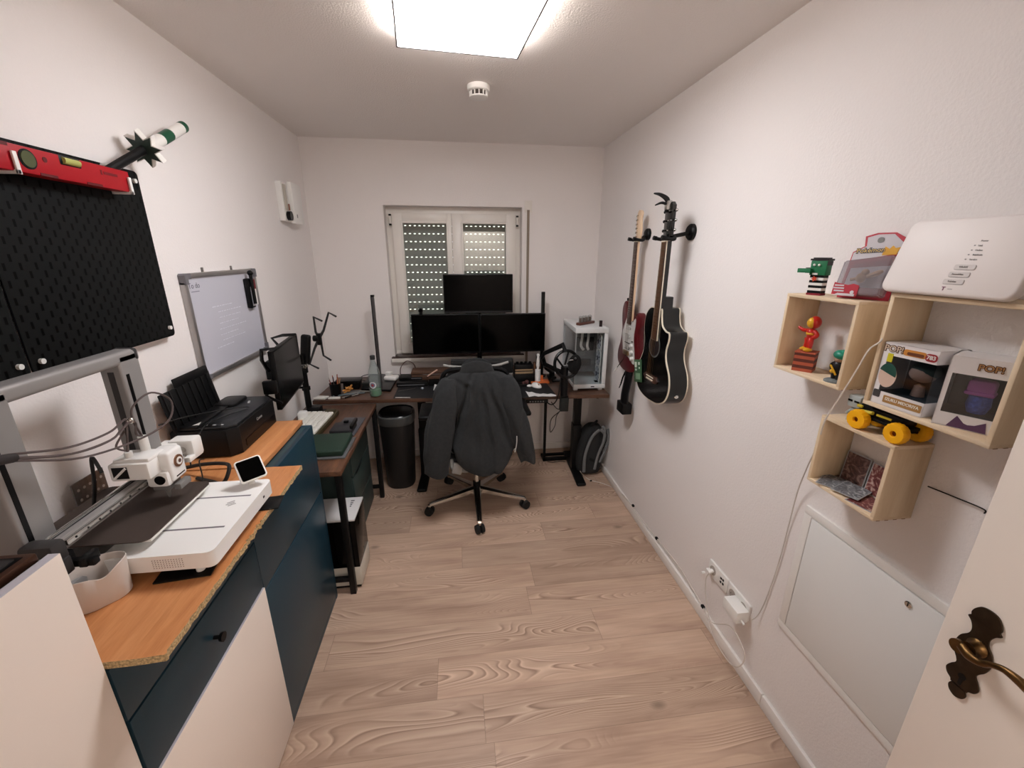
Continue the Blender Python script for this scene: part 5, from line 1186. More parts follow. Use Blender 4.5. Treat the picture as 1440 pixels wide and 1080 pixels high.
# local frame: x to the picture right (towards -y), y up, z out of the wall
ME = fr((GX, EC, 0), (0, -1, 0), (0, 0, 1)) @ Matrix.Translation((0, 0, 0))
ebody = spl([(-.045, 1.325), (-.075, 1.372), (-.115, 1.372), (-.142, 1.325), (-.138, 1.26), (-.122, 1.19), (-.135, 1.12), (-.165, 1.05), (-.158, .99), (-.105, .955), (-.02, .945), (.07, .96), (.135, 1.0), (.155, 1.06), (.13, 1.13), (.115, 1.20), (.13, 1.26), (.118, 1.315), (.085, 1.325), (.052, 1.285), (.0, 1.272)])
O('guitar_body', prism(new(), ebody, .042, ME @ Matrix.Translation((0, 0, -.042)), bev=.006), mWine, t)
pg = spl([(-.03, 1.30), (-.095, 1.20), (-.10, 1.16), (-.078, 1.09), (-.07, 1.055), (.02, 1.045), (.09, 1.02), (.112, 1.03), (.095, 1.10), (.072, 1.17), (.082, 1.25), (.075, 1.29), (.04, 1.26), (.03, 1.265)])
O('pickguard', prism(new(), pg, .003, ME @ Matrix.Translation((0, 0, .0005))), mPick, t)
for zc in (1.225, 1.175):
    b = new(); prism(b, rrect(.075, .018, .008, cy=zc, cx=-.012), .006, ME @ Matrix.Translation((0, 0, .003))); O('pickup', b, mPick2, t)
b = new(); prism(b, rrect(.075, .040, .004, cy=1.112, cx=-.012), .003, ME @ Matrix.Translation((0, 0, .0035))); pk = O('humbucker_ring', b, mBlackP, t)
b = new(); prism(b, rrect(.066, .032, .003, cy=1.112, cx=-.012), .006, ME @ Matrix.Translation((0, 0, .0045))); O('humbucker', b, mPick2, pk)
b = new(); box(b, -.05, .03, 1.055, 1.082, .002, .016, bev=.003, M=ME); br = O('bridge', b, mat('bridge_metal', (150, 128, 96), .3, .9), t)
O('tremolo_arm', cyl(new(), ME @ Vector((.02, 1.06, .016)), ME @ Vector((-.052, .955, .045)), .0028, n=8), mChrome, t)
O('tremolo_tip', cyl(new(), ME @ Vector((-.046, .964, .043)), ME @ Vector((-.066, .935, .052)), .006, n=10), mWhiteP, t)
for (u, v) in ((.06, 1.125), (.068, 1.085), (.085, 1.05)):
    b = new(); cyl(b, ME @ Vector((u, v, .003)), ME @ Vector((u, v, .018)), .013, .011, 20); O('control_knob', b, mWhiteP, t)
b = new(); cyl(b, ME @ Vector((.07, 1.15, .003)), ME @ Vector((.07, 1.152, .014)), .003); O('selector_switch', b, mBlackP, t)
b = new(); prism(b, [(-.030, 1.27), (.028, 1.27), (.022, 1.725), (-.022, 1.725)], .012, ME @ Matrix.Translation((0, 0, -.006))); O('neck', b, mMaple, t)
b = new(); prism(b, [(-.028, 1.248), (.028, 1.248), (.021, 1.722), (-.021, 1.722)], .005, ME @ Matrix.Translation((0, 0, .0065)))
L0 = .61
for k in range(1, 22):
    v = 1.722-L0*(1-2**(-k/12)); box(b, -.024, .024, v-.0008, v+.0008, .011, .0126, M=ME, mi=1)
fb = O('fretboard', b, [mRose, mSteel], t, smooth=False)
b = new(); box(b, -.022, .022, 1.722, 1.727, .0065, .014, M=ME); O('nut', b, mBind, t)
hs = spl([(-.020, 1.735), (-.026, 1.77), (-.030, 1.82), (-.030, 1.865), (-.012, 1.892), (.018, 1.890), (.030, 1.872), (.022, 1.845), (.028, 1.80), (.030, 1.765), (.021, 1.737), (.0, 1.728)], 4)
O('headstock', prism(new(), hs, .014, ME @ Matrix.Translation((0, 0, -.012)), bev=.002), mMaple, t)
for k in range(6):
    b = new(); v = 1.752+k*.0225; cyl(b, ME @ Vector((-.030, v, -.006)), ME @ Vector((-.046, v, -.006)), .0032, n=8); sph(b, ME @ Vector((-.049, v, -.006)), .007, (.6, 1, .8), 10); cyl(b, ME @ Vector((-.012, v, 0)), ME @ Vector((-.012, v, .010)), .003, n=8); O('tuning_peg', b, mTuner, t)
b = new()
for k in range(6):
    u0 = -.016+k*.0064; cyl(b, ME @ Vector((u0*1.25, 1.068, .0165)), ME @ Vector((u0, 1.724, .0145)), .0005, n=4)
O('strings', b, mSteel, t, smooth=False)
b = new(); prism(b, rrect(.006, .012, .002, cx=-.125, cy=1.385), .01, ME @ Matrix.Translation((0, 0, -.03))); cyl(b, ME @ Vector((-.11, 1.372, -.02)), ME @ Vector((-.115, 1.392, -.02)), .006); O('strap_button', b, mBlackM, t)
# strap hanging below
t = thing('guitar_strap', 'black leather guitar strap hanging below the red electric guitar', 'strap', (GX, EC, .70))
b = new(); tube(b, [ME @ Vector((.005, .96, -.02)), ME @ Vector((.012, .88, -.010)), ME @ Vector((.005, .80, -.004)), ME @ Vector((0, .735, -.006))], [.040, .042, .044, .046], n=10, flat=.45, side=(0, 1, 0)); O('strap_band', b, mBlackM, t)
b = new(); box(b, -.052, .052, .672, .742, -.04, .024, bev=.006, M=ME); O('strap_end', b, mBlackP, t)
b = new(); tube(b, [ME @ Vector((-.03, .95, -.015)), ME @ Vector((-.04, .90, .0)), ME @ Vector((-.052, .85, .006)), ME @ Vector((-.07, .815, .008))], [.006, .006, .005, .003], n=6, flat=.4); O('strap_tail', b, mBlackP, t)
def hanger(M, zc, w, r, lab, reach):
    t = thing('guitar_hanger', lab, 'wall hook', tuple(M @ Vector((.0, zc, 0))))
    z0 = M.inverted() @ Vector((WR, 0, 0)); zw = z0.z
    b = new(); lathe(b, [(.001, 0), (r, 0), (r, .012), (r*.8, .020), (.001, .021)], M @ Matrix.Translation((.0, zc+.028, zw)), 28); O('wall_plate', b, mBlackM, t)
    b = new(); cyl(b, M @ Vector((0, zc+.025, zw+.01)), M @ Vector((0, zc+.008, -.028)), .009); tube(b, [M @ Vector((-w, zc+.0, reach)), M @ Vector((-w, zc-.006, -.01)), M @ Vector((-w*.5, zc+.0, -.030)), M @ Vector((0, zc+.006, -.033)), M @ Vector((w*.5, zc+.0, -.030)), M @ Vector((w, zc-.006, -.01)), M @ Vector((w, zc+.0, reach))], .008, n=10); O('yoke', b, mRubber, t)
    for s in (-1, 1): O('end_cap', cyl(new(), M @ Vector((s*w, zc, reach-.004)), M @ Vector((s*w, zc+.003, reach+.012)), .010, n=14), mBlackP, t)
    return t
hanger(ME, 1.737, .036, .032, 'black wall hanger with yoke holding the red electric guitar', .03)
# acoustic
AX_ = .985; AC = 1.965
MA = fr((AX_, AC, 0), (0, -1, 0), (0, 0, 1))
t = thing('acoustic_guitar', 'black acoustic cutaway guitar with cream binding hanging nearest the shelves', 'guitar', (WR, AC, .93))
ab = spl([(-.02, 1.402), (-.085, 1.398), (-.130, 1.355), (-.138, 1.29), (-.118, 1.215), (-.128, 1.15), (-.172, 1.075), (-.182, 1.01), (-.150, .955), (-.075, .928), (.02, .926), (.10, .938), (.160, .975), (.184, 1.035), (.172, 1.10), (.128, 1.165), (.118, 1.215), (.132, 1.265), (.128, 1.300), (.095, 1.305), (.055, 1.325), (.038, 1.365), (.028, 1.402)], 5)
O('guitar_body', prism(new(), ab, .092, MA @ Matrix.Translation((0, 0, -.092))), mat('guitar_side', (9, 11, 10), .3, coat=.1), t, ang=30)
def inset(o, d):
    n = len(o); out = []
    for i in range(n):
        a = Vector(o[i-1]); c = Vector(o[(i+1) % n]); tt = (c-a).normalized(); nn = Vector((-tt.y, tt.x)); out.append((o[i][0]+nn.x*d, o[i][1]+nn.y*d))
    return out
area = sum(ab[i-1][0]*ab[i][1]-ab[i][0]*ab[i-1][1] for i in range(len(ab)))
sg = 1 if area > 0 else -1
O('top_binding', prism(new(), inset(ab, -.0015*sg), .006, MA @ Matrix.Translation((0, 0, -.004))), mBind, t)
O('back_binding', prism(new(), inset(ab, -.0015*sg), .005, MA @ Matrix.Translation((0, 0, -.095))), mBind, t)
O('soundboard', prism(new(), inset(ab, .004*sg), .003, MA @ Matrix.Translation((0, 0, .0005))), mGB, t)
b = new(); cyl(b, MA @ Vector((0, 1.215, .003)), MA @ Vector((0, 1.215, .0045)), .060, n=40); O('rosette', b, mat('rosette_grey', (86, 88, 86), .4), t)
b = new(); cyl(b, MA @ Vector((0, 1.215, .004)), MA @ Vector((0, 1.215, .0055)), .052, n=40); O('sound_hole', b, mat('hole_dark', (26, 14, 14), .6), t)
b = new(); prism(b, [(-.075, 1.045), (-.06, 1.03), (-.03, 1.028), (.03, 1.028), (.06, 1.03), (.075, 1.045), (.06, 1.062), (-.06, 1.062)], .008, MA @ Matrix.Translation((0, 0, .003))); br = O('bridge', b, mRose, t)
b = new(); box(b, -.038, .038, 1.052, 1.056, .011, .015, M=MA)
for k in range(6): cyl(b, MA @ Vector((-.030+k*.012, 1.040, .010)), MA @ Vector((-.030+k*.012, 1.040, .016)), .004, n=8)
O('saddle_and_pins', b, mBind, br)
b = new(); prism(b, [(-.030, 1.30), (.028, 1.30), (.0235, 1.715), (-.0235, 1.715)], .022, MA @ Matrix.Translation((0, 0, -.016))); prism(b, [(-.028, 1.395), (.028, 1.395), (.024, 1.46), (-.024, 1.46)], .06, MA @ Matrix.Translation((0, 0, -.060)), bev=.01); O('neck', b, mGB, t)
b = new(); prism(b, [(-.0315, 1.245), (.0315, 1.245), (.0255, 1.712), (-.0255, 1.712)], .005, MA @ Matrix.Translation((0, 0, .0055))); O('neck_binding', b, mBind, t)
b = new(); prism(b, [(-.0285, 1.246), (.0285, 1.246), (.0225, 1.711), (-.0225, 1.711)], .0056, MA @ Matrix.Translation((0, 0, .0058)))
for k in range(1, 20):
    v = 1.711-.63*(1-2**(-k/12)); box(b, -.027, .027, v-.0008, v+.0008, .011, .0125, M=MA, mi=1)
fb = O('fretboard', b, [mRose, mSteel], t, smooth=False)
b = new(); box(b, -.024, .024, 1.711, 1.717, .004, .014, M=MA); O('nut', b, mBind, t)
hs = [(-.024, 1.72), (-.036, 1.745), (-.038, 1.87), (-.02, 1.885), (0, 1.878), (.02, 1.885), (.038, 1.87), (.036, 1.745), (.024, 1.72)]
O('headstock', prism(new(), hs, .016, MA @ Matrix.Translation((0, 0, -.014)), bev=.002), mGB, t)
for s in (-1, 1):
    for k in range(3):
        v = 1.762+k*.042; b = new(); cyl(b, MA @ Vector((s*.036, v, -.006)), MA @ Vector((s*.052, v, -.006)), .0035, n=8); sph(b, MA @ Vector((s*.056, v, -.006)), .009, (.6, 1, .8), 10); cyl(b, MA @ Vector((s*.020, v, .002)), MA @ Vector((s*.020, v, .014)), .004, n=8); O('tuning_peg', b, mBlackS if s < 0 else mTuner, t)
b = new()
for k in range(6): cyl(b, MA @ Vector((-.030+k*.012, 1.054, .0155)), MA @ Vector((-.018+k*.0072, 1.713, .0145)), .0005, n=4)
O('strings', b, mat('string_bronze', (150, 120, 80), .3, 1.0), t, smooth=False)
jk = MA @ Vector((.1545, .985, -.048)); 
b = new(); lathe(b, [(.001, 0), (.011, 0), (.011, .004), (.006, .005), (.006, .009), (.001, .009)], fr(MA @ Vector((.171, 1.0, -.048)), (1, 0, 0), (0, .5, .85)), 20); O('jack_socket', b, mChrome, t)
b = new(); cyl(b, MA @ Vector((.06, 1.37, -.10)), MA @ Vector((.09, 1.37, -.10)), .008); b.free()
# capo clamped on the headstock
t = thing('capo', 'black clamp capo with curved claws clipped on the acoustic guitar headstock', 'capo', tuple(MA @ Vector((0, 1.88, .01))))
b = new(); tube(b, [MA @ Vector((.0, 1.868, .008)), MA @ Vector((.004, 1.895, .02)), MA @ Vector((-.004, 1.915, .05)), MA @ Vector((-.02, 1.922, .075))], [.009, .012, .008, .003], n=8, flat=.6); O('upper_lever', b, mBlackM, t)
b = new(); tube(b, [MA @ Vector((.0, 1.872, .012)), MA @ Vector((-.012, 1.882, .035)), MA @ Vector((-.024, 1.872, .062))], [.006, .006, .0025], n=8, flat=.6); O('lower_lever', b, mBlackM, t)
b = new(); box(b, -.012, .016, 1.85, 1.89, -.002, .022, bev=.003, M=MA); O('clamp_block', b, mTuner, t)
b = new(); box(b, -.014, .014, 1.84, 1.87, .004, .02, bev=.004, M=MA); O('clamp_pad', b, mBlackM, t)
hanger(MA, 1.728, .042, .037, 'large round black wall hanger holding the acoustic guitar', .034)
# green card between the guitars
t = thing('string_packet', 'green packet with white print tucked at the left edge of the acoustic guitar', 'packet', tuple(MA @ Vector((-.17, 1.02, .01))))
Mp_ = MA @ Matrix.Translation((-.148, 1.043, .008)) @ Matrix.Rotation(math.radians(14), 4, 'Z')
O('packet_body', box(new(), -.046, .046, -.062, .062, 0, .004, bev=.0008, M=Mp_), mat('packet_green', (58, 92, 62), .5), t)
b = new(); 
for (u, v, w, h) in ((-.024, .034, .026, .030), (.018, .040, .020, .016), (.022, .016, .014, .010), (-.022, .006, .022, .010)): prism(b, rrect(w, h, .004, cx=u, cy=v), .0006, Mp_ @ Matrix.Translation((0, 0, .004)))
O('white_print', b, mat('packet_print', (206, 214, 200), .5), t, smooth=False)
b = new(); prism(b, rrect(.056, .034, .002, cx=.002, cy=-.03), .0006, Mp_ @ Matrix.Translation((0, 0, .004))); O('pale_panel', b, mat('packet_pale', (120, 150, 120), .5), t, smooth=False)
# ------------------------------------------------------------------ shelf boxes
mPine = wood_mat('pine_box_z', (226, 202, 168), (210, 182, 144), (236, 216, 186), 'z', .55, 7, .5)
mPineY = wood_mat('pine_box_y', (228, 204, 172), (212, 186, 150), (238, 218, 190), 'y', .55, 7, .5)
def shelf(lab, y0, y1, z0, z1, xf, th=.010):
    t = thing('box_shelf', lab, 'shelf', (WR, (y0+y1)/2, z0), 'wooden box shelves on the right wall')
    O('top_board', box(new(), xf, WR-.001, y0, y1, z1-th, z1, bev=.002), mPineY, t)
    O('bottom_board', box(new(), xf, WR-.001, y0, y1, z0, z0+th, bev=.002), mPineY, t)
    O('side_board', box(new(), xf+.0003, WR-.001, y0+.0002, y0+th, z0+.001, z1-.001, bev=.002), mPine, t)
    O('side_board', box(new(), xf+.0003, WR-.001, y1-th, y1-.0002, z0+.001, z1-.001, bev=.002), mPine, t)
    b = new()
    for k in range(4): box(b, WR-.1+k*.024, WR-.09+k*.024, y0-.0002, y0+.003, z0-.0002, z0+.0015)
    O('finger_joints', b, mat('joint_brown', (150, 118, 88), .6), t, smooth=False)
    return t
S1 = dict(y0=.940, y1=1.181, z0=1.312, z1=1.546); S2 = dict(y0=.604, y1=.868, z0=1.303, z1=1.575); S3 = dict(y0=.764, y1=.970, z0=1.028, z1=1.232)
XF = 1.0
shelf('small square wooden box shelf with figurines, left of the three', xf=XF, **S1)
shelf('largest wooden box shelf under the white router with collectible boxes', xf=XF, **S2)
shelf('lowest wooden box shelf holding trading cards', xf=XF, **S3)
# figurine on a brick pedestal (plain stand-in shape)
zb1 = S1['z0']+.010
t = thing('toy_figurine', 'red and yellow toy figurine striding on a striped brick pedestal in the left box shelf', 'figurine', (1.035, 1.105, zb1))
Mpd = Matrix.Translation((1.04, 1.107, zb1)) @ Matrix.Rotation(math.radians(38), 4, 'Z')
mats = [mat('brick_orange', (172, 84, 58), .7), mat('brick_dark', (92, 44, 34), .7)]
b = new()
for k in range(6): box(b, -.026, .026, -.026, .026, k*.0095, (k+1)*.0095, M=Mpd, mi=k % 2)
box(b, -.027, .027, -.027, .027, .055, .059, bev=.001, M=Mpd); O('pedestal', b, mats, t, smooth=False)
mFr = mat('toy_red', (186, 34, 26), .3); mFy = mat('toy_yellow', (222, 168, 40), .3)
fo = Vector((1.04, 1.107, zb1+.059))
def fp(u, v, w=0): return fo+Vector((w, -u, v))
b = new(); tube(b, [fp(-.008, .040), fp(-.006, .025), fp(-.010, .006)], [.0085, .008, .007], n=10); tube(b, [fp(.003, .040), fp(.009, .026, -.004), fp(.008, .006, -.004)], [.0085, .008, .007], n=10); lathe(b, [(.001, .034), (.011, .036), (.010, .046), (.0125, .058), (.009, .066), (.001, .068)], Matrix.Translation(fo), 14); tube(b, [fp(-.010, .060), fp(-.022, .061, -.008), fp(-.036, .068, -.012)], [.006, .0055, .004], n=8); tube(b, [fp(.010, .062), fp(.022, .052), fp(.014, .042, -.004)], [.006, .006, .006], n=8); sph(b, fp(.002, .086, .004), .0165, (1, 1, 1.15), 16)
O('figure_body', b, mFr, t, ang=80)
b = new(); sph(b, fp(.000, .085, -.003), .0135, (1, .95, 1.2), 16); sph(b, fp(-.010, .006, -.003), .0095, (1.5, 1, .7), 12); sph(b, fp(.009, .006, -.008), .0095, (1.5, 1, .7), 12); lathe(b, [(.0123, .050), (.0130, .053), (.0123, .056)], Matrix.Translation(fo), 14)
O('yellow_parts', b, mFy, t, ang=80)
t = thing('toy_figurine', 'teal capped dark toy figurine on a grey base in the left box shelf', 'figurine', (1.03, 1.0, zb1))
fo = Vector((1.03, .985, zb1))
b = new(); lathe(b, [(.001, 0), (.026, 0), (.026, .004), (.018, .008), (.001, .008)], Matrix.Translation(fo), 20); O('base', b, mat('toy_base_grey', (120, 126, 126), .6, var=(80, .3)), t)
b = new(); tube(b, [fp(-.006, .006), fp(-.008, .02), fp(-.004, .034)], .006, n=8); tube(b, [fp(.008, .006), fp(.006, .02), fp(.003, .034)], .006, n=8); lathe(b, [(.001, .03), (.011, .032), (.013, .05), (.008, .058), (.001, .06)], Matrix.Translation(fo), 14); tube(b, [fp(-.010, .052), fp(-.020, .044), fp(-.016, .03)], .005, n=8); tube(b, [fp(.010, .052), fp(.018, .044), fp(.012, .03)], .005, n=8); O('figure_body', b, mat('toy_black', (26, 26, 30), .4), t, ang=80)
b = new(); sph(b, fp(-.004, .030, -.011), .006, (1, 1, 1), 10); tube(b, [fp(-.012, .045, -.012), fp(0, .036, -.014), fp(.01, .022, -.012)], .0025, n=6); O('yellow_parts', b, mFy, t)
b = new(); sph(b, fp(0, .064), .0125, (1, 1, .9), 14); O('face', b, mat('toy_skin', (176, 140, 116), .5), t)
b = new(); sph(b, fp(.002, .076, .002), .0175, (1.05, 1.2, .8), 18); sph(b, fp(.006, .084, .006), .012, (1.0, 1.3, .6), 14); O('teal_cap', b, mat('toy_teal', (34, 132, 108), .35), t)
# striped block toy on shelf 1
zt1 = S1['z1']
t = thing('block_toy', 'green pirate-like block toy with striped legs beside the blister pack', 'toy', (1.04, 1.11, zt1))
MbT = Matrix.Translation((1.032, 1.113, zt1)) @ Matrix.Rotation(math.radians(20), 4, 'Z')
b = new()
for k in range(7): box(b, -.012, .012, -.018, .018, .006+k*.0072, .006+(k+1)*.0072, M=MbT, mi=k % 2)
box(b, -.013, .013, -.019, .019, 0, .006, M=MbT, mi=2); O('striped_legs', b, [mBlackP, mWhiteP, mat('toy_maroon', (130, 24, 40), .5)], t, smooth=False)
b = new(); box(b, -.014, .014, -.021, .021, .056, .096, bev=.001, M=MbT); box(b, -.024, -.010, .014, .050, .062, .074, bev=.001, M=MbT); O('green_body', b, mat('toy_green', (28, 112, 72), .5), t)
b = new(); box(b, -.012, .013, .020, .034, .061, .076, M=MbT); box(b, -.013, .0145, -.0215, .0215, .083, .0945, M=MbT); box(b, -.015, .016, -.023, .024, .096, .101, M=MbT); box(b, -.013, .012, -.018, .018, .101, .104, M=MbT); O('black_hat', b, mat('toy_dark', (32, 26, 28), .5), t, smooth=False)
b = new(); 
for s in (-.002, .011): sph(b, MbT @ Vector((-.0155, s, .084)), .0035, n=8)
box(b, -.016, -.012, -.002, .012, .057, .062, M=MbT); O('white_eyes', b, mWhiteP, t)
b = new(); prism(b, [(.008*math.cos(2*PI*k/10)*(1 if k % 2 else .55), .008*math.sin(2*PI*k/10)*(1 if k % 2 else .55)) for k in range(10)], .002, fr(MbT @ Vector((-.0145, .004, .046)), MbT.to_3x3() @ Vector((0, -1, 0)), (0, 0, 1))); O('red_star', b, mat('toy_star', (206, 74, 44), .5), t, smooth=False)
# blister pack
t = thing('blister_pack', 'red and white hanging blister pack of a toy standing on the left box shelf', 'toy package', (1.05, 1.0, zt1))
MbP = fr((1.062, .992, zt1), (.30, -.95, 0), (0, 0, 1)) @ Matrix.Rotation(math.radians(-10), 4, 'X')
mRC = mat('card_red', (178, 34, 52), .5); mWC = mat('card_white', (206, 200, 204), .5)
b = new(); prism(b, [(-.062, .0), (.056, .0), (.056, .120), (.056, .150), (.025, .168), (-.015, .168), (-.040, .160), (-.035, .135), (-.058, .12)], .003, MbP); O('backing_card', b, mRC, t, smooth=False)
b = new(); prism(b, [(-.056, .098), (.012, .110), (.042, .118), (.050, .140), (.022, .164), (-.012, .164), (-.034, .157), (-.030, .135), (-.056, .118)], .0006, MbP @ Matrix.Translation((0, 0, .003))); O('white_header', b, mWC, t, smooth=False)
b = new(); prism(b, rrect(.014, .014, .006, cx=-.003, cy=.150), .0008, MbP @ Matrix.Translation((0, 0, .0036))); O('hang_hole', b, mGreyP, t, smooth=False)
Mtx = MbP @ Matrix.Translation((-.018, .124, .0042)) @ Matrix.Rotation(.06, 4, 'Z')
text('title_edge', 'Pokémon', .0165, Mtx @ Matrix.Translation((0, 0, -.0002)), mat('title_outline', (52, 56, 84), .5), t, bold=.0016)  # dark navy printed outline behind the gold title
text('title', 'Pokémon', .0165, Mtx @ Matrix.Translation((0, 0, .0005)), mat('title_gold', (232, 200, 120), .5), t)
b = new(); prism(b, [(.010, .112), (.040, .114), (.044, .132), (.034, .130), (.028, .136), (.022, .128), (.012, .134)], .0008, MbP @ Matrix.Translation((0, 0, .0036))); O('yellow_splash', b, mat('splash_yellow', (222, 164, 40), .5), t, smooth=False)
mBl = plastic('blister_plastic', (232, 230, 234), (206, 202, 208), .26)
b = new(); vs0 = [(-.060, .006), (.048, .006), (.052, .108), (-.055, .092)]; A_ = [MbP @ Vector((x, y, .003)) for x, y in vs0]; B_ = [MbP @ Vector((x*.97-.001, y*.98+.002, .036)) for x, y in vs0]
loft(b, [A_, B_], cap=True); bmesh.ops.bevel(b, geom=b.edges[:], offset=.003, segments=2, affect='EDGES'); O('clear_bubble', b, mBl, t); b = new(); prism(b, [(-.054, .03), (.044, .03), (.046, .088), (-.050, .078)], .0006, MbP @ Matrix.Translation((0, 0, .0032))); O('pale_insert', b, mat('insert_grey', (186, 182, 184), .5), t, smooth=False)
b = new(); prism(b, [(-.060, .004), (.0, .004), (.0, .030), (-.014, .034), (-.026, .030), (-.040, .032), (-.060, .036)], .0006, MbP @ Matrix.Translation((0, 0, .0368))); O('red_caption', b, mRC, t, smooth=False)
b = new(); prism(b, [(-.055, .002), (-.005, .002), (-.005, .008), (-.045, .008)], .0008, MbP @ Matrix.Translation((0, 0, .0372))); cyl(b, MbP @ Vector((-.012, .012, .037)), MbP @ Vector((-.012, .012, .0384)), .0045, n=16)
for k, (u, v, w) in enumerate(((-.046, .028, .022), (-.046, .021, .026), (-.044, .014, .024))): box(b, u-w/2, u+w/2, v-.0018, v+.0018, .0372, .0379, M=MbP)
O('white_caption', b, mWC, t, smooth=False)
b = new(); sph(b, MbP @ Vector((-.012, .052, .018)), .012, (1, .9, 1.1), 14); sph(b, MbP @ Vector((-.006, .066, .018)), .009, n=12); tube(b, [MbP @ Vector((.0, .056, .018)), MbP @ Vector((.020, .066, .016)), MbP @ Vector((.030, .072, .016))], [.005, .007, .003], n=8); tube(b, [MbP @ Vector((-.02, .05, .018)), MbP @ Vector((-.034, .046, .02))], .004, n=8); O('toy_inside', b, mat('toy_tan', (170, 138, 98), .5), t)
# ------------------------------------------------------------------ collectible boxes in the large shelf
zb2 = S2['z0']+.010
mBoxW = mat('carton_white', (232, 227, 226), .35); mBoxIn = mat('carton_inside', (72, 74, 78), .5, var=(18, .3)); mWinF = glass_mat('window_film', (228, 230, 232), 1.0, .06, .05)
def carton(nm, lab, M, w, h, d, notch=0):
    """white card box: back, top, bottom, sides, front frame around a film window; local x right, y up, z towards the viewer (front at z=0)"""
    t = thing(nm, lab, 'toy box', tuple(M.translation))
    b = new(); box(b, -w/2, w/2, 0, h, -d, -d+.002, M=M); box(b, -w/2, w/2, h-.002, h, -d, 0, M=M); box(b, -w/2, w/2, 0, .002, -d, 0, M=M)
    box(b, -w/2, -w/2+.002, 0, h, -d, 0, M=M); O('carton', b, mBoxW, t, smooth=False)
    return t
MB1 = fr((1.008, .797, zb2), (.07, -1, 0), (0, 0, 1)); w, h, d = .112, .150, .086
t = carton('collectible_box', 'white collectible figure box number 783 with a dark window in the large shelf', MB1, w, h, d)
b = new()
for a in ((-w/2, w/2, h*.80, h), (-w/2, w/2, 0, h*.215), (-w/2, -w/2+.012, h*.215, h*.80)): box(b, a[0], a[1], a[2], a[3], -.0015, 0, M=MB1)
box(b, w/2-.002, w/2, h*.80, h, -d, 0, M=MB1); box(b, w/2-.002, w/2, 0, h*.215, -d, 0, M=MB1); box(b, w/2-.002, w/2, 0, h, -d, -d*.7, M=MB1)
O('front_frame', b, mBoxW, t, smooth=False)
b = new(); box(b, -w/2+.010, w/2-.004, h*.215, h*.80, -d+.006, -d+.010, M=MB1); box(b, -w/2+.010, w/2-.004, h*.20, h*.215, -d+.006, -.004, M=MB1); O('dark_insert', b, mBoxIn, t, smooth=False)
b = new(); box(b, -w/2+.012, w/2, h*.215, h*.80, -.0012, -.0008, M=MB1); box(b, w/2-.0012, w/2-.0008, h*.215, h*.80, -d*.7, -.001, M=MB1); O('window_film', b, mWinF, t, smooth=False)
b = new(); sph(b, MB1 @ Vector((.012, h*.58, -d*.45)), .024, (1.0, 1.05, .85), 18); lathe(b, [(.001, .030), (.013, .034), (.010, .058), (.001, .062)], MB1 @ Matrix.Translation((.012, 0, -d*.45)) @ Matrix.Rotation(-PI/2, 4, 'X'), 14); O('figure_inside', b, mat('figure_plain_beige', (190, 156, 138), .6), t)
b = new(); sph(b, MB1 @ Vector((.014, h*.635, -d*.5)), .026, (.95, 1.12, .75), 18); O('figure_cap', b, mat('figure_dark_teal', (44, 70, 68), .6), t)
text('box_title_edge', 'POP!', .020, MB1 @ Matrix.Translation((-w/2+.022, h*.905, .0006)), mat('pop_outline', (84, 52, 36), .5), t, bold=.0016)
text('box_title', 'POP!', .020, MB1 @ Matrix.Translation((-w/2+.022, h*.905, .0012)), mat('pop_fill', (226, 208, 186), .5), t)
b = new(); prism(b, rrect(.046, .014, .005, cx=.010, cy=h*.895), .0006, MB1 @ Matrix.Translation((0, 0, .0002))); O('orange_banner', b, mat('banner_orange', (206, 138, 60), .5), t, smooth=False)
b = new(); prism(b, rrect(.034, .007, .003, cx=.012, cy=h*.885), .0006, MB1 @ Matrix.Translation((0, 0, .0007))); O('banner_lettering', b, mat('banner_brown', (110, 60, 34), .5), t, smooth=False)
b = new(); prism(b, rrect(.023, .017, .007, cx=.043, cy=h*.885), .0006, MB1 @ Matrix.Translation((0, 0, .0002))); O('number_badge', b, mat('badge_red', (150, 40, 46), .5), t, smooth=False)
text('number', '783', .012, MB1 @ Matrix.Translation((.043, h*.885, .0012)), mat('number_white', (236, 230, 226), .5), t, bold=.0003)
b = new(); prism(b, rrect(.012, .020, .001, cx=-w/2+.018, cy=h*.765), .0006, MB1 @ Matrix.Translation((0, 0, .0002))); O('yellow_seal', b, mat('seal_yellow', (208, 196, 40), .4), t, smooth=False)
b = new(); prism(b, [(-w/2+.001+.022*(1+.9*math.cos(a)), h*.48+.028*math.sin(a)) for a in [2*PI*j/24 for j in range(24)]], .0006, MB1 @ Matrix.Translation((0, 0, .0002))); O('portrait_panel', b, mat('panel_cream', (214, 186, 168), .5), t, smooth=False)
b = new(); prism(b, [(-w/2+.002+.020*(1+.95*math.cos(a)), h*.52+.024*math.sin(a)) for a in [PI*j/14-.25 for j in range(15)]], .0006, MB1 @ Matrix.Translation((0, 0, .0007))); O('portrait_green', b, mat('panel_green', (30, 74, 62), .5), t, smooth=False)
b = new(); prism(b, rrect(.016, .018, .003, cx=-w/2+.010, cy=h*.17), .0006, MB1 @ Matrix.Translation((0, 0, .0002))); O('corner_badge', b, mat('badge_dark', (66, 62, 62), .5), t, smooth=False)
b = new(); prism(b, rrect(.082, .017, .002, cx=.012, cy=h*.115), .0006, MB1 @ Matrix.Translation((0, 0, .0002))); O('name_band', b, mat('band_tan', (170, 128, 76), .5), t, smooth=False)
text('name_lettering', 'IZUKU MIDORIYA', .0096, MB1 @ Matrix.Translation((.012, h*.12, .0011)), mat('name_white', (240, 234, 224), .5), t, bold=.0002, xs=.95)
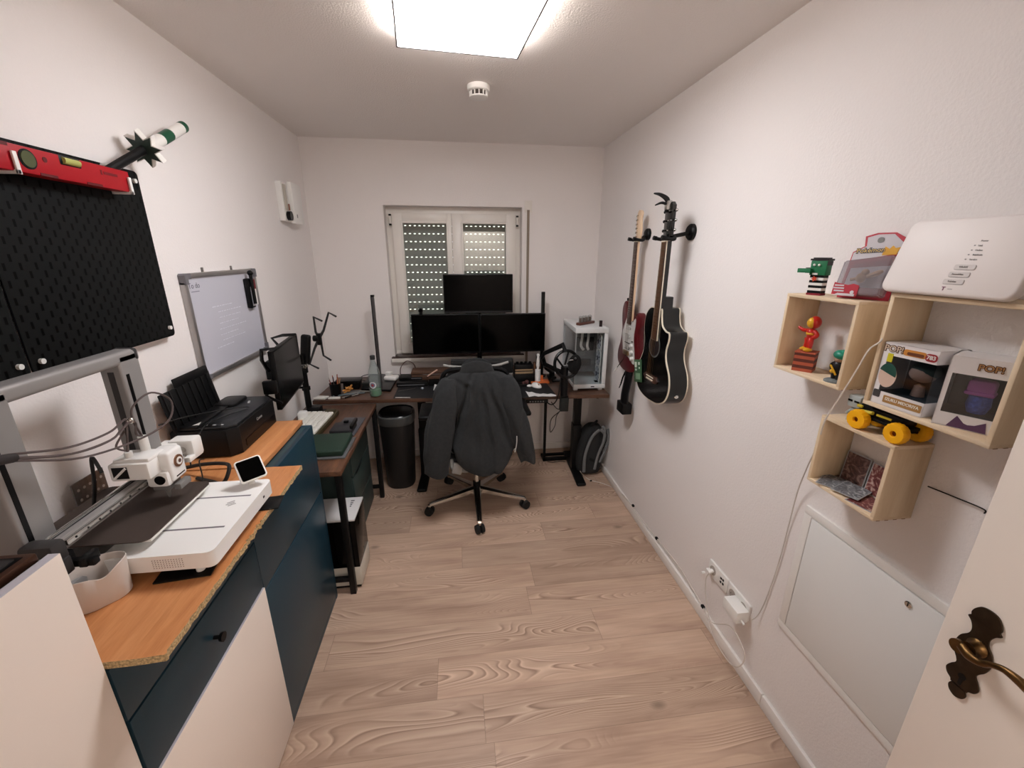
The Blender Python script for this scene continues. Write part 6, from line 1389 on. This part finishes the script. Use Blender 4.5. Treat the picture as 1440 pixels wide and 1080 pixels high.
# second box turned towards the room
MB2 = fr((1.012, .682, zb2), (.64, -.77, 0), (0, 0, 1)); w, h, d = .105, .150, .082
MB2 = fr((1.030, .668, zb2), (.46, -.89, 0), (0, 0, 1))
t = carton('collectible_box', 'white collectible figure box turned sideways with a purple headed figure inside', MB2, w, h, d)
b = new()
for a in ((-w/2, w/2, h*.76, h), (-w/2, w/2, 0, h*.20), (-w/2, -w/2+.008, h*.20, h*.76), (w/2-.014, w/2, h*.20, h*.76)): box(b, a[0], a[1], a[2], a[3], -.0015, 0, M=MB2)
box(b, w/2-.002, w/2, 0, h, -d, 0, M=MB2); O('front_frame', b, mBoxW, t, smooth=False)
b = new(); box(b, -w/2+.004, w/2-.004, h*.20, h*.76, -d+.006, -d+.010, M=MB2); box(b, -w/2+.004, w/2-.004, h*.19, h*.20, -d+.006, -.004, M=MB2); O('dark_insert', b, mBoxIn, t, smooth=False)
b = new(); box(b, -w/2+.008, w/2-.014, h*.20, h*.76, -.0012, -.0008, M=MB2); O('window_film', b, mWinF, t, smooth=False)
b = new(); prism(b, rrect(.040, .026, .007), .030, MB2 @ Matrix.Translation((.0, h*.60, -.045)), bev=.004); box(b, -.022, .022, h*.60-.018, h*.60-.010, -.048, -.012, bev=.003, M=MB2); O('purple_block', b, mat('figure_purple', (214, 116, 208), .45), t)
b = new(); lathe(b, [(.001, .034), (.014, .034), (.019, .050), (.017, .070), (.001, .074)], MB2 @ Matrix.Translation((.002, 0, -.03)) @ Matrix.Rotation(-PI/2, 4, 'X'), 16); O('blue_body', b, mat('figure_blue', (92, 118, 220), .5, var=(200, .4)), t)
text('box_title_edge', 'POP!', .017, MB2 @ Matrix.Translation((.006, h*.88, .0006)), mat('pop_outline2', (92, 60, 40), .5), t, bold=.0014)
text('box_title', 'POP!', .017, MB2 @ Matrix.Translation((.006, h*.88, .0012)), mat('pop_fill2', (186, 140, 92), .5), t)
b = new(); prism(b, [(-.030, .002), (.028, .002), (.024, .024), (.010, .014), (.000, .012), (-.006, .014), (-.018, .027)], .0006, MB2 @ Matrix.Translation((0, 0, .0002))); O('plum_print', b, mat('print_plum', (92, 62, 96), .5), t, smooth=False)
b = new()
r = random.Random(5)
for k in range(9): v = h*.22+k*.0105; box(b, w/2-.009, w/2-.004, v, v+.0045+.004*(k % 3 == 0), 0, .0006, M=MB2)
O('side_lettering', b, mat('print_black', (40, 36, 40), .5), t, smooth=False)
b = new(); Msd = MB2 @ fr((-w/2, 0, -d), (0, 0, 1), (0, 1, 0)); prism(b, rrect(.040, .024, .003, cx=d*.6, cy=h*.87), .0006, Msd @ Matrix.Translation((0, 0, -.0008))); prism(b, rrect(.040, .022, .003, cx=d*.6, cy=h*.12), .0006, Msd @ Matrix.Translation((0, 0, -.0008))); O('blue_side_print', b, mat('print_blue', (96, 110, 160), .5), t, smooth=False)
# ------------------------------------------------------------------ toy car and skull robot on the low shelf
zt3 = S3['z1']
t = thing('toy_truck', 'black toy car chassis with big yellow wheels on top of the lowest box shelf', 'toy car', (1.04, .85, zt3))
MT = Matrix.Translation((1.026, .828, zt3+.025)) @ Matrix.Rotation(math.radians(4), 4, 'Z')
def wheel(u, v):
    b = new(); N = 18
    for sd in (0,):
        prof = [(.007, -.011), (.011, -.012), (.022, -.011), (.0245, -.006), (.0245, .006), (.022, .011), (.011, .012), (.007, .009)]
        Mw = MT @ Matrix.Translation((u, v, 0)) @ Matrix.Rotation(PI/2, 4, 'Y')
        rings = [[Mw @ Vector(((r_*(1+(.045 if (j % 2 and r_ > .02) else 0)))*math.cos(2*PI*j/36), (r_*(1+(.045 if (j % 2 and r_ > .02) else 0)))*math.sin(2*PI*j/36), z_)) for j in range(36)] for r_, z_ in prof]
        loft(b, rings, cap=False, closed=True)
        cyl(b, Mw @ Vector((0, 0, -.004)), Mw @ Vector((0, 0, .006)), .008, n=14, mi=1)
    return O('wheel', b, [mYellow, mat('hub_brown', (120, 60, 20), .6)], t, ang=30)
wheel(-.014, .046); wheel(-.014, -.046); wheel(.052, .046); wheel(.052, -.046)
b = new(); box(b, -.004, .052, -.055, .055, .004, .012, bev=.002, M=MT); box(b, -.002, .046, -.045, .035, .012, .034, bev=.004, M=MT); cyl(b, MT @ Vector((-.014, .046, 0)), MT @ Vector((.052, .046, 0)), .004); cyl(b, MT @ Vector((-.014, -.046, 0)), MT @ Vector((.052, -.046, 0)), .004); box(b, -.0, .04, .03, .06, .016, .038, bev=.003, M=MT); O('chassis', b, mBlackP, t)
b = new(); cyl(b, MT @ Vector((-.006, .052, .020)), MT @ Vector((-.006, .022, .024)), .0045); box(b, -.004, .002, -.02, .015, .020, .025, M=MT); box(b, -.006, .0, .052, .066, .026, .034, bev=.002, M=MT); O('yellow_shocks', b, mat('shock_yellow', (206, 190, 60), .4), t)
t = thing('skull_robot', 'small grey toy with a square head standing behind the yellow wheeled toy', 'figurine', (1.06, .93, zt3))
o0 = Vector((1.045, .914, zt3))
b = new(); box(b, -.018, .018, -.019, .019, .040, .074, bev=.006, M=Matrix.Translation(o0)); mG = mat('toy_pale_grey', (178, 184, 182), .5); O('head', b, mG, t)
b = new(); box(b, -.010, .010, -.010, .010, .018, .042, bev=.004, M=Matrix.Translation(o0)); 
for s in (-1, 1): cyl(b, o0+Vector((0, s*.007, .018)), o0+Vector((0, s*.010, .0)), .004); cyl(b, o0+Vector((0, s*.010, .036)), o0+Vector((-.008, s*.020, .018)), .0035)
for s in (-1, 1): box(b, -.012, .008, s*.010-.006, s*.010+.006, 0, .005, bev=.001, M=Matrix.Translation(o0))
O('body', b, mG, t)
b = new()
for s in (-1, 1): box(b, -.0195, -.016, s*.009-.006, s*.009+.006, .056, .061, M=Matrix.Translation(o0) )
O('eye_slots', b, mBlackS, t, smooth=False)
# trading cards
zb3 = S3['z0']+.010
def card_mat(nm, c1, c2, c3):
    m = bpy.data.materials.new(nm); m.use_nodes = True; g = NG(m); b = m.node_tree.nodes['Principled BSDF']
    tc = g.n('TexCoord'); vo = g.n('TexVoronoi'); vo.inputs['Scale'].default_value = 70; n = g.n('TexNoise'); n.inputs['Scale'].default_value = 45; n.inputs['Distortion'].default_value = 2
    g.l(tc.outputs['Object'], n.inputs['Vector']); g.l(n.outputs['Fac'], b.inputs['Roughness'])
    col = g.ramp(n.outputs['Fac'], [(.3, lin(c1)), (.5, lin(c2)), (.68, lin(c3))]); g.l(col, b.inputs['Base Color']); b.inputs['Roughness'].default_value = .3; return m
cA = card_mat('card_print_brown', (44, 34, 34), (96, 66, 60), (150, 120, 110)); cB = card_mat('card_print_red', (66, 20, 24), (120, 60, 58), (196, 168, 156)); cC = card_mat('card_print_grey', (60, 60, 66), (120, 122, 126), (196, 196, 196)); mSleeve = mat('card_sleeve', (176, 176, 178), .2)
def card(M, m, lab, w=.059, h=.083):
    t = thing('trading_card', lab, 'card', tuple(M.translation))
    O('card_sleeve', box(new(), -w/2-.003, w/2+.003, -.003, h+.003, -.001, 0, M=M), mSleeve, t, smooth=False)
    O('card_face', box(new(), -w/2, w/2, 0, h, 0, .0008, M=M), m, t, smooth=False)
card(fr((1.090, .918, zb3+.003), (.12, -1, 0), (.10, 0, 1)), cA, 'dark brown trading card standing at the back left of the lowest box shelf')
card(fr((1.090, .845, zb3+.003), (.05, -1, 0), (.10, 0, .97)), cB, 'reddish trading card standing at the back right of the lowest box shelf')
card(fr((1.045, .925, zb3+.0015), (.75, -.66, 0), (.55, .66, .0)), cA, 'dark trading card lying flat under the grey ones in the lowest box shelf', .059, .06)
card(fr((1.010, .905, zb3+.004), (.5, -.85, 0), (.85, .5, .02)), cC, 'grey trading card lying flat on the near stack in the lowest box shelf', .059, .075)
card(fr((1.012, .860, zb3+.0075), (.35, -.93, 0), (.93, .35, .03)), cC, 'grey sleeved trading card on top of the flat cards in the lowest box shelf', .059, .075)
card(fr((1.010, .815, zb3+.0015), (.2, -.98, 0), (.98, .2, .0)), cB, 'red trading card lying flat at the right front of the lowest box shelf', .059, .075)
# ------------------------------------------------------------------ router
zt2 = S2['z1']
t = thing('router', 'large white rounded router leaning on top of the biggest box shelf', 'router', (1.04, .745, zt2))
c4 = [P(1238, 405, x=.985), P(1428, 420, x=.985), P(1452, 302, x=1.02), P(1275, 312, x=1.02)]
o_ = (c4[0]+c4[1])/2; o_.z = zt2+.004
Xr = Vector((.0, -1, 0)); up2 = Vector((.20, 0, .98)).normalized(); MR = fr(o_, Xr, up2)
hw = .122; hh = .155
ol = [v for v in rrect(2*hw, hh, .020, 6, 0, hh/2)]
ol = [(x+(y/hh)*(.004)-(.008 if x < 0 else -.0)*(1-y/hh), y) for x, y in ol]
O('router_shell', prism(new(), ol, .020, MR @ Matrix.Translation((0, 0, -.020)), bev=.006), mat('router_white', (238, 230, 226), .45), t, ang=50)
b = new(); box(b, -.08, .08, 0, .02, -.05, -.02, bev=.004, M=MR); O('stand_foot', b, mWhiteP, t)
mPr_ = mat('router_print', (150, 142, 140), .5); mBtn = mat('router_button', (214, 206, 202), .3); mBtnShade = mat('button_shadow', (172, 162, 158), .4)
for k in range(3):
    cx, cy = .020-k*.004+.004, .058-k*.0145
    b = new(); prism(b, rrect(.037, .0105, .003, cx=cx+.0006, cy=cy-.0006), .0006, MR); O('button_shade', b, mBtnShade, t, smooth=False)  # darker offset copy paints the shade below and right of each button
    b = new(); prism(b, rrect(.036, .0095, .003, cx=cx, cy=cy), .0012, MR); O('button', b, mBtn, t, smooth=False)
    text('button_text', ('WLAN', 'Anmelden', 'Telefon')[k], .005, MR @ Matrix.Translation((cx-.002, cy, .0016)), mPr_, t)
for k, s in enumerate(('Power', 'Link', 'Online', 'Telefonie', 'Service')):
    text('status_text', s, .0045, MR @ Matrix.Translation((.030-k*.0012, .108-k*.0088, .0004)), mPr_, t, align='LEFT')
b = new()
for k in range(4): box(b, .022-k*.0016, .0245-k*.0016, .0985-k*.0088, .1005-k*.0088, 0, .0006, M=MR)
O('status_leds', b, mPr_, t, smooth=False)
text('brand_mark', 'T', .010, MR @ Matrix.Translation((.004, .014, .0004)), mat('router_magenta', (140, 96, 112), .5), t, bold=.0004)
O('brand_dots', box(new(), .012, .020, .0135, .0145, 0, .0006, M=MR), mPr_, t, smooth=False)
# white cable from the router down to the adapter
pts = [P(1240, 478, x=1.0), P(1222, 492, x=.99), P(1205, 520, x=.985), P(1180, 560, x=.985), P(1160, 592, x=.985), P(1150, 625, x=1.02), P(1136, 655, x=1.06), P(1122, 690, x=1.09), P(1110, 735, x=1.102), P(1097, 785, x=1.104), P(1082, 830, x=1.104), P(1068, 862, x=1.10), P(1057, 872, x=1.085)]
o = O('router_cable', tube(new(), [Vector((1.06, .875, 1.53)), Vector((1.02, .878, 1.50))]+pts, .0020, n=7), mCableW); tag(o, 'thin white cable hanging from the router shelf down to the wall plug', 'cable')
# black rod on the wall
o = O('black_cable', tube(new(), [P(1305, 684, x=1.104), P(1345, 700, x=1.104), P(1383, 716, x=1.104), P(1384, 722, x=1.104)], .0016, n=6), mCableB); tag(o, 'short black line of cable on the right wall below the large box shelf', 'cable')
# ------------------------------------------------------------------ access panel
t = thing('access_panel', 'white metal access panel with a round lock low on the right wall', 'access panel', (WR, .80, .40))
mAP = mat('panel_white', (238, 237, 234), .4, bump=(300, .04)); mAPf = mat('panel_frame', (242, 238, 233), .4)
Y0, Y1, Z0, Z1 = .30, 1.047, .388, .882
for a in ((Y0, Y1, Z1-.028, Z1), (Y0, Y1, Z0, Z0+.028), (Y1-.028, Y1, Z0+.028, Z1-.028), (Y0, Y0+.028, Z0+.028, Z1-.028)): O('frame_bar', box(new(), WR-.008, WR, a[0], a[1], a[2], a[3], bev=.001), mAPf, t)
O('panel_door', box(new(), WR-.010, WR-.001, Y0+.031, Y1-.032, Z0+.031, Z1-.031, bev=.0012), mAP, t)
pk = P(1278, 850, x=WR-.01)
b = new(); lathe(b, [(.001, 0), (.0085, 0), (.0085, .003), (.006, .004), (.001, .003)], onR(WR-.0095, pk.y, pk.z), 20); O('lock', b, mChrome, t)
b = new(); box(b, WR-.0135, WR-.0125, pk.y-.0012, pk.y+.0012, pk.z-.005, pk.z+.005); O('lock_slot', b, mBlackS, t, smooth=False)
# ------------------------------------------------------------------ sockets
t = thing('socket_strip', 'white double gang wall socket strip low on the right wall', 'socket', (WR, 1.30, .25))
a1 = P(1000, 787, x=WR-.01); a2 = P(1053, 856, x=WR-.01)
zc = .298; ys0, ys1 = 1.175, 1.452; n = 4; st = (ys1-ys0)/n
for k in range(2):
    O('cover_plate', box(new(), WR-.010, WR, ys1-(k+1)*2*st+.001, ys1-k*2*st-.001, zc-.037, zc+.037, bev=.003), mWhiteP, t)
for k in range(n):
    yc = ys1-st*(k+.5)
    if k == 1:
        b = new()
        for du, dv in ((.010, .010), (.010, -.008), (-.004, .012), (-.006, -.006)): box(b, WR-.0116, WR-.0100, yc+du-.005, yc+du+.005, zc+dv-.005, zc+dv+.005, bev=.0005)
        O('network_port', b, mBlackS, t)
    else:
        b = new(); cyl(b, (WR-.0108, yc, zc), (WR-.0098, yc, zc), .021, n=28); s_ = O('socket_well', b, mat('socket_inner_%d' % k, (176, 168, 160), .5), t)
        b = new(); 
        for dz in (-.008, .008): cyl(b, (WR-.0112, yc+dz, zc), (WR-.0104, yc+dz, zc), .0025, n=8)
        O('pin_holes', b, mBlackS, s_, smooth=False)
t = thing('power_adapter', 'white plug-in power adapter in the right end of the socket strip', 'adapter', (WR, 1.20, .26))
b = new(); box(b, 1.048, WR-.010, 1.172, 1.262, .258, .312, bev=.004); O('adapter_body', b, mWhiteP, t)
b = new(); cyl(b, (1.07, 1.172, .275), (1.07, 1.155, .272), .0045); O('cable_boot', b, mWhiteP, t)
b = new(); cyl(b, (WR-.010, ys1-st*.5, zc), (WR-.03, ys1-st*.5, zc-.008), .010, .007, 14); box(b, WR-.032, WR-.012, ys1-.030, ys1-.014, zc-.012, zc-.001, bev=.002); o = O('antenna_plug', b, mWhiteP); tag(o, 'small white plug in the left end of the socket strip', 'plug')
b = new(); cyl(b, (WR, 1.485, .228), (WR-.015, 1.485, .228), .006, n=12); o = O('wall_grommet', b, mWhiteP); tag(o, 'tiny white cable clip on the wall left of the socket strip', 'clip')
pts = [Vector((1.088, ys1-st*.5, zc-.008)), Vector((1.082, 1.43, .24)), Vector((1.078, 1.40, .16)), Vector((1.075, 1.34, .09)), P(1026, 880, x=1.078), P(1042, 905, x=1.072), P(1047, 925, x=1.068), P(1040, 937, x=1.060), P(1028, 934, x=1.055), P(1012, 912, x=1.06), P(1001, 890, x=1.075), P(995, 868, x=1.085), P(988, 852, x=1.09)]
o = O('white_cable_loop', tube(new(), pts, .0024, n=7), mCableW); tag(o, 'white cable loop hanging from the socket strip over the skirting board', 'cable')
pts = [P(817, 655, z=.10)+Vector((-.03, -.08, 0)), P(820, 668, z=.005), P(830, 675, z=.004), P(848, 680, z=.004), P(866, 688, z=.004)]
pts += [P(880, 700, x=1.09), P(905, 734, x=1.09), P(930, 765, x=1.092), P(955, 797, x=1.092), P(975, 830, x=1.09), P(988, 852, x=1.09)]
o = O('white_floor_cable', tube(new(), pts, .0028, n=7), mCableW); tag(o, 'long white cable running from the backpack along the right skirting board', 'cable')
b = new()
for q in ((988, 853), (923, 757), (890, 711)):
    p_ = P(q[0], q[1], x=1.089); b2 = new(); box(b2, p_.x-.005, p_.x+.008, p_.y-.009, p_.y+.009, p_.z-.006, p_.z+.006, bev=.0015); o = O('cable_clip', b2, mBlackP); tag(o, ['black clip fastening the white cable below the socket strip', 'black clip on the white cable halfway along the skirting board', 'black clip on the white cable nearest the backpack'][[988, 923, 890].index(q[0])], 'clip', 'black cable clips')
p_ = P(831, 676, z=.006); b2 = new(); sph(b2, p_, .007, (1.4, 1, .8), 10); o = O('cable_clip', b2, mBlackP); tag(o, 'black knot on the white cable lying on the floor beside the backpack', 'clip', 'black cable clips')
b.free()
# ------------------------------------------------------------------ door
DXF = .90
d1 = bpy.data.objects.new('door_1', None); COL.objects.link(d1); d1.location = (DXF+.02, -.40, 0); WM['door_1'] = Matrix.Translation(d1.location); struct(d1)
mDoor = mat('door_white', (244, 233, 222), .35, bump=(120, .05))
b = new(); box(b, DXF, DXF+.040, -.41, .517, .008, 1.99, bev=.0025); O('door_leaf', b, mDoor, d1)
b = new(); box(b, DXF+.008, DXF+.036, .516, .5185, 1.0, 1.12, bev=.001); O('latch_plate', b, mBrass, d1)
Mh = onR(DXF-.0002, .462, .965)
esc = [(0, .106), (.012, .103), (.0195, .093), (.0222, .084), (.0212, .078), (.0246, .073), (.0180, .066), (.0135, .054), (.0150, .042), (.0240, .028), (.0275, .010), (.0240, -.008), (.0175, -.020), (.0158, -.028), (.0215, -.038), (.0258, -.050), (.0220, -.060), (.0145, -.066), (.0128, -.071), (.0108, -.070), (.0140, -.079), (.0100, -.089), (0, -.094)]
esc = esc+[(-x, y) for x, y in reversed(esc[1:-1])]
O('escutcheon', prism(new(), spl(esc, 4), .0035, Mh, bev=.0008), mBronze, d1)
b = new(); hc = Mh.inverted() @ P(1372, 911, x=DXF-.008)
Mcol = Mh @ Matrix.Translation((hc.x, hc.y, .003)); lathe(b, [(.001, 0), (.015, 0), (.016, .003), (.012, .007), (.0105, .018), (.0125, .022), (.001, .023)], Mcol, 24); O('handle_collar', b, mBrass, d1)
b = new(); tube(b, [P(1352, 908, x=DXF-.030), P(1362, 921, x=DXF-.034), P(1378, 932, x=DXF-.036), P(1394, 935, x=DXF-.037), P(1412, 942, x=DXF-.037), P(1432, 957, x=DXF-.037), P(1452, 975, x=DXF-.036), P(1466, 982, x=DXF-.034)], [.0085, .0090, .0062, .0050, .0058, .0078, .0088, .004], n=12, flat=.8)
pd = P(1348, 908, x=DXF-.030); cyl(b, pd+Vector((-.004, 0, 0)), pd+Vector((.003, 0, 0)), .0125, .0115, 24); cyl(b, pd+Vector((.003, 0, 0)), Mcol @ Vector((0, 0, .01)), .008, .010, 16); O('lever_handle', b, mBrass, d1)
b = new(); cyl(b, Mh @ Vector((0, -.046, .0025)), Mh @ Vector((0, -.046, .0042)), .0062, n=16); box(b, -.0028, .0028, -.064, -.046, .003, .0042, M=Mh); O('keyhole', b, mBlackS, d1, smooth=False)
# door lining
b = new()
for a in ((DX0-.06, DX0, 0, DZ+.06), (DX1, DX1+.06, 0, DZ+.06), (DX0, DX1, DZ, DZ+.06)): box(b, a[0], a[1], WF, WF+.015, a[2], a[3], bev=.002)
for a in ((DX0, DX0+.02, 0, DZ), (DX1-.02, DX1, 0, DZ), (DX0, DX1, DZ-.02, DZ)): box(b, a[0], a[1], WF-T_, WF, a[2], a[3])
struct(O('trim_1', b, mat('door_lining', (220, 212, 204), .4), smooth=False))
# ================================================================== LIGHT, CAMERA
def area(name, loc, rot, sx, sy, power, col):
    l = bpy.data.lights.new(name, 'AREA'); l.shape = 'RECTANGLE'; l.size = sx; l.size_y = sy; l.energy = power; l.color = col
    o = bpy.data.objects.new(name, l); COL.objects.link(o); o.location = loc; o.rotation_euler = rot; return o
l = bpy.data.lights.new('hallway_lamp', 'POINT'); l.energy = 40; l.color = (1, .94, .86); l.shadow_soft_size = .12
lo = bpy.data.objects.new('hallway_lamp', l); COL.objects.link(lo); lo.location = (.45, -1.2, 2.2)
w = bpy.data.worlds.new('evening_sky'); SC.world = w; w.use_nodes = True
bg = w.node_tree.nodes['Background']; bg.inputs[0].default_value = (1, .95, .86, 1); bg.inputs[1].default_value = 3.2
cam = bpy.data.cameras.new('camera'); co = bpy.data.objects.new('camera', cam); COL.objects.link(co)
cam.sensor_width = 36; cam.sensor_fit = 'HORIZONTAL'; cam.lens = 36*FPX/1440; cam.clip_start = .02
Mc_ = Matrix((RT, UP, -FW)).transposed().to_4x4(); Mc_.translation = (0, 0, EYE); co.matrix_world = Mc_
SC.camera = co
SC.view_settings.view_transform = 'Standard'; SC.view_settings.look = 'None'; SC.view_settings.gamma = 1; SC.view_settings.use_curve_mapping = False
SC.view_settings.exposure = -0.17
